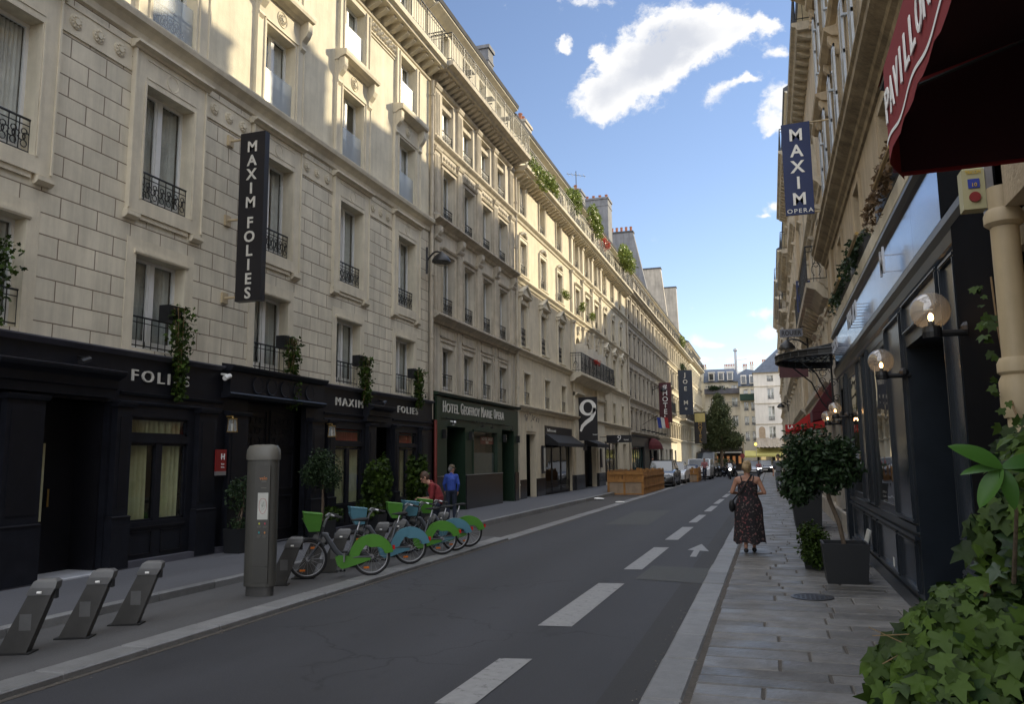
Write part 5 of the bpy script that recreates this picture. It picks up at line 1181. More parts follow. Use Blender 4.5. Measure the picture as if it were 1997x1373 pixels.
tag(aw.build('domed_awning', mat('dark_red_canvas', (.09, .012, .015), .85, .1)), 'dark red domed awning beyond the wooden barrier', 'awning')
s = MB(); wall(DF, s, 72.0, 86.9, .02, 3.4, [(73, 75.6, .5, 2.6), (77.2, 78.4, .12, 2.5), (80, 83, .5, 2.6), (84.5, 86, .12, 2.5)], .2); DF.mould(s, [(0, 3.3), (.16, 3.34), (.2, 3.42), (-.1, 3.46)], 72, 86.9); s.build('shopfront', 'plasterY', bE)
shop(LF, bE, 73, 75.6, .5, 2.6, 3, grille=False); shop(LF, bE, 80, 83, .5, 2.6, 3, grille=False); d = MB(); LF.box(d, 77.2, 78.4, -.3, -.25, .12, 2.5); d.build('door', mat('blue_door', (.02, .04, .08), .5), bE)
long_rail(LF, 'balcony_railing', bE, 74.5, 82, .62, 6.15, .98, .16, True); t = MB(); LF.mould(t, [(0, 5.65), (.3, 5.8), (.66, 5.95), (.66, 6.12), (0, 6.14)], 74.3, 82.2); t.build('balcony_slab', 'trimB', bE)
long_rail(LF, 'balcony_railing', bF, 92, 104.5, .62, 6.15, .98, .2, True); t = MB(); LF.mould(t, [(0, 5.8), (.66, 5.98), (.66, 6.12), (0, 6.14)], 91.8, 104.7); t.build('balcony_slab', 'trimB', bF)
long_rail(LF, 'balcony_railing', bG, 105.2, 118, .62, 6.15, .98, .25, False); t = MB(); LF.mould(t, [(0, 5.8), (.66, 5.98), (.66, 6.12), (0, 6.14)], 105, 118.2); t.build('balcony_slab', 'trimB', bG)
foliage('balcony_shrub', (-8.9, 92.0, 14.8), (.4, 3, .6), 700, .22, 'bright', 'distant green plants on the top balcony near the chimney walls', 'plant', 21)
foliage('balcony_shrub', (-9.0, 93, 11.9), (.3, 3.2, .4), 500, .2, 'olive', 'distant green plants on the fourth floor near the blue hotel sign', 'plant', 22)
# vertical hotel signs
def vsign(y, x0, x1, z0, z1, mt, txt, size, lm, label, num=None, frame=None):
    o = empty('projecting_sign', ((x0+x1)/2, y, z0), label, 'sign'); s = MB(); s.box(x0, x1, y-.06, y+.06, z0, z1); s.build('sign_board', mt, o)
    t_ = MB(); n = len(txt); st = (z1-z0)/(n+.4)
    for i, ch in enumerate(txt):
        if ch != ' ': text(t_, ch, ((x0+x1)/2, y-.065, z1-st*(i+.7)), (1, 0, 0), (0, 0, 1), size, .01, bold=.006)
    t_.build('lettering', lm, o)
    for z in (z0+.3, z1-.3): b = MB(); b.tube([(-9.5, y, z), (x0, y, z)], .03, 5); b.build('bracket', 'iron', o)
    return o
random.seed(21)
vsign(69.8, -8.95, -7.9, 4.75, 8.2, mat('crimson_sign', (.07, .008, .014), .5), '#HOTEL', .62, 'letterw', 'dark red vertical sign reading HOTEL far down the left row')
vsign(85.5, -8.9, -7.45, 6.2, 10.9, mat('petrol_sign', (.012, .022, .045), .5), 'JOE M*', .62, 'letter', 'dark blue vertical sign reading JOE M far down the left row')
o = vsign(99.0, -8.6, -7.2, 3.4, 7.2, 'signblk', '  HOTEL', .62, 'brass', 'black vertical HOTEL sign with gold letters nearest the street tree')
s = MB(); s.box(-8.5, -7.3, 98.9, 98.93, 6.0, 7.05); s.build('emblem_panel', mat('yellow_panel', (.5, .42, .16), .5), o)
fl = MB()
for i, mm in enumerate((0, 1, 2)): fl.add([(-8.3+.28*i, 63.0, 4.9), (-8.3+.28*(i+1), 63.02, 4.8), (-8.3+.28*(i+1)+.1, 63.05, 4.0), (-8.3+.28*i+.1, 63, 4.05)], [(0, 1, 2, 3)], mm)
o = fl.build('flag', [mat('flag_blue', (.03, .05, .25), .8), mat('flag_white', (.6, .6, .58), .8), mat('flag_red', (.4, .03, .03), .8)]); tag(o, 'small blue white and red flag on a pole above the dark shopfront', 'flag')
p_ = MB(); p_.tube([(-9.45, 63, 4.3), (-8.2, 63, 5.05)], .02, 5); p_.build('flag_pole', 'iron', o)
sp = []
for i in range(6):
    u = 58+2.4*i; m_ = MB(); m_.tube([(-9.4, u, 3.6), (-8.6, u, 3.75)], .02, 4); m_.box(-8.75, -8.45, u-.07, u+.07, 3.68, 3.8); o = m_.build('floodlight', 'iron')
    tag(o, 'black floodlight on an arm above the dark shopfront of the grey stone building', 'floodlight', 'floodlights on arms above the dark shopfront')
# ================================================================== RIGHT ROW
RF = Frame('R', 1.60); RS = Frame('R', 1.38)
random.seed(31)
bR = empty('hotel_building', (1.7, 9, 0), 'cream stone building with a glossy black shopfront on the right', 'building')
R0, R1 = -6.0, 21.4
cR = [7.2, 10.6, 14.0, 17.4, 20.0]
cR2 = [4.4, 7.3, 10.2, 13.1, 16.0, 18.9]
ops = [(c-.45, c+.45, 5.05, 6.15) for c in cR]+[(c-.42, c+.42, 7.3, 9.35) for c in cR2]+[(c-.42, c+.42, 10.3, 12.2) for c in cR2]
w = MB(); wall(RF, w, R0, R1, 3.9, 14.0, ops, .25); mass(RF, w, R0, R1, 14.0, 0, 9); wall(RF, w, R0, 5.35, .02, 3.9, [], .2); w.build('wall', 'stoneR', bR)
w = MB(); backplane(RF, w, R0, R1, .1, 14.0); w.build('inner_wall', 'dark', bR)
t = MB()
RF.mould(t, [(0, 6.42), (.04, 6.43), (.06, 6.50), (.12, 6.54), (.14, 6.60), (.25, 6.66), (.30, 6.70), (.31, 6.78), (.35, 6.82), (.35, 6.86), (0, 6.92)], R0, R1, 1)
RF.mould(t, [(0, 9.95), (.1, 9.98), (.16, 10.05), (.16, 10.1), (0, 10.12)], R0, R1, 0)
for c in cR2:
    for z0, h in ((7.3, 2.05), (10.3, 1.9)):
        surround(RF, t, c, z0, .84, h, .12, .05, False)
        RF.mould(t, [(0, z0+h+.2), (.12, z0+h+.22), (.24, z0+h+.32), (.26, z0+h+.38), (0, z0+h+.42)], c-.72, c+.72)
        for sg in (-1, 1): console(RF, t, c+sg*.58, z0+h+.24, .14, .38, .18)
for c in cR: surround(RF, t, c, 5.05, .9, 1.1, .08, .03, False)
RF.box(t, 19.3, 19.9, 0, .06, 3.9, 6.45)
modillions(RF, t, R0, R1, 13.85, .28, .38, .16, .36)
RF.mould(t, [(0, 13.83), (.45, 13.83), (.50, 13.92), (.58, 13.96), (.60, 14.08), (0, 14.12)], R0, R1, 0)
for i in range(70): t.sphere(RF.P(1+i*.29, .02, 12.9+.1*math.sin(i*1.9)), .1, 5)
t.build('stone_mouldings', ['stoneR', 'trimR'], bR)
for c in cR: put_window(RF, bR, c, 5.05, .9, 1.1, 'net')
for c in cR2:
    for z0, h in ((7.3, 2.05), (10.3, 1.9)):
        o = put_window(RF, bR, c, z0, .84, h, 'rail net')
        for sg in (-1, 1):
            s = MB(); u0, u1 = sorted((c+sg*.43, c+sg*.86)); y0_, y1_ = u0, u1
            n0, n1 = .09, .12
            for a, b in ((u0, u0+.05), (u1-.05, u1)): RF.box(s, a, b, n0, n1, z0+.02, z0+h-.02)
            for zz in (z0+.02, z0+h*.5, z0+h-.09): RF.box(s, u0, u1, n0, n1, zz, zz+.07)
            for i in range(int((h-.2)/.07)): zz = z0+.1+i*.07; P = RF.P; s.add([P(u0+.05, n0, zz), P(u1-.05, n0, zz), P(u1-.05, n1+.005, zz+.05), P(u0+.05, n1+.005, zz+.05)], [(0, 1, 2, 3)])
            for zz in (z0+.4, z0+h-.4): RF.box(s, c+sg*.40-.03, c+sg*.40+.03, .02, .13, zz, zz+.04)
            s.build('shutter', 'shutter_w', bR)
roR = attic(RF, bR, R0, R1, 14.1, 14.7, .35, [], .8, 'stoneR', roofz=.6)
chimney(roR, 3, 4.2, 6.3, 7.0, 15.2, 17.6, 4)
def rgen(y0, y1, z1, label, wallm='stoneR', x=1.6, floors=None, ncol=3, zc=12.6, grp=None, sty='rail net', gf=True):
    fr = Frame('R', x)
    fl = floors or [(3.75, 5.2), (6.3, 8.2), (9.0, 10.6)]
    fl = [f for f in fl if f[1] < zc-.4]
    b, ro, c = gen_building(fr, 'apartment_building', label, y0, y1, fl, ncol, wallm, 'trimB', .02, zc, ww=.9, style=sty, cor=.5, attich=max(z1-zc, .6), rail=True, setb=.25, roofz=1.2)
    return fr, b, ro
fr2, b2, ro2 = rgen(21.4, 34.5, 15.6, 'cream building with a heavy balcony ledge just beyond the white shutters', zc=13.2, ncol=4)
fr3, b3, ro3 = rgen(34.5, 44.5, 17.3, 'tall cream building beyond the blue framed sign on the right', zc=14.6, x=1.45, ncol=3, floors=[(3.75, 5.2), (6.3, 8.2), (9.0, 10.6), (11.6, 13.2)])
fr4, b4_, ro4 = rgen(44.5, 55.0, 15.5, 'fourth cream building from the camera on the right', zc=12.8, x=1.5, ncol=3)
fr5, b5, ro5 = rgen(55.0, 61.0, 13.3, 'low narrow cream building in the right row', zc=11.4, x=1.5, ncol=2)
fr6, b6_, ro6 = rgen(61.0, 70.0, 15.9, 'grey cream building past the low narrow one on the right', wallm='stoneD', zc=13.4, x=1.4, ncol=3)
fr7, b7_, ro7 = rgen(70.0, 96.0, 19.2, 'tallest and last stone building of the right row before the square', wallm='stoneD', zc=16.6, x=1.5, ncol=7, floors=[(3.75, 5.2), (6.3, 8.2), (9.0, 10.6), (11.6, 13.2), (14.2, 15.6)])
for (u, z0, z1) in ((23.5, 15.6, 18.4), (27.5, 15.8, 17.4), (31.0, 15.6, 18.6)): chimney(ro2, 3.0, 4.0, u, u+.9, z0, z1, 3, 'chimney', 'y')
for (u, z0, z1) in ((36.5, 17, 19.2), (41, 17, 18.8)): chimney(ro3, 3.0, 4.0, u, u+.8, z0, z1, 3, 'chimney', 'y')
# balcony ledge of the second building
t = MB(); fr2.mould(t, [(0, 5.7), (.12, 5.74), (.3, 5.95), (.5, 6.02), (.52, 6.14), (0, 6.18)], 21.5, 30.5); modillions(fr2, t, 24.0, 30.4, 5.98, .3, .42, .18, .6)
for i in range(40): t.sphere(fr2.P(21.7+i*.22, .03, 5.35+.12*math.sin(i*2.1)), .09, 5)
t.build('balcony_slab', 'trimB', b2); long_rail(fr2, 'balcony_railing', b2, 21.6, 30.4, .48, 6.16, .95, .16, True)
t = MB(); fr3.mould(t, [(0, 5.7), (.3, 5.95), (.5, 6.02), (.5, 6.14), (0, 6.18)], 36, 44); t.build('balcony_slab', 'trimB', b3); long_rail(fr3, 'balcony_railing', b3, 36, 44, .46, 6.16, .95, .2, True)
t = MB(); t.box(1.42, 1.62, 17.7, 34.4, .02, .5); 
wall(Frame('R', 1.5), t, 17.6, 34.4, .4, 3.9, [(18.4, 20, .5, 3.0), (21.8, 23.4, .12, 2.8), (24.5, 27, .6, 2.8), (28.5, 30, .12, 2.8), (31, 33.5, .6, 2.8)], .25); t.build('ground_floor_front', 'stoneD', b2)
# ---- black shopfront
s = MB(); S0, S1 = 5.35, 17.5
rops = [(7.05, 8.98, .12, 2.80), (7.15, 8.90, 2.97, 3.24), (10.42, 12.1, 1.05, 3.12), (13.85, 15.5, 1.05, 3.12), (16.1, 17.1, .12, 3.0)]
wall(RS, s, S0, S1, .02, 3.5, rops, .5, 0)
RS.box(s, S0, S1, -.3, .0, 3.5, 4.12, 0)
RS.box(s, S0, 7.05, 0, .04, .05, .26, 0); RS.box(s, 8.98, 16.05, 0, .04, .05, .26, 0)
RS.mould(s, [(0, 3.24), (.03, 3.26), (.045, 3.34), (.07, 3.40), (.07, 3.46), (0, 3.50)], S0, S1, 0)
RS.mould(s, [(0, 4.05), (.05, 4.07), (.08, 4.12), (.08, 4.16), (-.22, 4.2)], S0, S1, 0)
def panel(u0, u1, z0, z1, w_=.035):
    RS.box(s, u0+w_, u1-w_, -.01, .006, z0+w_, z1-w_, 1)
    for a, b, c, d in ((u0, u1, z0, z0+w_), (u0, u1, z1-w_, z1), (u0, u0+w_, z0+w_, z1-w_), (u1-w_, u1, z0+w_, z1-w_)):
        RS.box(s, a, b, 0, .03, c, d, 0); RS.box(s, a+.008, b-.008, .03, .04, c+.008, d-.008, 0)
panel(6.45, 6.98, 1.05, 3.2); panel(9.1, 10.3, 1.02, 3.2); panel(12.25, 12.75, 1.02, 3.2); panel(12.85, 13.7, 1.02, 3.2); panel(15.6, 16.0, 1.02, 3.2)
for a, b in ((9.12, 10.28), (10.42, 12.1), (12.25, 12.75), (12.85, 13.7), (13.9, 15.45)): panel(a, b, .32, .84)
panel(6.42, 6.98, .32, .84); panel(7.12, 8.93, 2.92, 3.23, .03)
RS.box(s, 9.0, 16.05, 0, .05, .86, .90, 0); RS.box(s, 9.0, 16.05, 0, .03, .94, 1.0, 0)
M['gloss'] = mat('glossy_black_paint', (.012, .016, .022), .30, .25, 2.5, spec=.35, bump=.04, bscale=3)
M['panelb'] = mat('sky_sheen_gloss_panel', (.055, .068, .092), .22, .2, 1.6, metal=.55, bump=.04, bscale=2.5)  # blue-grey tint stands in for sky reflected in the black panels and transom
s.build('shopfront', ['gloss', 'panelb'], bR)
s = MB()
M['fascia'] = mat('blued_metal_fascia', (.30, .40, .58), .16, .10, 1.4, metal=.8, bump=.05, bscale=2)
for i in range(8): a = 6.7+i*1.35; RS.box(s, a, a+1.342, .01, .022, 3.53, 4.04)
s.build('fascia', 'fascia', bR)
M['black_pier'] = mat('matt_black_pier', (.005, .005, .006), .8, .15, spec=.03)
s = MB(); RS.box(s, 5.33, 6.36, .0, .05, .05, 3.5); RS.box(s, 5.33, 6.66, .0, .05, 3.5, 4.1); s.build('black_pier', 'black_pier' if 'black_pier' in M else 'navyp', bR)
s = MB(); RS.box(s, 7.15, 8.9, -.04, -.03, 2.97, 3.24); s.build('transom_glass', 'panelb', bR)
for a, b in ((10.42, 12.1), (13.85, 15.5)):
    f = MB()
    for u in (a, b-.06): RS.box(f, u, u+.06, -.08, -.004, 1.05, 3.12)
    RS.box(f, a+.06, b-.06, -.08, -.006, 1.05, 1.11); RS.box(f, a+.06, b-.06, -.08, -.006, 3.06, 3.12); o = f.build('shop_window', 'gloss', bR)
    g = MB(); RS.box(g, a+.06, b-.06, -.020, -.016, 1.11, 3.06); g.build('pane', glassmat('reflective_shop_glass', (.6, .62, .6), .16), o)
    b_ = MB(); RS.box(b_, a, b, -.95, -.9, 1.0, 3.12); b_.build('interior_panel', mat('olive_interior', (.15, .16, .11), .8, .5, 2), o)
    b_ = MB(); c0 = RS.P((a+b)/2-.3, -.35, 2.3); b_.sphere(c0, .05, 8); b_.tube([c0, (c0[0], c0[1], 3.1)], .006, 4); b_.build('hanging_lamp', 'bulb', o)
d = MB(); RS.box(d, 7.05, 8.98, -.55, -.5, .12, 2.8); d.build('door', mat('matt_black_door', (.004, .004, .005), .8, 0), bR); d = MB(); RS.box(d, 16.1, 17.1, -.5, -.45, .12, 3.0); d.build('door', 'navyp', bR)
# letters standing off the fascia
def fletters(txt, u, z, size, sp):
    mb = MB()
    for i, ch in enumerate(txt):
        uu = u-i*sp; text(mb, ch, RS.P(uu, .13, z), (0, -1, 0), (0, 0, 1), size, .02, bold=.004)
        for dz in (-.09, .09): mb.tube([RS.P(uu, .02, z+dz), RS.P(uu, .12, z+dz)], .008, 4)
        mb.build('raised_letter', 'alu', bR); mb = MB()
fletters('MAXIM', 13.2, 3.76, .34, .26); fletters('M', 9.25, 3.76, .40, .3); fletters('OPERA', 16.6, 3.76, .30, .26)
# cream ledge, brass tube lights, planters
t = MB(); RS.mould(t, [(-.22, 4.2), (.02, 4.2), (.05, 4.24), (.05, 4.42), (-.22, 4.46)], S0-.3, S1, 0); t.build('ledge', 'trim', bR)
for i, u in enumerate((8.3, 11.3, 14.0, 16.4)):
    l_ = MB(); l_.tube([RS.P(u-.6, .20, 4.50), RS.P(u+.6, .20, 4.50)], .022, 8); o = l_.build('tube_light', 'brass'); tag(o, ['brass tube light nearest the red awning above the blue fascia', 'second brass tube light from the red awning above the blue fascia', 'third brass tube light from the red awning above the blue fascia', 'farthest brass tube light above the blue fascia beside the iron canopy'][i], 'tube light')
    a_ = MB()
    for du in (-.4, .4): a_.tube([RS.P(u+du, -.05, 4.44), RS.P(u+du, .1, 4.56), RS.P(u+du, .20, 4.52)], .010, 5)
    a_.build('arm', 'iron', o)
for i, (u, L_, mt, hh) in enumerate(((9.3, .9, 'dry', .55), (12.4, .9, 'ivyd', .5), (15.0, 1.3, 'ivyd', .6))):
    lab = ['long dark trough of dried brown plants on the ledge above the shop letters', 'trough of dark green plants in the middle of the right hand ledge', 'farthest trough of trailing dark green plants on the right hand ledge'][i]
    o = empty('ledge_planter', RS.P(u, .0, 4.46), lab, 'planter'); p_ = MB(); RS.box(p_, u-L_, u+L_, -.20, .04, 4.46, 4.66); p_.build('trough', 'iron', o)
    pts, q = blob_pts(RS.P(u, -.0, 4.72), (.17, L_+.1, hh*.45), 1500, 40+i, nsub=14); leaves('foliage', pts, .065 if mt == 'dry' else .06, mt, o, 'oval', out=q*.6, seed=i)
    rs = np.random.RandomState(i); N = 350; uu = rs.uniform(u-L_, u+L_, N); tt = rs.uniform(0, 1, N)**1.5; leaves('trailing_leaves', np.stack([1.38-.10-rs.uniform(0, .08, N), uu, 4.62-.35*tt*(.5+.5*np.sin(uu*9))], 1), .05, mt, o, 'ivy', seed=i+4)
# globes
def globe(x, y, z, R, label):
    o = empty('globe_lamp', (x, y, z-R-.06), label, 'wall lamp'); b_ = MB(); b_.lathe([(.06, z-R-.06), (.065, z-R-.02), (.055, z-R+.02)], (x, y, 0), 'z', 16); b_.tube([(x, y, z-R-.03), (1.40, y+.02, z-R-.03)], .024, 8); b_.sphere((1.34, y+.02, z-R-.0), .05, 10); b_.build('arm', 'iron', o)
    g = MB(); g.sphere((x, y, z), R, 28); g.build('glass_globe', 'globe', o, smooth='all')
    l_ = MB(); l_.sphere((x, y, z-R*.35), R*.14, 10, 0, (1, 1, 1.8)); l_.build('bulb', 'bulb', o, smooth='all'); s_ = MB(); s_.tube([(x, y, z-R), (x, y, z-R*.55)], R*.16, 8); s_.build('socket', 'iron', o)
    lt = bpy.data.lights.new('bulb_light', 'POINT'); lt.energy = 1.2; lt.color = (1, .6, .28); lt.shadow_soft_size = .03; lo = bpy.data.objects.new('bulb_light', lt); COL.objects.link(lo); lo.parent = o; lo.location = (0, 0, R*.85+.0)
    return o
globe(1.11, 6.12, 2.70, .130, 'largest and nearest clear globe lamp with a lit filament on the black shopfront')
globe(1.13, 8.95, 2.67, .125, 'second clear globe lamp beside the tall shop window')
globe(1.14, 15.4, 2.55, .115, 'higher of the two small far globe lamps above the potted tree'); globe(1.13, 17.3, 2.50, .115, 'lower and farther of the two small globe lamps above the potted tree')
# iron canopy
o = empty('iron_canopy', (.8, 17.6, 3.5), 'fan shaped black iron and glass entrance canopy on scroll brackets', 'canopy')
c = MB(); cx0, cy0 = 1.42, 18.0; N = 18; A = []
for i in range(N+1):
    a = math.pi/2+math.pi*i/N; ex, ey = cx0+1.22*math.cos(a), cy0+1.35*math.sin(a); A.append((ex, ey))
    c.tube([(cx0, cy0+.9*math.sin(a), 4.0), (ex, ey, 3.82)], .014, 5); c.tube([(ex, ey, 3.82), (ex-.0, ey, 3.70)], .012, 4)
for z, r_ in ((3.82, .022), (3.70, .02)): c.tube([(x, y, z) for x, y in A], r_, 6)
c.tube([(cx0, 16.8, 3.98), (cx0, 19.2, 3.98)], .04, 6); c.poly([(x, y, 3.70) for x, y in A[:1]]+[(A[0][0], A[0][1], 3.82), (cx0-.02, 16.9, 4.02)], (0, .02, 0))
for i in range(N): (x, y), (x2, y2) = A[i], A[i+1]; c.quad((x, y, 3.70), (x2, y2, 3.70), (x2, y2, 3.82), (x, y, 3.82))
for k in (.35, .55, .75): c.tube([(cx0+(x-cx0)*k, cy0+(y-cy0)*k, 4.0-.18*k) for x, y in A], .010, 4)
c.build('frame', 'iron', o)
g = MB()
for i in range(N): (x, y), (x2, y2) = A[i], A[i+1]; g.quad((cx0, cy0+.9*(y-cy0)/1.35, 4.005), (cx0, cy0+.9*(y2-cy0)/1.35, 4.005), (x2, y2, 3.83), (x, y, 3.83))
g.build('glass_roof', glassmat('dirty_wired_glass', (.35, .42, .5), .02, .2, .06), o)
for yy in (17.0, 19.0):
    b_ = MB(); b_.tube([(1.38, yy, 3.95), (1.38, yy, 2.55)], .022, 6); b_.tube([(1.38, yy, 2.6), (1.15, yy, 2.9), (.95, yy, 3.35), (.55, yy, 3.72)], .016, 6)
    for (x, z, R) in ((1.22, 3.55, .13), (.98, 3.62, .09), (1.25, 3.15, .10), (1.3, 2.85, .07), (1.05, 3.2, .07), (.8, 3.68, .06)):
        b_.tube([(x+R*(1-t/14)*math.cos(t*.75), yy, z+R*(1-t/14)*math.sin(t*.75)) for t in range(13)], .009, 5)
    b_.build('scroll_bracket', 'iron', o)
# signs on the right
o = empty('projecting_sign', (.85, 17.5, 6.85), 'dark blue banner sign reading MAXIM OPERA high on the right', 'sign')
s = MB(); s.add([(.565, 17.45, 8.80), (1.145, 17.45, 8.82), (1.14, 17.45, 6.78), (.565, 17.45, 6.78), (.565, 17.49, 8.80), (1.145, 17.49, 8.82), (1.14, 17.49, 6.78), (.565, 17.49, 6.78)], [(0, 1, 2, 3), (7, 6, 5, 4), (0, 4, 5, 1), (1, 5, 6, 2), (2, 6, 7, 3), (3, 7, 4, 0)]); s.build('sign_board', 'signblue', o)
t_ = MB()
for i, ch in enumerate('MAXIM'): text(t_, ch, (.855, 17.445, 8.53-i*.355), (1, 0, 0), (0, 0, 1), .37, .006, bold=.008)
t_.build('lettering', 'letterw', o); t_ = MB(); text(t_, 'OPERA', (.855, 17.445, 6.86), (1, 0, 0), (0, 0, 1), .13, .006, width=.52, space=1.25); t_.build('lettering', 'letterw', o)
for z_ in (8.80, 6.82): b_ = MB(); b_.tube([(1.6, 17.47, z_), (1.1, 17.47, z_)], .018, 6); b_.build('bracket', 'pipe', o)
s = MB(); s.box(.33, 1.04, 22.0, 22.05, 3.76, 4.08); o = s.build('projecting_sign', mat('oxblood_board', (.07, .018, .022), .6, .1)); tag(o, 'blank dark red rectangular sign board just under the iron canopy', 'sign')
b_ = MB(); b_.tube([(1.04, 22.02, 3.92), (1.5, 22.02, 3.92)], .02, 5); b_.build('bracket', 'iron', o)
o = empty('projecting_sign', (.8, 27, 5.5), 'small grey projecting sign reading ROUIER above the iron canopy', 'sign'); s = MB(); s.box(.48, 1.18, 27, 27.06, 5.54, 5.80); s.build('sign_board', mat('pewter_board', (.16, .17, .20), .5, .2), o)
t_ = MB(); text(t_, 'ROUIER', (.83, 26.99, 5.66), (1, 0, 0), (0, 0, 1), .22, .006, bold=.006, width=.60); t_.build('lettering', 'signblk', o); b_ = MB(); b_.tube([(1.1, 27.03, 5.85), (1.6, 27.03, 5.85)], .02, 5); b_.build('bracket', 'iron', o)
o = empty('projecting_sign', (1.25, 26, 6.2), 'dark blue framed sign with scrolls on the balcony right of the blue banner', 'sign'); s = MB(); s.box(1.02, 1.44, 26, 26.04, 6.95, 7.15); s.box(1.02, 1.06, 26, 26.04, 6.15, 6.95); s.box(1.40, 1.44, 26, 26.04, 6.15, 6.95); s.box(1.06, 1.40, 26, 26.04, 6.15, 6.2); s.sphere((1.2, 26.02, 6.6), .13, 10, 0, (1, .2, 1.6))
for i in range(4): s.torus((1.32, 26.02, 6.3+i*.16), .06, .015, 'y', 8, 4, i, i+4.5)
s.build('sign_frame', 'signblue', o); t_ = MB(); text(t_, 'HELL', (1.23, 25.99, 7.05), (1, 0, 0), (0, 0, 1), .13, .006, width=.3); t_.build('lettering', 'letter', o)
street_lamp(Frame('R', 1.5), 29.0, 5.6, .65, 'black bell shaped street lamp above the grey ROUIER sign')
street_lamp(Frame('R', 1.45), 60.0, 5.4, .45, 'distant street lamp against the white building at the end of the street')
# red awnings beyond
awning(Frame('R', 1.5), 'red_awning', 24.0, 26.5, 3.2, .85, .62, .12, 'redcl2', 'bright red awning sloping down behind the potted tree')
s = MB(); s.box(.44, .80, 24.3, 24.36, 2.36, 2.62); o = s.build('projecting_sign', 'redcl2'); tag(o, 'small red and white panel at the low edge of the bright red awning', 'sign'); t_ = MB(); text(t_, 'LAF', (.62, 24.29, 2.55), (1, 0, 0), (0, 0, 1), .14, .005, bold=.004); t_.build('lettering', 'letterw', o)
awning(Frame('R', 1.5), 'folded_awning', 20.4, 21.6, 3.5, .5, .7, .25, mat('wine_canvas', (.09, .016, .022), .85, .15), 'wine red folded awning hanging under the iron canopy')
# near awning
o = empty('restaurant_awning', (1.0, 1.5, 3.0), 'large dark red restaurant awning lettered PAVILLON at the top right', 'awning')
a = MB(); Y0, Y1 = -2.0, 3.92
a.add([(.55, Y0, 3.37), (.55, Y1-.1, 3.37), (1.45, Y1-.0, 4.3), (1.45, Y0, 4.3), (.56, Y0, 3.355), (.56, Y1-.1, 3.355), (1.45, Y1, 4.285), (1.45, Y0, 4.285)], [(0, 1, 2, 3), (7, 6, 5, 4)]); a.build('canopy', 'redcl', o)
f = MB(); k = 60; vs = []
def fx(y): return .55+(.10*max(0, (y-3.6)/.32)**2 if y > 3.6 else 0)
for i in range(k+1):
    y = Y0+(Y1-Y0)*i/k; zb_ = 2.97+(.16*((y-3.72)/.2)**2 if y > 3.72 else 0)*0+.012*math.sin(y*22)
    vs += [(fx(y), y, 3.37), (fx(y), y, zb_)]
f.add(vs, [(2*i, 2*i+2, 2*i+3, 2*i+1) for i in range(k)]); f.add([(fx(Y1), Y1, 3.37), (fx(Y1), Y1, 2.975), (1.45, Y1, 2.985), (1.45, Y1, 4.3)], [(0, 1, 2, 3)]); f.build('valance', 'redcl', o)
f = MB(); vs = []
for i in range(k*2+1):
    y = 1.0+(3.66-1.0)*i/(2*k); z_ = 3.015+.018*math.sin(y*11); vs += [(fx(y)-.004, y, z_), (fx(y)-.004, y, z_+.016)]
f.add(vs, [(2*i, 2*i+2, 2*i+3, 2*i+1) for i in range(2*k)]); f.build('white_piping', 'letterw', o)
f = MB(); f.tube([(.57, Y0, 3.36), (.57, Y1-.12, 3.36)], .014, 6)
for y in (3.88, 3.0, 2.1, 1.2, .2): f.tube([(.58, y, 3.34), (1.45, y, 3.62)], .008, 5)
f.build('frame_bars', 'iron', o)
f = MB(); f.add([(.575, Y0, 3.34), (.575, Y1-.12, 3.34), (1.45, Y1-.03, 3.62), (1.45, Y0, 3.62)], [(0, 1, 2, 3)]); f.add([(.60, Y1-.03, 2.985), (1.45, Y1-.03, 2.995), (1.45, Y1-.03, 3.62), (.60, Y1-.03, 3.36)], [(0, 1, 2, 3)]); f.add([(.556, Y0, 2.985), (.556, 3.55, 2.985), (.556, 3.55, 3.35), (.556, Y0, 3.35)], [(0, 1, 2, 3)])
f.build('underside_shade', mat('maroon_underside_shade', (.035, .004, .008), .95, .1, 3), o)  # dark sheets inside the awning, its shade put into their maroon
f = MB()
for i, ch in enumerate('PAVILLON'): text(f, ch, (.544, 3.55-i*.126+(.012 if i in (3, 4, 5) else 0), 3.165), (0, -1, 0), (0, 0, 1), .20, .004, width=None if ch in 'IL' else .105, bold=.003)
f.build('lettering', 'letterw', o)
# pillar, pipe and red button box near the camera
p_ = MB(); p_.tube([(1.315, 5.0, .1), (1.315, 5.0, 3.2)], .072, 16)
for z in (2.18, 3.02): p_.lathe([(.078, z-.05), (.10, z-.03), (.10, z+.02), (.085, z+.05)], (1.315, 5.0, 0), 'z', 18)
p_.lathe([(.085, 1.9), (.098, 1.95), (.098, 2.1), (.08, 2.14)], (1.315, 5.0, 0), 'z', 18)
tag(p_.build('cream_pipe', 'pipe', smooth=True), 'thick cream painted pipe with collars at the right edge', 'pipe')
p_ = MB(); p_.box(1.30, 1.7, 3.9, 4.9, 3.06, 3.5); p_.box(1.44, 1.6, 3.0, 5.35, 2.9, 3.1); p_.build('stone_corbel', 'stoneR', bR)
bx = MB(); bx.cbox(1.155, 1.275, 5.14, 5.24, 3.13, 3.38, .01); o = tag(bx.build('alarm_box', 'yellowbox'), 'pale yellow wall box with a round red button under the red awning', 'alarm box')
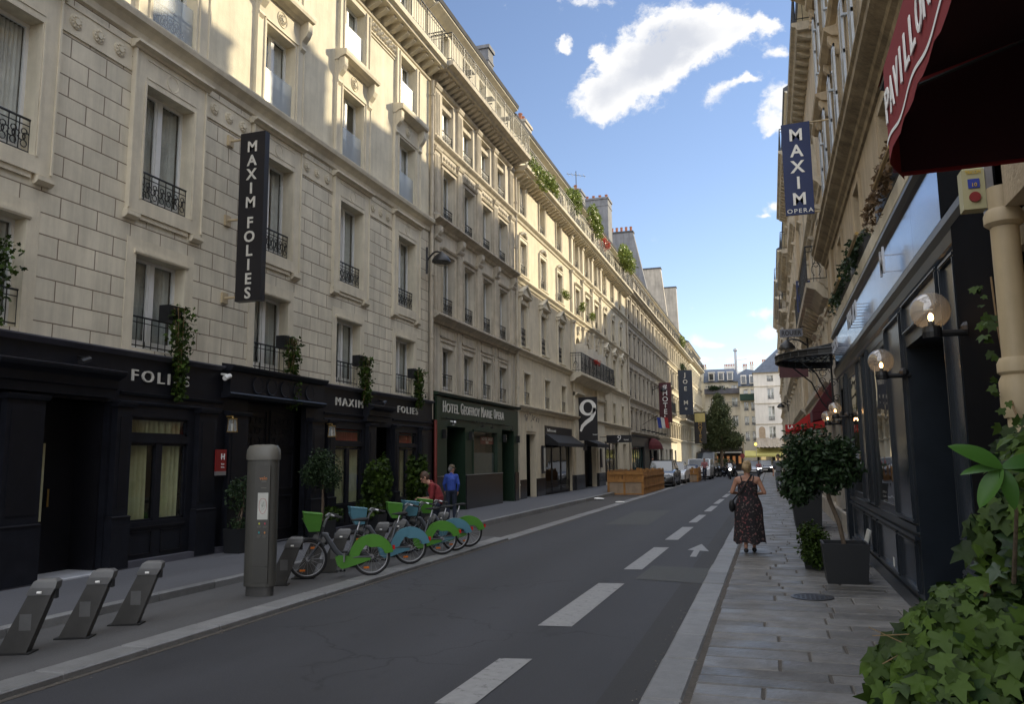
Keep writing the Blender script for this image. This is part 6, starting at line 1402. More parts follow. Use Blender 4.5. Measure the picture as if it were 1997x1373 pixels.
b_ = MB(); b_.lathe([(.03, 5.125), (.03, 5.14)], (1.215, 0, 3.20), 'y', 16); b_.build('button', mat('dull_red_button', (.22, .02, .02), .5), o); b_ = MB(); b_.box(1.185, 1.245, 5.132, 5.14, 3.255, 3.31); b_.build('sticker', mat('blue_sticker', (.03, .05, .30), .5), o); t_ = MB(); text(t_, 'TRICOM', (1.215, 5.135, 3.35), (1, 0, 0), (0, 0, 1), .03, .003, width=.08); text(t_, '10', (1.215, 5.128, 3.272), (1, 0, 0), (0, 0, 1), .032, .003); t_.build('lettering', mat('sign_yellow', (.6, .4, .03), .5), o)
b_ = MB(); b_.box(1.28, 1.32, 5.15, 5.25, 3.08, 3.42); b_.build('bracket', 'alu', o)

# ================================================================== END OF STREET
E_ = Frame('E', 112.0)
def eb(name, label, fr, u0, u1, floors, cols, zt, wm, plast=True, rail='rail', ww=.8, side=True):
    b = empty(name, fr.P((u0+u1)/2, 0, 0), label, 'building'); ops = [(c-ww/2, c+ww/2, a, d) for a, d in floors for c in cols]
    w = MB(); wall(fr, w, u0, u1, .02, zt, ops, .2); mass(fr, w, u0, u1, zt, 0, 9, .02); w.build('wall', wm, b); w = MB(); backplane(fr, w, u0, u1, .1, zt); w.build('inner_wall', 'dark', b)
    for a, d in floors:
        for c in cols: put_window(fr, b, c, a, ww, d-a, 'rail bar' if rail else 'net')
    return b
bW = eb('white_building', 'plain white rendered building facing down the street above the yellow awning', E_, -1.7, 6.0, [(4.2, 5.75), (6.5, 8.45), (9.35, 10.85), (11.75, 12.55)], [.42, 3.2, 5.0], 12.95, 'plasterW')
t = MB(); 
for z in (6.0, 8.75, 11.05): E_.box(t, -1.7, 6.0, 0, .06, z, z+.12, 0)
E_.mould(t, [(0, 12.85), (.2, 12.9), (.25, 13.0), (0, 13.02)], -1.8, 6, 0); t.build('string_course', 'trimB', bW)
t = MB(); t.poly([(-1.85, 111.7, 12.98), (6.2, 111.7, 12.98), (6.2, 113, 17.6), (2.6, 113, 17.2)], (0, 7, 0)); ro = t.build('roof', 'slate', bW); t = MB(); t.box(1.35, 2.0, 111.9, 112.3, 14.6, 15.5); t.build('roof_window', 'alu', ro)
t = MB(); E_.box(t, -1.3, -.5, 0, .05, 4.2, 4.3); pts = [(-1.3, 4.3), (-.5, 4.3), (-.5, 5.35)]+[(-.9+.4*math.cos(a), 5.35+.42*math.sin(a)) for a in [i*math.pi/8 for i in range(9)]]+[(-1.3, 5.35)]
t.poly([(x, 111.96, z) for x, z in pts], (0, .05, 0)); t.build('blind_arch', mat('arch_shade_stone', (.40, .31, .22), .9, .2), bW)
E2 = Frame('E', 124.0)
bY = eb('cream_building', 'cream building with blue dormer roof and planted balcony behind the street tree', E2, -9.0, -3.9, [(3.6, 5.4), (6.3, 7.9), (9.2, 10.6), (11.5, 12.5)], [-7.9, -6.5, -4.7], 13.0, 'plasterY')
r = MB(); r.poly([(-9.1, 123.6, 13.0), (-3.6, 123.6, 13.0), (-4.6, 125.2, 15.1), (-9.1, 125.2, 15.1)], (0, 5, 0)); ro = r.build('roof', 'slate', bY)
for x in (-7.9, -6.5, -5.2): r = MB(); r.box(x-.42, x+.42, 123.3, 125, 13.2, 14.4); r.box(x-.5, x+.5, 123.2, 125, 14.4, 14.5); d = r.build('dormer', 'plasterW', ro); g = MB(); g.box(x-.3, x+.3, 123.26, 123.3, 13.3, 14.25); g.build('pane', 'carglass', d)
r = MB(); r.box(-9.0, -3.6, 122.9, 124, 11.2, 11.3); r.box(-9.0, -3.6, 122.9, 122.95, 11.3, 11.95); r.build('terrace_parapet', mat('grey_screen', (.12, .12, .14), .8, .2), bY); long_rail(E2, 'balcony_railing', bY, -6, -3.6, .6, 9.15, .8, .2, False, False)
foliage('balcony_shrub', (-7.2, 122.7, 12.1), (1.9, .3, .4), 500, .22, 'ivyd', 'dark plants along the terrace under the dormer windows', 'plant', 31)
bZ = eb('grey_building', 'narrow grey cream building with green balcony beside the white building', Frame('E', 121.0), -3.85, -1.4, [(4.0, 5.4), (6.3, 7.6), (8.4, 9.7), (10.5, 11.5)], [-3.0, -2.0], 12.0, 'plasterY', ww=.6)
r = MB(); r.poly([(-4.0, 120.7, 12.0), (-1.2, 120.7, 12.0), (-1.2, 121.6, 14.2), (-2.8, 121.6, 14.6), (-4.0, 121.6, 13.9)], (0, 6, 0)); ro = r.build('roof', 'slate', bZ)
for x in (-3.2, -2.0): r = MB(); r.box(x-.4, x+.4, 120.5, 121.5, 12.3, 13.6); d = r.build('dormer', 'plasterW', ro); g = MB(); g.box(x-.28, x+.28, 120.46, 120.5, 12.4, 13.4); g.build('pane', 'carglass', d)
r = MB(); r.box(-3.8, -1.5, 120.0, 121, 9.9, 10.0); r.box(-3.8, -1.5, 120.0, 120.05, 10.0, 10.8); r.build('green_balcony', mat('green_screen', (.02, .05, .035), .8, .2), bZ)
bX = eb('cream_building', 'pale building with terracotta chimney pots glimpsed between the left row and the dormer roof', Frame('E', 128.0), -16, -9.2, [(9.2, 10.6), (12, 13)], [-10.2], 13.5, 'plasterY', ww=.7)
bV = eb('cream_building', 'tall pale gable with red chimney pots rising behind the dormer roofs', Frame('E', 134.0), -6.6, 4.5, [(9.2, 10.6)], [0], 15.6, 'plasterW', ww=.7)
for i, (x0, x1, z1, n) in enumerate(((-10, -8.9, 15.7, 4), )): chimney(bX, x0, x1, 128, 128.8, 13.4, z1, n, 'plasterY')
for i, (x0, x1, z0, z1, n) in enumerate(((-6.5, -4.4, 15.5, 16.3, 8), (-3.6, -2.9, 15.5, 16.2, 3), (-2.5, -1.9, 15.5, 16.5, 2), (-.6, .9, 15.5, 16.8, 6), (1.4, 2.6, 15.5, 16.6, 5))): chimney(bV, x0, x1, 134, 134.8, z0, z1, n, 'plasterW')
t = MB(); t.tube([(-4.35, 126, 12), (-4.35, 126, 17.8)], .18, 10); t.sphere((-4.35, 126, 18.0), .32, 10); t.tube([(-4.35, 126, 16.4), (-2.7, 126, 16.6)], .03, 4); tag(t.build('flue_pipe', 'alu'), 'tall metal flue with round cowl rising above the dormer roofs', 'flue')
t = MB(); t.tube([(-10.6, 46.6, 17), (-10.6, 46.6, 19.4)], .025, 5); t.tube([(-11.2, 46.6, 19.3), (-10.0, 46.6, 19.0)], .015, 4)
for i in range(5): t.tube([(-11.1+.25*i, 46.3, 19.28-.06*i), (-11.1+.25*i, 46.9, 19.28-.06*i)], .01, 4)
tag(t.build('television_aerial', 'iron'), 'television aerial on the roof of the long pale stone building', 'aerial')
# canopy of the cafe below the tree, yellow awning
aw = awning(E_, 'yellow_awning', -1.7, 2.6, 2.95, 3.0, .95, .22, 'yellowcl', 'wide yellow awning under the white building at the end of the street')
awning(Frame('E', 110.6), 'yellow_awning', -3.2, -1.75, 2.6, 2.2, .7, .2, 'yellowcl', 'narrow pale yellow awning at the corner left of the wide yellow one')
t = MB(); vs = []; 
for i in range(25):
    u = -1.7+4.3*i/24; vs += [(u, 111.9, 4.2+.1*math.sin(i)), (u, 110.2, 3.35+.06*math.sin(i*1.7)), (u, 109.4, 2.98+.08*math.sin(i*2.3))]
t.add(vs, [(3*i+j, 3*i+3+j, 3*i+4+j, 3*i+1+j) for i in range(24) for j in (0, 1)]); tag(t.build('faded_awning', 'greycl'), 'faded sagging canvas awning above the wide yellow awning', 'awning')
s = MB(); wall(Frame('E', 111.9), s, -1.7, 6.0, .02, 3.2, [(-1.4, .2, .4, 2.4), (.6, 1.6, .1, 2.4), (2, 5, .4, 2.4)], .3); s.build('shopfront', 'signblk', bW)
for i, x in enumerate((-.9, .9)): l_ = MB(); l_.box(x-.3, x+.3, 111.6, 111.62, 1.2, 2.0); o = l_.build('lit_menu', emit('warm_lit_panel', (.9, .7, .35), .25)); tag(o, ['lit yellow menu panel under the left part of the wide yellow awning', 'lit yellow menu panel under the right part of the wide yellow awning'][i], 'lit panel')
l_ = MB(); l_.sphere((-1.75, 106.9, 3.35), .17, 10); tag(l_.build('yellow_lamp', emit('yellow_glow', (1, .75, .1), 1.6)), 'glowing yellow lamp at the left corner of the yellow awnings', 'lamp')
s = MB(); s.box(-9, -3.7, 112, 118, .1, 3.0); s.box(-9.1, -3.6, 109.5, 112, 2.45, 2.55); s.box(-9.1, -3.6, 109.5, 109.56, 2.2, 2.5); b = tag(s.build('cafe_building', mat('cafe_dark_front', (.035, .03, .028), .7, .3)), 'low dark cafe front with a canopy behind the street tree', 'cafe')
l_ = MB()
for i in range(7): l_.box(-8.6+.75*i, -8.25+.75*i, 111.9, 111.95, .9, 1.9)
l_.build('lit_window', emit('cafe_glow', (.8, .36, .14), .10), b)
s = MB(); s.box(-9.1, -3.6, 109.45, 109.5, 2.34, 2.42); s.build('white_valance_edge', 'letterw', b)
# street tree
random.seed(8); tr = empty('street_tree', (-5.75, 103, 0), 'large olive green street tree standing at the far end of the road', 'tree')
t = MB(); t.tube([(-5.75, 103, 0), (-5.8, 103, 1.2), (-5.7, 103, 2.6), (-5.6, 103, 5)], [.24, .19, .17, .10], 10)
for i in range(12):
    a = i*2.4; z0 = 1.9+.25*i; r_ = U(1.1, 2.1); t.tube([(-5.72, 103, z0), (-5.7+.45*r_*math.cos(a), 103+.45*r_*math.sin(a), z0+.9), (-5.7+r_*math.cos(a), 103+r_*math.sin(a), z0+2.0)], [.08, .05, .02], 6)
t.build('trunk', 'bark', tr)
P_ = []; Q_ = []
for (c, r, n, sd) in [((-5.5, 103, 4.0), (2.5, 2.3, 1.6), 6500, 1), ((-5.5, 103, 5.8), (2.1, 2.0, 1.9), 5500, 2), ((-5.75, 103, 7.6), (1.5, 1.5, 1.7), 3800, 3), ((-7.0, 103, 6.2), (1.1, 1.2, 1.7), 2200, 4), ((-4.0, 102.6, 3.6), (1.1, 1.3, 1.1), 1800, 5), ((-7.2, 102.6, 3.6), (1.0, 1.2, 1.2), 1500, 6), ((-5.9, 103, 9.0), (.8, .8, .8), 900, 7)]:
    p, q = blob_pts(c, r, n, sd, .6, 16); P_.append(p); Q_.append(q)
leaves('crown', np.concatenate(P_), .21, 'tree', tr, 'tuft', out=np.concatenate(Q_)*.8, seed=3)
pts, q = blob_pts((-6.2, 108, 1.0), (2.2, .7, .7), 900, 9); tagl(leaves('hedge', pts, .2, 'tree', None, 'tuft', out=q, seed=2), 'low green hedge in front of the cafe under the tree', 'hedge')
# pole with sign
t = MB(); t.tube([(-2.45, 80, 0), (-2.45, 80, 3.2)], .06, 8); o = tag(t.build('sign_pole', 'pipe'), 'pale post carrying a round road sign near the far junction', 'sign post'); t = MB(); t.lathe([(.22, 79.9), (.22, 79.93)], (-2.55, 0, 1.85), 'y', 16); t.build('sign_disc', mat('faded_red_disc', (.3, .05, .05), .5), o)
# ================================================================== STREET FURNITURE
random.seed(77)
def rot2(x, y, a): return x*math.cos(a)-y*math.sin(a), x*math.sin(a)+y*math.cos(a)
# station totem
o = empty('bike_station_totem', (-6.17, 8.85, .05), 'tall grey green bike hire totem with a city map panel', 'totem')
def oval(rx, ry, a, n=28, p=2.6):
    return [rot2(rx*abs(math.cos(t))**(2/p)*(1 if math.cos(t) >= 0 else -1), ry*abs(math.sin(t))**(2/p)*(1 if math.sin(t) >= 0 else -1), a) for t in [2*math.pi*i/n for i in range(n)]]
TA = math.radians(12)
def stack(levels, a, c, n=32, p=2.6):
    mb = MB(); vs = []
    for (z, rx, ry) in levels: vs += [(c[0]+x, c[1]+y, z) for x, y in oval(rx, ry, a, n, p)]
    k = len(levels); mb.add(vs, [(i*n+j, i*n+(j+1) % n, (i+1)*n+(j+1) % n, (i+1)*n+j) for i in range(k-1) for j in range(n)]+[tuple(reversed(range(n))), tuple((k-1)*n+j for j in range(n))]); return mb
TC = (-6.17, 8.85)
stack([(.05, .175, .085), (.17, .175, .085)], TA, TC).build('base', 'dock', o); stack([(.17, .20, .115), (1.74, .20, .115)], TA, TC).build('body', 'totem', o)
stack([(1.73, .212, .128), (1.76, .216, .13), (1.86, .21, .125), (1.91, .18, .10), (1.925, .10, .05)], TA, TC).build('cap', 'totemtop', o, smooth=True)
ux = Vector((math.cos(TA), math.sin(TA), 0)); nn = Vector((math.sin(TA), -math.cos(TA), 0)); c0 = Vector((TC[0], TC[1], 0))+nn*.119
def tp(u, z, n=0.): return c0+ux*(u*.82-.008)+Vector((0, 0, z))+nn*n
def tpanel(mb, u0, u1, z0, z1, n0=-.012, n1=.003, m=0): mb.poly([tp(u0, z0, n0), tp(u1, z0, n0), tp(u1, z1, n0), tp(u0, z1, n0)], nn*(n1-n0), m)
s = MB(); tpanel(s, -.045, .185, .42, 1.66, n1=.0015); tpanel(s, -.045, .185, .22, .40, n1=.0015); s.build('front_panel', mat('totem_panel', (.054, .052, .046), .45, .1), o)
s = MB(); tpanel(s, .0, .165, .99, 1.32, n1=.004); o2 = s.build('map_sheet', 'map', o)
s = MB(); rs = np.random.RandomState(3); s.tube([tp(.083+.06*math.cos(t), 1.16+.095*math.sin(t)*(1+.06*math.sin(3*t)), .005) for t in [i*math.pi/12 for i in range(25)]], .003, 4)
s.build('ring_road', mat('faded_red_ink', (.40, .14, .12), .6), o2)
s = MB(); 
for i in range(9): s.tube([tp(.083+.04*rs.randn()*.6, 1.16+.05*rs.randn()*.6, .005), tp(.083+.04*rs.randn()*.6, 1.16+.05*rs.randn()*.6, .005)], .0014, 3)
s.build('map_lines', mat('grey_ink', (.2, .25, .22), .6), o2)
for i, (u, z, cc) in enumerate(((.035, .94, (.4, .42, .05)), (.125, .94, (.4, .05, .08)), (.035, .83, (.02, .25, .27)), (.125, .83, (.5, .2, .05)))):
    s = MB(); s.poly([tp(u+.012*math.cos(a), z+.014*math.sin(a), .0) for a in [j*math.pi/6 for j in range(12)]], nn*.004); s.build('symbol', mat('symbol_ink_%d' % i, cc, .5), o)
    s = MB(); 
    for k_ in range(2 if i < 2 else 3): tpanel(s, u-.032, u+.032-.01*k_, z-.036-.012*k_, z-.031-.012*k_, n1=.0035)
    s.build('caption', 'totemtop', o)
s = MB(); text(s, 'velo', tp(.08, 1.50, .003), ux, (0, 0, 1), .06, .002); s.build('lettering', mat('orange_ink', (.6, .2, .05), .5), o); s = MB(); tpanel(s, .05, .125, 1.455, 1.468, n1=.0035); tpanel(s, .045, .13, 1.375, 1.385, n1=.0035); s.build('caption', 'totemtop', o)
# docks
BA = math.atan2(-.52, -.73)     # heading of the parked bikes
def make_dock():
    o = empty('bike_dock', (0, 0, 0), 'leaning dark grey bike dock', 'bike dock', 'leaning bike docks along the platform'); h = .58; lean = .235
    b = MB(); th = .055
    def sec(x0, x1, z, w): return [(x0, -w, z), (x1, -w, z), (x1, w, z), (x0, w, z)]
    vs = []
    for t in (0, .1, .85, 1.0): xc = lean*t*1.0; hw = .125-.03*t; vs += sec(xc-hw, xc+hw, h*t*.97, th*(1-.1*t))
    b.add(vs, [(i*4+j, i*4+(j+1) % 4, i*4+4+(j+1) % 4, i*4+4+j) for i in range(3) for j in range(4)]+[(3, 2, 1, 0), (12, 13, 14, 15)]); b.build('body', 'dock', o)
    c = MB(); vs = []
    for (z, x, hw, w) in ((h*.86, lean*.86, .105, .06), (h*.97, lean*1.0, .108, .062), (h*1.06, lean*1.08, .10, .056), (h*1.10, lean*1.10, .07, .036)): vs += sec(x-hw, x+hw, z, w)
    c.add(vs, [(i*4+j, i*4+(j+1) % 4, i*4+4+(j+1) % 4, i*4+4+j) for i in range(3) for j in range(4)]+[(3, 2, 1, 0), (12, 13, 14, 15)]); c.build('cap', 'dockcap', o)
    q = MB(); q.box(lean*.45-.05, lean*.45+.05, -.0545, -.0535, .20, .34); q.build('inspection_plate', 'dockcap', o); q = MB(); q.tube([(lean*.9-.02, -.06, h*.9), (lean*.9+.02, -.062, h*.9)], .012, 8); q.build('light', 'letterw', o)
    l = MB(); l.box(lean*.95+.07, lean*.95+.115, -.03, .03, h*.80, h*.93); l.build('lock', 'rubber', o)
    p = MB(); p.box(-.15, .17, -.09, .09, 0, .012); p.build('base_plate', 'rubber', o)
    return o
dock = make_dock(); DOCKS = [4.35, 5.0, 5.65, 6.3, 6.95] + [9.62+.652*i for i in range(9)]
names = ['first', 'second', 'third', 'fourth', 'fifth']
for i, y in enumerate(DOCKS):
    if i == 0: dk = dock
    else: dk = dup(dock)
    dk.location = (-6.45, y, .05); dk.rotation_euler = (0, 0, math.radians(24))
    dk['label'] = ['leaning grey bike dock beyond the left edge', 'leaning grey bike dock cut by the left edge of the photo', 'leftmost whole empty grey bike dock', 'middle one of the three whole empty grey docks', 'empty grey dock closest to the left side of the totem'][i] if i < 5 else ['grey bike dock immediately right of the totem', 'grey bike dock in front of the nearest bicycle front wheel'][i-5] if i < 7 else 'grey bike dock among the parked hire bicycles'
    if i >= 7: pass
# bikes
def make_bike():
    o = empty('hire_bicycle', (0, 0, 0), 'green hire bicycle', 'bicycle', 'hire bicycles parked in their docks'); R = .272; WB = .90; m_ = M
    for name, x in (('rear_wheel', 0), ('front_wheel', WB)):
        t = MB(); t.torus((x, 0, R), R-.018, .020, 'y', 36, 8); wv_ = t.build(name, 'rubber', o, smooth='all')
        t = MB(); t.torus((x, 0, R), R-.042, .009, 'y', 36, 6); t.build('rim', 'alu', wv_, smooth='all'); t = MB()
        for i in range(16): a = i*math.pi/8; t.tube([(x, .018*(-1)**i, R), (x+(R-.045)*math.cos(a), 0, R+(R-.045)*math.sin(a))], .0022, 3)
        t.tube([(x, -.05, R), (x, .05, R)], .03, 10); t.build('spokes', 'alu', wv_)
        for a in (math.radians(-65), math.radians(115)):
            t = MB(); t.box(x+.17*math.cos(a)-.038, x+.17*math.cos(a)+.038, -.008, .008, R+.17*math.sin(a)-.012, R+.17*math.sin(a)+.014); t.build('reflector', 'orange', wv_)
    f = MB(); f.tube([(.72, 0, .62), (.66, 0, .60), (.52, 0, .38), (.40, 0, .25)], [.035, .036, .038, .04], 10)     # big slanted down tube
    f.tube([(.40, 0, .25), (.30, 0, .40), (.22, 0, .66)], [.03, .022, .018], 8); f.tube([(.74, 0, .56), (.70, 0, .72)], .026, 8)
    for sy_ in (-1, 1): f.tube([(0, .05*sy_, R), (.2, .05*sy_, .28), (.40, .03*sy_, .25)], .014, 6); f.tube([(.745, .045*sy_, .50), (.82, .05*sy_, .40), (WB, .055*sy_, R)], .015, 6)
    f.tube([(.745, -.05, .5), (.745, .05, .5)], .02, 6); f.build('frame', 'bframe', o, smooth=True)
    t = MB(); t.tube([(.22, 0, .62), (.175, 0, .78)], .013, 8); t.build('seat_post', 'alu', o)
    t = MB(); t.tube([(.06, 0, .80), (.10, 0, .81), (.18, 0, .805), (.27, 0, .80), (.31, 0, .79)], [.05, .075, .06, .03, .018], 10)
    for i in range(len(t.v)): x, y, z = t.v[i]; t.v[i] = (x, y*1.15, .80+(z-.80)*.42)
    t.build('saddle', 'rubber', o, smooth='all')
    # rear fender / skirt
    t = MB(); N = 16; vs = []
    for sd in (-1, 1):
        for i in range(N+1):
            a = math.radians(5+165*i/N); ro_ = R+.045; ri = R-.075-.06*math.sin(a)**3 if i > 6 else R-.02-.012*i
            vs += [(-.0+ro_*math.cos(a)*1.0, sd*.036, R+ro_*math.sin(a)), (ri*math.cos(a), sd*.046, R+ri*math.sin(a))]
    # open toward the front: front half is a filled panel
    fs = [(2*i, 2*i+2, 2*i+3, 2*i+1) for i in range(N)]+[(2*(N+1)+2*i, 2*(N+1)+2*i+1, 2*(N+1)+2*i+3, 2*(N+1)+2*i+2) for i in range(N)]+[(2*i, 2*(N+1)+2*i, 2*(N+1)+2*i+2, 2*i+2) for i in range(N)]
    vs = [(x, y, z) for x, y, z in vs]
    t.add(vs, fs)
    for sd in (-1, 1): t.poly([(.02+(R+.04)*math.cos(a), sd*.044, R+(R+.04)*math.sin(a)) for a in [math.radians(d_) for d_ in (8, 25, 45, 65, 85)]]+[(.02, sd*.044, R+.20), (.10, sd*.044, R+.16), (.17, sd*.044, R+.06), (.19, sd*.044, R-.0)], (0, sd*.003, 0))
    t.build('rear_fender', 'bgreen', o)
    t = MB(); 
    for sd in (-1,): t.poly([(.52, sd*.055, .28), (.49, sd*.055, .17), (.43, sd*.055, .12), (.36, sd*.055, .13), (.10, sd*.055, .19), (.02, sd*.055, .24), (.10, sd*.055, .27), (.16, sd*.055, .225), (.30, sd*.055, .215), (.32, sd*.055, .27), (.18, sd*.055, .285), (.18, sd*.055, .31), (.48, sd*.055, .31)], (0, .02, 0))
    t.poly([(.52, .055, .28), (.49, .055, .17), (.43, .055, .12), (.36, .055, .13), (.02, .055, .23), (.02, .055, .28), (.48, .055, .31)], (0, -.02, 0))
    t.build('chain_guard', 'bgreen', o)
    t = MB(); t.poly([(.30, -.062, .33), (.12, -.062, .335), (-.04, -.062, .29), (-.05, -.062, .25), (.0, -.062, .22), (.10, -.062, .27), (.3, -.062, .30)], (0, .015, 0)); t.build('guard_arm', 'bframe', o)
    t = MB(); t.tube([(.40, -.07, .22), (.40, -.085, .08)], .012, 6); t.tube([(.40, .07, .22), (.40, .085, .36)], .012, 6); t.lathe([(.05, -.075), (.05, -.06)], (.40, 0, .22), 'y', 14); t.build('crank', 'alu', o)
    for sd, z in ((-1, .075), (1, .365)): t = MB(); y0_, y1_ = sorted((sd*.09, sd*.17)); t.box(.36, .44, y0_, y1_, z-.012, z+.012); t.build('pedal', 'rubber', o)
    t = MB(); t.tube([(.70, 0, .70), (.66, 0, .82), (.62, 0, .86)], .018, 8); t.tube([(.50, -.26, .86), (.60, -.20, .89), (.66, -.06, .87), (.66, .06, .87), (.60, .20, .89), (.50, .26, .86)], .013, 8); hb = t.build('handlebar', 'alu', o)
    for sd in (-1, 1): t = MB(); t.tube([(.46, sd*.27, .855), (.56, sd*.235, .88)], .018, 8); t.build('grip', 'rubber', hb)
    # front basket (moulded scoop)
    t = MB(); th = .006
    A = [(.72, -.13, .90), (.98, -.15, .93), (.98, .15, .93), (.72, .13, .90)]; Bq = [(.75, -.09, .66), (.90, -.10, .66), (.90, .10, .66), (.75, .09, .66)]
    Cq = [(.73, -.11, .76), (.97, -.13, .80), (.97, .13, .80), (.73, .11, .76)]
    for L1, L2 in ((A, Cq), (Cq, Bq)):
        for i in range(4): t.add([L1[i], L1[(i+1) % 4], L2[(i+1) % 4], L2[i]], [(0, 1, 2, 3)])
    t.add(Bq, [(0, 1, 2, 3)]); t.tube(A+[A[0]], .011, 6); t.tube([(.95, -.135, .84), (.99, 0, .84), (.95, .135, .84)], .009, 5); t.build('basket', 'bgreen', o)
    t = MB(); t.box(-.335, -.305, -.028, .028, .36, .42); t.build('tail_light', 'redl', o); t = MB(); t.torus((WB, 0, R), R+.018, .014, 'y', 16, 5, .35, 2.5); t.build('front_fender', 'bframe', o)
    t = MB(); t.tube([(.64, -.10, .88), (.74, -.12, .80), (.76, -.05, .62)], .005, 5); t.tube([(.64, .10, .88), (.72, .10, .78), (.75, .04, .60)], .005, 5); t.build('cable', 'rubber', o)
    t = MB(); t.torus((.86, -.142, .80), .045, .008, 'y', 12, 4, .3, 4.8); t.build('basket_mark', 'bframe', o)
    s = MB(); text(s, 'velib', (.60, -.041, .50), Vector((.55, 0, .83)), Vector((-.83, 0, .55)), .075, .003); s.build('lettering', 'letterw', o)
    return o
bike = make_bike(); SWAP = {M['bgreen']: M['bblue']}
sp = [(10.73, 0), (12.05, 1), (13.38, 0), (14.0, 1), (14.68, 0)]
lab = ['green hire bicycle parked nearest, at the front of the row', 'turquoise hire bicycle second from the front of the row', 'green hire bicycle beside the man in the red shirt', 'turquoise hire bicycle fourth in the row, mostly hidden', 'green hire bicycle at the far end of the row']
for i, (y, bl) in enumerate(sp):
    b = bike if i == 0 else dup(bike, swap=SWAP if bl else None); b['label'] = lab[i]
    b.location = (-5.60, y, .055); b.rotation_euler = (0, 0, BA+math.radians((0, 2, -2, 3, -1)[i]))
# wooden barriers
def barrier(x0, x1, y0, y1, h, label, seed, front=True):
    random.seed(seed); o = empty('wooden_barrier', ((x0+x1)/2, (y0+y1)/2, 0), label, 'barrier')
    for (a, b_, horiz) in (((x0, y0), (x1, y0), True), ((x1, y0), (x1, y1), False), ((x0, y1), (x1, y1), True), ((x0, y0), (x0, y1), False)):
        p = MB(); L_ = math.hypot(b_[0]-a[0], b_[1]-a[1]); k = max(2, int(L_/.16)); dx, dy = (b_[0]-a[0])/L_, (b_[1]-a[1])/L_
        if horiz and a[1] == y0:
            for z0, z1 in ((h*.86, h*1.0), (h*.55, h*.68), (.02, .08)): p.box(x0, x1, y0-.02, y0+.01, z0, z1)
            for x in (x0, (x0+x1)/2-.1, x1-.1): p.box(x, x+.1, y0+.01, y0+.05, 0, h)
            for i in range(k): x = x0+(x1-x0)*i/k; p.box(x+.01, x+(x1-x0)/k-.01, y0+.05, y0+.065, h*.55, h*.97+U(-.02, .03)) if rnd() < .8 else None
        else:
            for i in range(k):
                t0 = L_*i/k+.008; t1 = L_*(i+1)/k-.008; zz = h+U(-.05, .09); q0 = (a[0]+dx*t0, a[1]+dy*t0); q1 = (a[0]+dx*t1, a[1]+dy*t1)
                p.box(min(q0[0], q1[0])-(.012 if dx == 0 else 0), max(q0[0], q1[0])+(.012 if dx == 0 else 0), min(q0[1], q1[1])-(.012 if dy == 0 else 0), max(q0[1], q1[1])+(.012 if dy == 0 else 0), .03+U(0, .03), zz)
            for z in (.3, .75): 
                if dx == 0: p.box(a[0]+.012, a[0]+.04, y0, y1, z*h, z*h+.09)
        p.build('plank_side', 'wood', o)
    p = MB(); p.box(x0+.05, x1-.05, y0+.02, y0+.03, .08, h*.55); p.build('plywood_sheet', 'woodp', o)
    p = MB(); p.poly([(x0+.05, y0-.01, .08), (x0+.22, y0-.01, .02), (x0+.05, y0-.01, .02)], (0, .02, 0)); p.build('corner_brace', 'wood', o); return o
barrier(-7.42, -5.72, 37.9, 45.5, 1.1, 'large orange wooden plank barrier standing in the parking lane', 5)
barrier(-6.9, -5.0, 59.0, 61.5, .95, 'smaller orange wooden barrier between the parked cars', 6)
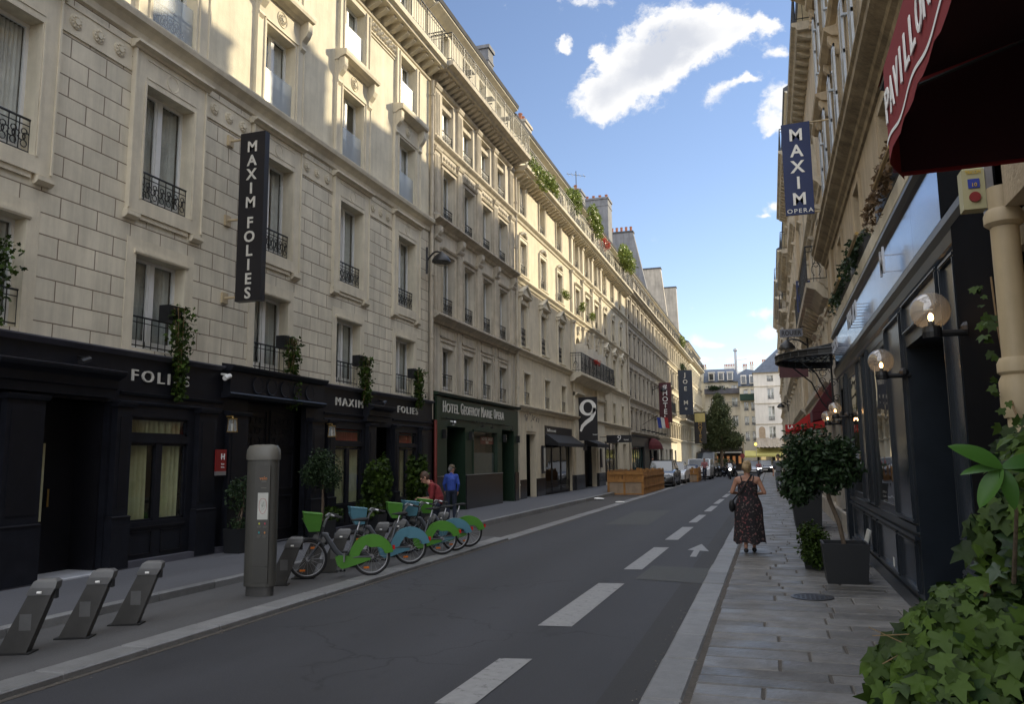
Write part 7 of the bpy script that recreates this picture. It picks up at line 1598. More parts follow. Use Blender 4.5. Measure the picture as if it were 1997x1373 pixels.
# ------------------------------------------------------------------ vehicles
def car(name, label, x, y, rz, L_, W_, H_, paint, cab=(.22, .30, .80, .97), hood=.55, van=False, cat='car', light=True, grp=None):
    o = empty(name, (0, 0, 0), label, cat, grp); w = W_/2
    # side profile (x forward, from rear 0 to L_)
    if van: prof = [(0, .35), (0, H_*.98), (.1, H_), (L_*.78, H_), (L_*.90, H_*.62), (L_*.99, H_*.50), (L_, .35)]
    else: prof = [(0, .38), (.03, H_*.60), (L_*.06, H_*.66), (L_*.70, H_*.64), (L_*.93, H_*.52), (L_*.985, H_*.42), (L_, .38)]
    b = MB(); lv = []
    for sy_, k in ((-1, 1), (-.93, 1), (.93, 1), (1, 1)):
        ins = .0 if abs(sy_) < 1 else .04
        lv.append([(px if 0 < px < L_ else (px+ins if px == 0 else px-ins), sy_*w, max(.30, pz-ins*(1 if pz > .4 else 0))) for px, pz in [(0, .22)]+prof+[(L_, .22)]])
    n = len(lv[0]); vs = [p for r in lv for p in r]; fs = [(i*n+j, i*n+(j+1) % n, (i+1)*n+(j+1) % n, (i+1)*n+j) for i in range(3) for j in range(n)]+[tuple(range(n)), tuple(reversed(range(3*n, 4*n)))]
    b.add(vs, fs); b.build('body', paint, o, smooth=True)
    if not van:
        g = MB(); z0 = H_*.62; P0 = [(L_*.07, z0), (L_*.18, H_*.97), (L_*.30, H_), (L_*.55, H_), (L_*.74, z0)]
        a = [(px, -w*.90 if pz < H_*.7 else -w*.72, pz) for px, pz in P0]; c = [(px, -yy, pz) for px, yy, pz in a]; n = 5
        g.add(a+c, [(i, (i+1) % n, n+(i+1) % n, n+i) for i in range(n)]+[tuple(range(n)), tuple(reversed(range(n, 2*n)))]); g.build('windows', 'carglass', o)
        r = MB(); r.box(L_*.2, L_*.56, -w*.70, w*.70, H_-.01, H_+.02); 
        for sy_ in (-1, 1): r.tube([(L_*.75, sy_*w*.86, z0), (L_*.56, sy_*w*.71, H_)], .025, 5); r.tube([(L_*.07, sy_*w*.86, z0), (L_*.2, sy_*w*.71, H_)], .03, 5); r.tube([(L_*.42, sy_*w*.90, z0), (L_*.42, sy_*w*.72, H_)], .025, 5)
        r.build('roof', paint, o)
    else:
        g = MB(); g.poly([(L_*.787, -w*.86, H_*.965), (L_*.787, w*.86, H_*.965), (L_*.895, w*.9, H_*.64), (L_*.895, -w*.9, H_*.64)], (.012, 0, .01)); g.build('windscreen', 'carglass', o)
        for sy_ in (-1, 1): g = MB(); g.poly([(L_*.62, sy_*(w+.003), H_*.92), (L_*.77, sy_*(w+.003), H_*.92), (L_*.86, sy_*(w+.003), H_*.64), (L_*.62, sy_*(w+.003), H_*.64)], (0, sy_*.008, 0)); g.build('side_window', 'carglass', o)
    for px in (L_*.17, L_*.82):
        for sy_ in (-1, 1):
            t = MB(); t.lathe([(.20, -.10), (.30, -.09), (.31, 0), (.30, .09), (.20, .10)], (px, sy_*(w-.08), .31), 'y', 20); wv_ = t.build('wheel', 'rubber', o); t = MB(); t.lathe([(.18, -.015), (.19, .0), (.10, .02)], (px, sy_*(w+.01), .31), 'y', 14); t.build('rim', 'alu', wv_)
    for sy_ in (-1, 1):
        t = MB(); t.sphere((L_*.955, sy_*w*.76, H_*.44), .12, 10, 0, (.7, 1.3, .7)); t.build('headlight', 'hl' if light else 'alu', o)
        t = MB(); t.box(L_*.66, L_*.69, sy_*(w+.10)-.08, sy_*(w+.10)+.08, H_*.62, H_*.70); t.build('mirror', paint, o)
    t = MB(); t.box(L_-.02, L_+.012, -w*.5, w*.5, H_*.30, H_*.38); t.build('grille', 'rubber', o); t = MB(); t.box(L_, L_+.018, -.24, .24, .34, .43); t.build('number_plate', 'letterw', o)
    t = MB(); t.box(L_*.02, L_*.98, -w*.98, w*.98, .16, .26); t.build('underbody', 'rubber', o)
    o.location = (x, y, 0); o.rotation_euler = (0, 0, rz); return o
RZ = math.radians(-90)
car('parked_car', 'black sport utility car parked behind the large wooden barrier', -6.4, 52.6, RZ, 4.4, 1.75, 1.58, 'carblk', light=False)
car('parked_car', 'white and silver car parked behind the black one', -6.3, 58.2, RZ, 4.0, 1.65, 1.45, 'carwht', light=False)
car('parked_van', 'white van parked beyond the smaller wooden barrier', -5.45, 69.5, RZ, 4.6, 1.75, 1.62, 'carwht', van=True, cat='van', light=False)
car('parked_car', 'blue car parked against the white van behind the small barrier', -6.1, 65.6, RZ, 3.9, 1.6, 1.15, 'carblue', light=False)
car('oncoming_car', 'silver grey car driving towards the camera with its headlights on', -1.65, 87, RZ, 4.2, 1.65, 1.35, 'carsil', light=True)
car('oncoming_car', 'dark car behind the oncoming silver one, one headlight showing', -.6, 94, RZ, 4.2, 1.6, 1.4, 'carblk', light=True)
v = car('parked_van', 'dark tall van parked at the far end of the left kerb', -6.6, 92, RZ, 5, 1.9, 2.3, 'carblk', van=True, cat='van', light=False)
def motorbike(lit=False):
    o = empty('motorbike', (0, 0, 0), 'dark parked motor scooter', 'motorbike', 'motor scooters parked under the tree')
    for nm, x in (('rear_wheel', 0), ('front_wheel', 1.25)):
        t = MB(); t.torus((x, 0, .27), .21, .06, 'y', 18, 8); w_ = t.build(nm, 'rubber', o, smooth='all'); t = MB(); t.lathe([(.14, -.03), (.15, 0), (.14, .03)], (x, 0, .27), 'y', 12); t.build('rim', 'alu', w_)
    t = MB(); t.tube([(-.15, 0, .55), (.2, 0, .55), (.5, 0, .35), (.85, 0, .33), (1.0, 0, .6), (1.05, 0, .9)], [.13, .17, .14, .13, .14, .09], 10); t.tube([(1.25, 0, .27), (1.05, 0, .85)], .04, 6); t.build('body', 'carblk', o, smooth=True)
    t = MB(); t.tube([(-.2, 0, .74), (.1, 0, .76), (.5, 0, .70)], [.09, .13, .10], 8); t.build('seat', 'rubber', o); t = MB(); t.tube([(.95, -.33, .98), (1.05, -.1, .96), (1.05, .1, .96), (.95, .33, .98)], .02, 6); t.build('handlebar', 'rubber', o)
    t = MB(); t.sphere((1.15, 0, .80), .09, 10); t.build('headlight', 'alu' if not lit else 'hl', o, smooth='all')
    t = MB(); t.add([(1.12, -.18, .92), (1.12, .18, .92), (.98, .13, 1.25), (.98, -.13, 1.25)], [(0, 1, 2, 3)]); t.build('windshield', 'globe', o)
    for sy_ in (-1, 1): t = MB(); t.tube([(.98, sy_*.25, .97), (.93, sy_*.30, 1.12)], .012, 4); t.sphere((.93, sy_*.30, 1.14), .05, 6); t.build('mirror', 'rubber', o)
    return o
mb_ = motorbike(); sc = ['scooter nearest the road in the dark parked row under the tree', 'second parked scooter from the road under the tree', 'middle scooter of the dark parked row', 'fourth parked scooter, beside the pavement side', 'parked scooter closest to the left building row', 'parked scooter farthest back, half hidden by the row']
for i in range(6):
    m_ = mb_ if i == 0 else dup(mb_); m_['label'] = sc[i]; m_.location = (-3.6-.45*i if i < 5 else -4.3, 74.5+(i % 2)*.5 if i < 5 else 78, 0); m_.rotation_euler = (0, 0, math.radians(-60+10*(i % 3)))
# ------------------------------------------------------------------ people
def capsule(mb, a, b, r0, r1, n=14, sx=1.):
    a, b = Vector(a), Vector(b); pts = [a]; rr = [r0*.55]
    d = (b-a); L_ = d.length; d.normalize()
    P_ = [a-d*r0*.8, a-d*r0*.4, a, a.lerp(b, .5), b, b+d*r1*.4, b+d*r1*.8]; R_ = [r0*.45, r0*.85, r0, (r0+r1)/2, r1, r1*.85, r1*.45]
    mb.tube(P_, R_, n)
def fuse(mb, voxel, name, smooth=6):
    me = mb.mesh('tmp', [], False); ob = bpy.data.objects.new('tmp', me); COL.objects.link(ob)
    r = ob.modifiers.new('r', 'REMESH'); r.mode = 'VOXEL'; r.voxel_size = voxel
    if smooth: s = ob.modifiers.new('s', 'SMOOTH'); s.factor = .5; s.iterations = smooth
    dg = bpy.context.evaluated_depsgraph_get(); m2 = bpy.data.meshes.new_from_object(ob.evaluated_get(dg)); m2.name = name
    bpy.data.objects.remove(ob); bpy.data.meshes.remove(me); m2.polygons.foreach_set('use_smooth', [True]*len(m2.polygons)); return m2
def fpart(mb, voxel, name, mt, parent, smooth=6):
    me = fuse(mb, voxel, name, smooth); me.materials.append(M[mt]); return link(name, me, parent, (0, 0, 0))
def person(label, J, loc, rz, S, mats, voxel=.012, hair='short', extra=None, shirt_sleeve=.45, fingers=False, cap=False, skirt=False, bald=False):
    """J: joints in metres for a 1.75 m figure facing +X. mats: skin, top, bottom, shoes, hair"""
    o = empty('person', (0, 0, 0), label, 'person'); v = lambda k: Vector(J[k])
    sk = MB(); nk, hd, ch, wa, pe = v('neck'), v('head'), v('chest'), v('waist'), v('pelvis'); face = Vector(J.get('face', (1, 0, 0))).normalized(); side = Vector((0, 0, 1)).cross(face).normalized(); up = face.cross(side)
    capsule(sk, nk-Vector((0, 0, .04)), hd-up*.08, .056, .055)
    def H(f, s_, u_): return hd+face*f+side*s_+up*u_
    b0 = len(sk.v); sk.sphere(H(-.008, 0, .02), .098, 16, 0, (1.02, .80, 1.12)); capsule(sk, H(.02, 0, -.04), H(.04, 0, -.085), .066, .045)
    capsule(sk, H(.095, 0, .005), H(.118, 0, -.03), .012, .016, 8); capsule(sk, H(.09, -.018, -.062), H(.09, .018, -.062), .013, .013, 8); capsule(sk, H(.082, -.035, .028), H(.082, .035, .028), .02, .02, 8)
    for sd in (-1, 1): capsule(sk, H(-.01, sd*.080, .015), H(-.01, sd*.084, -.02), .020, .014, 8); sk.sphere(H(.086, sd*.034, .008), .013, 8)
    for a, b, r0, r1 in (('chest', 'waist', .135, .12), ('waist', 'pelvis', .12, .135)): capsule(sk, v(a), v(b), r0, r1)
    for sd in ('l', 'r'):
        capsule(sk, v('sho'+sd), ch+(v('sho'+sd)-ch)*.2, .062, .09); capsule(sk, nk-Vector((0, 0, .03)), v('sho'+sd), .05, .055)
        capsule(sk, v('sho'+sd), v('elb'+sd), .050, .040); capsule(sk, v('elb'+sd), v('wri'+sd), .040, .027)
        h = v('wri'+sd); d = Vector(J.get('hand'+sd, v('wri'+sd)-v('elb'+sd))).normalized(); s2 = d.cross(Vector((0, 0, 1))); s2 = s2.normalized() if s2.length > .1 else side
        capsule(sk, h+d*.02, h+d*.07, .03, .032)
        for k in range(4): off = s2*(k-1.5)*.020; L_ = (.062, .072, .068, .052)[k]; dn = (s2.cross(d)).normalized(); dn = -dn if dn.z > 0 else dn; q = h+d*.08+off; sk.tube([q, q+d*L_*.5, q+d*L_*.85+dn*L_*.4], [.0095, .009, .008], 8)
        th = h+d*.02+s2*.030*(1 if sd == 'r' else -1); sk.tube([th, th+d*.035+s2*.02*(1 if sd == 'r' else -1), th+d*.06+s2*.015*(1 if sd == 'r' else -1)], [.012, .011, .009], 8)
        capsule(sk, v('hip'+sd), v('kne'+sd), .078, .052); capsule(sk, v('kne'+sd), v('ank'+sd), .052, .034)
        f_ = Vector(J.get('foot'+sd, (1, 0, 0))); capsule(sk, v('ank'+sd)-Vector((0, 0, .03)), v('ank'+sd)+f_*.13-Vector((0, 0, .055)), .035, .03)
    fpart(sk, voxel, 'body', mats[0], o)
    # top
    t = MB(); capsule(t, ch, wa, .155, .145); capsule(t, wa, pe+Vector((0, 0, .03)), .145, .15)
    for sd in ('l', 'r'):
        capsule(t, nk-Vector((0, 0, .05)), v('sho'+sd), .055, .07); capsule(t, v('sho'+sd), ch, .070, .12); e = v('sho'+sd).lerp(v('elb'+sd), min(1, shirt_sleeve*2)); capsule(t, v('sho'+sd), e, .060, .054)
        if shirt_sleeve > .5: capsule(t, v('elb'+sd), v('elb'+sd).lerp(v('wri'+sd), shirt_sleeve*2-1), .046, .036)
    capsule(t, nk-Vector((0, 0, .05)), nk+Vector((0, 0, .0)), .066, .062)
    if not skirt: fpart(t, voxel, 'shirt', mats[1], o)
    t = MB(); capsule(t, wa-Vector((0, 0, .06)), pe, .125, .145)
    for sd in ('l', 'r'): capsule(t, v('hip'+sd), v('kne'+sd), .096, .070); capsule(t, v('kne'+sd), v('ank'+sd)+Vector((0, 0, .03)), .070, .055)
    if not skirt: fpart(t, voxel, 'trousers', mats[2], o)
    for sd in ('l', 'r'):
        t = MB(); f_ = Vector(J.get('foot'+sd, (1, 0, 0))); capsule(t, v('ank'+sd)-Vector((0, 0, .045))-f_*.02, v('ank'+sd)+f_*.16-Vector((0, 0, .062)), .047, .038); fpart(t, voxel*.9, 'shoe', mats[3], o, 3)
    t = MB(); t.sphere(H(-.022, 0, .045), .104, 16, 0, (1.0, .86, 1.08)); t.sphere(H(-.05, 0, .0), .088, 12, 0, (.8, 1.0, 1.1))
    if hair == 'bun': t.sphere(H(-.10, .01, .085), .052, 10); t.sphere(H(-.04, -.02, .095), .06, 12); t.sphere(H(-.08, .02, .02), .085, 10); t.sphere(H(-.07, -.04, .07), .05, 8)
    if hair != 'none':
        hb = fpart(t, max(voxel*.8, .009), 'hair', mats[4], o, 3)
    if cap:
        t = MB(); t.sphere(H(-.01, 0, .07), .108, 16, 0, (1.05, .92, .85)); t.sphere(H(.11, 0, .045), .07, 12, 0, (1.1, 1.0, .16)); fpart(t, .010, 'cap', 'cap', o, 3)
    if extra: extra(o, J, H)
    o.scale = (S, S, S); o.location = loc; o.rotation_euler = (0, 0, rz); return o
STAND = dict(head=(0, 0, 1.63), neck=(-.01, 0, 1.47), chest=(-.01, 0, 1.30), waist=(0, 0, 1.08), pelvis=(0, 0, .94), shol=(-.01, .19, 1.40), shor=(-.01, -.19, 1.40), elbl=(-.02, .24, 1.12), elbr=(-.02, -.24, 1.12), wril=(.06, .24, .88), wrir=(.06, -.24, .88),
             hipl=(0, .09, .90), hipr=(0, -.09, .90), knel=(.02, .10, .50), kner=(.02, -.10, .50), ankl=(-.01, .10, .10), ankr=(-.01, -.10, .10))
# man in red, leaning over the handlebars with both hands forward
J = dict(STAND); J.update(head=(.27, 0, 1.50), face=(.80, 0, -.60), neck=(.13, 0, 1.40), chest=(.06, 0, 1.24), waist=(-.03, 0, 1.04), shol=(.09, .17, 1.33), shor=(.09, -.17, 1.33), elbl=(.12, .20, 1.02), elbr=(.10, -.20, 1.04), wril=(.36, .10, 1.02), wrir=(.36, -.10, 1.03), handl=(1, -.1, .05), handr=(1, .1, .05), knel=(.06, .10, .5), ankl=(-.02, .1, .1))
def glasses(o, J, H):
    t = MB()
    for sd in (-1, 1): t.torus(H(.098, sd*.034, .010), .021, .004, 'x', 10, 4); t.tube([H(.098, sd*.055, .014), H(-.01, sd*.086, .02)], .004, 4)
    t.build('glasses', 'iron', o)
    t = MB(); t.box(.44, .52, -.05, .05, 1.02, 1.03); t.build('phone', 'rubber', o)
person('man in a dark red short sleeved shirt leaning over the parked bicycles', J, (-6.38, 14.95, .05), math.radians(203), .87, ('skin', 'maroon', 'jeans', 'black', 'brown'), .0105, extra=glasses)
J = dict(STAND); J.update(face=(.55, -.83, -.12), elbl=(.04, .225, 1.13), wril=(.16, .17, .93), elbr=(-.03, -.225, 1.13), wrir=(.06, -.20, .91), shol=(0, .165, 1.39), shor=(0, -.165, 1.39), chest=(.01, 0, 1.28), head=(.07, -.02, 1.60), neck=(.03, 0, 1.46))
person('older man in a blue shirt and khaki cap seen from behind by the green doorway', J, (-7.95, 19.6, .14), math.radians(118), .83, ('skin', 'blue', 'jeans', 'black', 'greyhair'), .011, shirt_sleeve=.95, cap=True)
# woman walking away
def womanx(o, J, H):
    d = MB(); N = 40; lev = [(1.38, .155, .115, 0), (1.30, .185, .14, 0), (1.22, .19, .145, 0), (1.13, .175, .14, 0), (1.06, .20, .165, .2), (.98, .235, .20, .5), (.85, .265, .22, .8), (.62, .265, .22, 1), (.38, .28, .235, 1.2), (.20, .295, .24, 1.4)]
    vs = []
    for z, ry, rx, f in lev:
        for j in range(N):
            a = 2*math.pi*j/N; k = 1+.035*f*math.sin(a*9+z*2)+.02*f*math.sin(a*4+1+z*3); dz = .018*f*math.sin(a*5) if z < .4 else 0
            vs.append((rx*k*math.cos(a)-.0, ry*k*math.sin(a), z+dz))
    d.add(vs, [(i*N+j, i*N+(j+1) % N, (i+1)*N+(j+1) % N, (i+1)*N+j) for i in range(len(lev)-1) for j in range(N)]); d.build('dress', 'floral', o, smooth='all')
    for z in (1.16, 1.19, 1.22, 1.25, 1.28, 1.31):
        t = MB(); t.tube([(.148*math.cos(a)*1.0, .193*math.sin(a), z+.003*math.sin(a*7)) for a in [i*math.pi/16 for i in range(33)]], .006, 4); t.build('smocking', 'floral', o) if z in (1.16, 1.31) else None
    for sd in (-1, 1): t = MB(); t.tube([(-.13, sd*.10, 1.37), (-.10, sd*.115, 1.44), (-.03, sd*.12, 1.475), (.05, sd*.11, 1.40)], .010, 5); t.build('shoulder_strap', 'black', o)
    t = MB(); t.tube([(-.02, -.09, 1.50), (-.10, -.05, 1.44), (-.155, .03, 1.33), (-.175, .13, 1.18), (-.12, .24, 1.06), (-.04, .30, .98)], .014, 6); t.build('bag_strap', 'black', o)
    t = MB(); t.tube([(.10, .30, .92), (-.02, .315, .90), (-.14, .30, .92)], [.06, .10, .06], 12); 
    for i in range(len(t.v)): x, y, z = t.v[i]; t.v[i] = (x, .30+(y-.30)*.6, .91+(z-.91)*1.25)
    t.build('shoulder_bag', 'black', o, smooth='all')
J = dict(STAND); J.update(face=(1, .1, -.1), head=(.03, 0, 1.62), neck=(0, 0, 1.48), chest=(-.01, 0, 1.30), shol=(-.01, .20, 1.40), shor=(-.01, -.20, 1.40), elbl=(-.03, .30, 1.16), elbr=(-.03, -.31, 1.15), wril=(.19, .20, 1.13), wrir=(.19, -.20, 1.12), handl=(.8, -.5, .1), handr=(.8, .5, .1),
                 hipl=(0, .11, .92), hipr=(0, -.11, .92), knel=(-.02, .09, .50), kner=(.12, -.08, .52), ankl=(-.13, .08, .11), ankr=(.14, -.07, .10))
person('blond woman in a dark floral dress walking away on the right pavement', J, (-.40, 14.35, .103), math.radians(91), .872, ('skin2', 'floral', 'floral', 'black', 'blond'), .0115, hair='bun', skirt=True, extra=womanx)
# distant people
J = dict(STAND); J.update(knel=(.16, .1, .5), ankl=(.22, .1, .10), kner=(-.02, -.1, .5), ankr=(-.20, -.1, .14), face=(1, .3, -.2))
person('dark haired man in grey trousers half hidden behind the potted tree', J, (.32, 38.5, .10), math.radians(-95), .98, ('skin', 'greytr', 'greytr', 'black', 'brown'), .022)
J2 = dict(STAND); J2.update(elbl=(.12, .24, 1.14), elbr=(.12, -.24, 1.14), wril=(.32, .22, 1.08), wrir=(.32, -.22, 1.08), hipl=(-.05, .09, .92), hipr=(-.05, -.09, .92), knel=(.22, .10, .72), kner=(.2, -.1, .50), ankl=(.12, .1, .36), ankr=(.08, -.1, .16), head=(.06, 0, 1.62))
M['pattern'] = mat('patterned_pink_top', (.30, .12, .13), .8, .5, 12)
person('cyclist in a pinkish patterned top riding past the parked van', J2, (-4.75, 62, .04), math.radians(-88), .93, ('skin', 'pattern', 'jeans', 'black', 'brown'), .025)
person('rider on the motor scooter with a bright headlight', J2, (-3.15, 66.5, .0), math.radians(-88), .92, ('skin', 'black', 'jeans', 'black', 'black'), .025)
person('cyclist in a dark top in front of the oncoming silver car', J2, (-.98, 70, .0), math.radians(-92), .80, ('skin', 'pattern', 'jeans', 'black', 'brown'), .025)
ms = motorbike(True); ms['label'] = 'motor scooter with its headlight on riding towards the camera'; ms['group'] = ''; del ms['group']; ms.location = (-3.13, 66.9, 0); ms.rotation_euler = (0, 0, math.radians(-88))
def city_bike(label, x, y, rz, lit):
    o = empty('bicycle', (0, 0, 0), label, 'bicycle')
    for nm, px in (('rear_wheel', 0), ('front_wheel', 1.02)): t = MB(); t.torus((px, 0, .33), .31, .02, 'y', 24, 6); w_ = t.build(nm, 'rubber', o); t = MB(); [t.tube([(px, 0, .33), (px+.3*math.cos(a), 0, .33+.3*math.sin(a))], .004, 3) for a in [i*math.pi/5 for i in range(10)]]; t.build('spokes', 'alu', w_)
    t = MB(); t.tube([(0, 0, .33), (.42, 0, .30), (.82, 0, .70), (.35, 0, .72), (0, 0, .33)], .018, 6); t.tube([(.42, 0, .30), (.33, 0, .82)], .018, 6); t.tube([(1.02, 0, .33), (.84, 0, .85)], .018, 6); t.build('frame', 'bframe', o)
    t = MB(); t.tube([(.80, -.28, .96), (.86, 0, .95), (.80, .28, .96)], .015, 6); t.tube([(.84, 0, .8), (.86, 0, .95)], .015, 6); t.build('handlebar', 'rubber', o); t = MB(); t.sphere((.30, 0, .85), .1, 8, 0, (1.3, .7, .35)); t.build('saddle', 'rubber', o)
    t = MB(); t.sphere((.92, 0, .78), .07 if lit else .04, 8); t.build('headlight', 'hl' if lit else 'alu', o); o.location = (x, y, 0); o.rotation_euler = (0, 0, rz); return o
city_bike('bicycle ridden by the person in the pinkish top', -4.75, 62.35, math.radians(-88), False); city_bike('bicycle with a bright lamp ridden before the silver car', -.98, 70.3, math.radians(-92), True)
person('pedestrian in dark clothes standing between the parked cars and the facades', STAND, (-7.9, 57.0, .14), math.radians(-70), .93, ('skin', 'black', 'black', 'black', 'black'), .025)

# ================================================================== PLANTS IN POTS
random.seed(5)
def pot(x, y, w, h, z=SZ, mt='pot', taper=.85, parent=None):
    p = MB(); a = w/2; b = a*taper
    p.add([(x-b, y-b, z), (x+b, y-b, z), (x+b, y+b, z), (x-b, y+b, z), (x-a, y-a, z+h), (x+a, y-a, z+h), (x+a, y+a, z+h), (x-a, y+a, z+h), (x-a+.03, y-a+.03, z+h), (x+a-.03, y-a+.03, z+h), (x+a-.03, y+a-.03, z+h), (x-a+.03, y+a-.03, z+h), (x-a+.03, y-a+.03, z+h-.05), (x+a-.03, y-a+.03, z+h-.05), (x+a-.03, y+a-.03, z+h-.05), (x-a+.03, y+a-.03, z+h-.05)],
          [(3, 2, 1, 0)]+[(i, (i+1) % 4, 4+(i+1) % 4, 4+i) for i in range(4)]+[(4+i, 4+(i+1) % 4, 8+(i+1) % 4, 8+i) for i in range(4)]+[(8+i, 8+(i+1) % 4, 12+(i+1) % 4, 12+i) for i in range(4)])
    o = p.build('planter_pot', mt, parent); s = MB(); s.quad((x-a+.03, y-a+.03, z+h-.05), (x+a-.03, y-a+.03, z+h-.05), (x+a-.03, y+a-.03, z+h-.05), (x-a+.03, y+a-.03, z+h-.05)); s.build('soil', 'soil', o); return o
def potted(label, x, y, potw, poth, blobs, mt, size, z=SZ, trunk=None, shape='oval', mt2=None, seed=1, name='potted_plant', cat='potted plant'):
    o = empty(name, (x, y, z), label, cat); pot(x, y, potw, poth, z, parent=o)
    if trunk: t = MB(); t.tube(trunk, [.028]*(len(trunk)-1)+[.015], 8); t.build('trunk', 'bark', o)
    P_ = []; Q_ = []
    for i, (c, r, n) in enumerate(blobs): p, q = blob_pts(c, r, n, seed+i, .45, 14); P_.append(p); Q_.append(q)
    leaves('foliage', np.concatenate(P_), size, mt, o, shape, out=np.concatenate(Q_)*.7+np.array([0, 0, .3]), seed=seed)
    P3 = MB(); rs = np.random.RandomState(seed); A_ = np.concatenate(P_); top = Vector(trunk[-1]) if trunk else Vector((x, y, z+poth))
    for k in range(14): q = Vector(A_[rs.randint(len(A_))]); P3.tube([top, top.lerp(q, .5)+Vector((0, 0, .02)), q], [.010, .006, .003], 4)
    P3.build('branch', 'bark', o); return o
potted('round clipped tree in a pot left of the ivy columns on the left pavement', -8.75, 14.6, .42, .38, [((-8.75, 14.6, 1.52), (.42, .55, .46), 3600)], 'olive', .060, trunk=[(-8.75, 14.6, .45), (-8.74, 14.6, .9), (-8.75, 14.6, 1.4)], seed=11)
potted('dense climbing ivy column in a pot right of the round tree', -8.75, 16.85, .46, .36, [((-8.75, 16.9, 1.15), (.34, .46, .85), 3400), ((-8.75, 16.8, .7), (.3, .42, .4), 900)], 'ivy', .085, shape='ivy', seed=14)
potted('second ivy column in a pot beside the man in red', -8.75, 19.2, .46, .36, [((-8.75, 19.2, 1.15), (.32, .46, .80), 2600)], 'ivy', .085, shape='ivy', seed=17)
potted('leggy dark shrub in a tall pot behind the totem', -8.95, 12.15, .36, .42, [((-8.95, 12.4, 1.15), (.3, .62, .40), 1300), ((-8.95, 12.2, .58), (.2, .3, .16), 300)], 'olive', .06, trunk=[(-8.95, 12.15, .5), (-8.95, 12.3, 1.0)], seed=20)
# small leafy plant in the basket area of the nearest bike
tagl(leaves('low_shrub', blob_pts((-8.7, 14.9, .62), (.22, .35, .18), 500, 23)[0], .06, 'ivy', None, 'ivy', seed=3), 'low ivy at the foot of the round clipped tree', 'plant')
# right pavement : tree in cube planter
o = potted('small dark leaved tree in a black cube planter on the right pavement', .85, 11.40, .56, .50, [((.60, 11.35, 1.60), (.56, .50, .50), 5200), ((.36, 11.3, 1.35), (.30, .35, .28), 1500), ((.92, 11.3, 1.62), (.25, .4, .40), 1300)], 'ivyd', .082, z=.1, trunk=[(.86, 11.4, .5), (.80, 11.38, .85), (.70, 11.36, 1.15), (.66, 11.35, 1.45)], seed=30, name='potted_tree', cat='potted tree')
potted('bright green bushy plant between the cube planter and the tall planter', .55, 12.7, .36, .22, [((.55, 12.6, .52), (.30, .36, .30), 1900), ((.55, 12.5, .30), (.2, .3, .16), 500)], 'olive' if False else 'ivy', .06, z=.1, seed=33)
o = empty('tall_planter', (.72, 19.9, .1), 'tall dark rectangular planter with small pale text behind the potted tree', 'planter')
p = MB(); p.add([(.47, 19.2, .1), (1.0, 19.2, .1), (1.0, 20.6, .1), (.47, 20.6, .1), (.36, 19.1, 1.12), (1.05, 19.1, 1.12), (1.05, 20.7, 1.12), (.36, 20.7, 1.12)], [(3, 2, 1, 0), (4, 5, 6, 7), (0, 1, 5, 4), (1, 2, 6, 5), (2, 3, 7, 6), (3, 0, 4, 7)]); p.build('box', 'pot', o)
t_ = MB(); 
for i, w_ in enumerate(('OPEN', 'BAR', 'CAFE')): text(t_, w_, (.50, 19.08+.0, .93-i*.09), (1, 0, 0), (0, 0, 1), .06, .006)
t_.build('lettering', 'letter', o); leaves('foliage', blob_pts((.7, 19.9, 1.35), (.4, .75, .3), 1100, 35)[0], .09, 'ivyd', o, 'oval', seed=6)
# second small planter + menu board leaning on the shopfront
s = MB(); s.poly([(1.18, 12.9, .12), (1.18, 13.3, .12), (1.32, 13.3, .62), (1.32, 12.9, .62)], (.02, 0, 0)); tag(s.build('menu_board', 'map'), 'small pale board leaning on the black shopfront behind the cube planter', 'board')
s = MB(); RS.box(s, 10.95, 11.05, .002, .008, .36, .47); s.build('paper_sticker', 'letterw', bR)
# wire frame chair behind planter
# foreground ivy
o = empty('ivy_bush', (.95, 3.2, .1), 'large foreground ivy bush filling the bottom right corner', 'ivy')
p = MB(); p.box(.62, 1.36, 2.3, 4.4, .1, .62); p.build('planter_box', 'pot', o)
P_ = []; Q_ = []
for i, (c, r, n) in enumerate([((.72, 3.0, 1.08), (.36, .5, .30), 2200), ((.50, 2.95, 1.04), (.17, .3, .20), 900), ((.90, 3.05, 1.38), (.27, .4, .28), 1500), ((.86, 2.75, 1.52), (.16, .25, .22), 600), ((.72, 3.0, .88), (.42, .55, .34), 2200), ((.95, 3.25, 1.12), (.40, .60, .34), 2000), ((.58, 2.7, .86), (.28, .36, .22), 1100), ((1.06, 3.4, 1.42), (.26, .45, .36), 1500), ((.98, 3.1, 1.62), (.20, .32, .20), 900), ((1.15, 3.9, 1.5), (.2, .6, .5), 900), ((.46, 3.0, .98), (.16, .26, .14), 600), ((.74, 2.7, .55), (.42, .6, .3), 900), ((.85, 2.5, 1.15), (.18, .2, .3), 600)]):
    p_, q_ = blob_pts(c, r, n, 50+i, .6, 10); P_.append(p_); Q_.append(q_)
PA = np.concatenate(P_); QA = np.concatenate(Q_)
leaves('ivy_leaves', PA, .078, 'ivy', o, 'ivy', out=QA*.9+np.array([-.3, -.8, .5]), seed=7, jitter=.55)
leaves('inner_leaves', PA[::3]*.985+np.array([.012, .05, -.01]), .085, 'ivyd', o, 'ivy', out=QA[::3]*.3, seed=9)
st = MB(); rs = np.random.RandomState(2)
for k in range(60):
    q = Vector(PA[rs.randint(len(PA))]); b_ = Vector((1.05+.15*rs.randn()*.5, 3.3+.3*rs.randn(), .62)); m_ = b_.lerp(q, .6)+Vector((.05, 0, .08)); st.tube([b_, m_, q+Vector((-.02, -.03, .01))], [.006, .004, .002], 4)
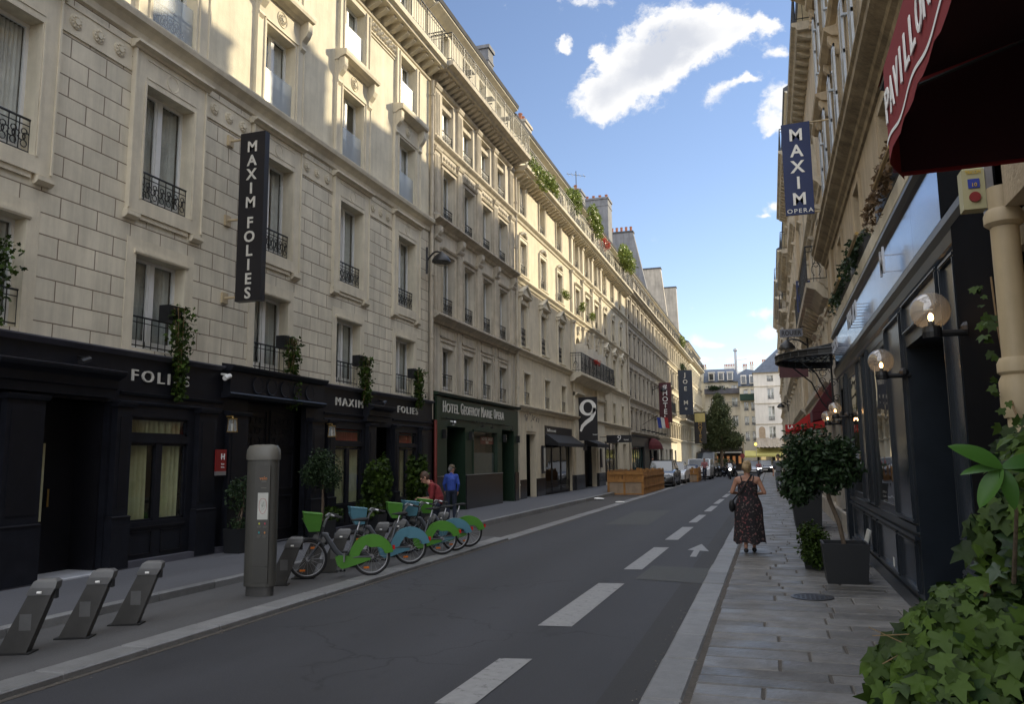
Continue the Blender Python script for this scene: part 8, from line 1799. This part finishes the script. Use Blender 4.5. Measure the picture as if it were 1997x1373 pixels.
for k in range(5): x_ = .30+.1*rs.rand(); z_ = .85+.3*rs.rand(); st.tube([(.5, 2.95, z_-.05), (x_+.04, 2.9, z_), (x_-.07, 2.88, z_+.03*rs.randn())], .0018, 4)
st.tube([(.55, 3.0, 1.12), (.68, 3.05, 1.30), (.86, 3.1, 1.44), (1.02, 3.2, 1.52)], .004, 6); st.tube([(1.02, 2.9, 1.7), (1.05, 2.95, 1.3), (1.06, 3.0, .9)], .008, 6)
st.build('vine_stem', 'stem', o)
bl = MB(); tv, tf = LEAF['oval']
def big(base, dirv, nrm, L_, W_):
    b = Vector(base); d = Vector(dirv).normalized(); n = Vector(nrm); n = (n-d*n.dot(d)).normalized(); s_ = d.cross(n); N = 9; vs = []
    for i in range(N+1):
        t = i/N; w = W_*math.sin(math.pi*min(1, t*.92+.04))**.8*(1-t*.25)*(0 if i == N else 1); c = b+d*L_*t-n*L_*.22*t*t; vs += [c-s_*w+n*w*.35, c, c+s_*w+n*w*.35]
    bl.add(vs, [(3*i+j, 3*i+3+j, 3*i+4+j, 3*i+1+j) for i in range(N) for j in (0, 1)])
cb = Vector((.585, 2.45, 1.665)); big(cb, (-.85, -.1, .55), (.1, -.9, .6), .135, .030); big(cb, (-.9, -.1, .0), (0, -.6, .8), .10, .020); big(cb, (-.55, -.15, -.75), (-.5, -.8, .1), .12, .028); big(cb, (.9, -.1, .25), (0, -.7, .8), .14, .032); big(cb, (.9, -.2, -.1), (0, -.5, .9), .13, .026); big(cb, (.2, -.2, -.9), (.1, -1, 0), .11, .024)
big(cb+Vector((.09, 0, .03)), (.9, -.2, .1), (0, -.8, .6), .13, .034); bl.build('magnolia_leaves', 'bigleaf', o, smooth='all'); st = MB(); st.tube([cb, cb+Vector((.05, .1, -.12)), cb+Vector((.1, .4, -.35))], [.004, .005, .007], 6); st.build('magnolia_stem', 'bark', o)
vn = MB(); vp = [(1.30, 5.30, 2.75), (1.29, 5.22, 2.45), (1.27, 5.05, 2.15), (1.25, 4.9, 1.95), (1.18, 4.4, 1.75)]; vn.tube(vp, .006, 5); vn.build('climbing_stem', 'stem', o)
rs = np.random.RandomState(12); pp = []
for k in range(26): i = rs.randint(4); t = rs.rand(); a = Vector(vp[i]).lerp(Vector(vp[i+1]), t); pp.append((a.x-.04-.05*rs.rand(), a.y+.05*rs.randn(), a.z+.04*rs.randn()))
leaves('climbing_leaves', pp, .068, 'ivy', o, 'ivy', out=np.tile(np.array([[-.5, -.9, .4]]), (26, 1)), seed=3, jitter=.4)
# litter
for i, (x_, y_, s_) in enumerate(((-7.0, 33.5, .30), (-5.6, 31.0, .2))):
    t = MB(); t.sphere((x_, y_, .05+SZ*(1 if x_ < -7.1 else 0)), s_, 8, 0, (1, .7, .16)); tag(t.build('crumpled_paper', 'letterw'), ['crumpled white paper at the far end of the parking lane kerb', 'smaller scrap of white paper by the road edge'][i], 'litter')

rs = np.random.RandomState(77); N = 420
gx = np.concatenate([-.98-.10*rs.rand(N)**2, -5.38+.16*rs.rand(N)**2-.02]); gy = np.concatenate([4+40*rs.rand(N)**1.5, 4+34*rs.rand(N)**1.4]); gz = np.full(2*N, .012)
lt_ = leaves('gutter_litter', np.stack([gx, gy, gz], 1), .022, mat('pale_litter', (.16, .14, .11), .9, .3, 9, island=.6), None, 'oval', out=np.tile(np.array([[0, 0, 6.]]), (2*N, 1)), seed=5); tag(lt_, 'fine pale litter and dry leaf scraps along both gutters', 'litter', None, 'stuff')
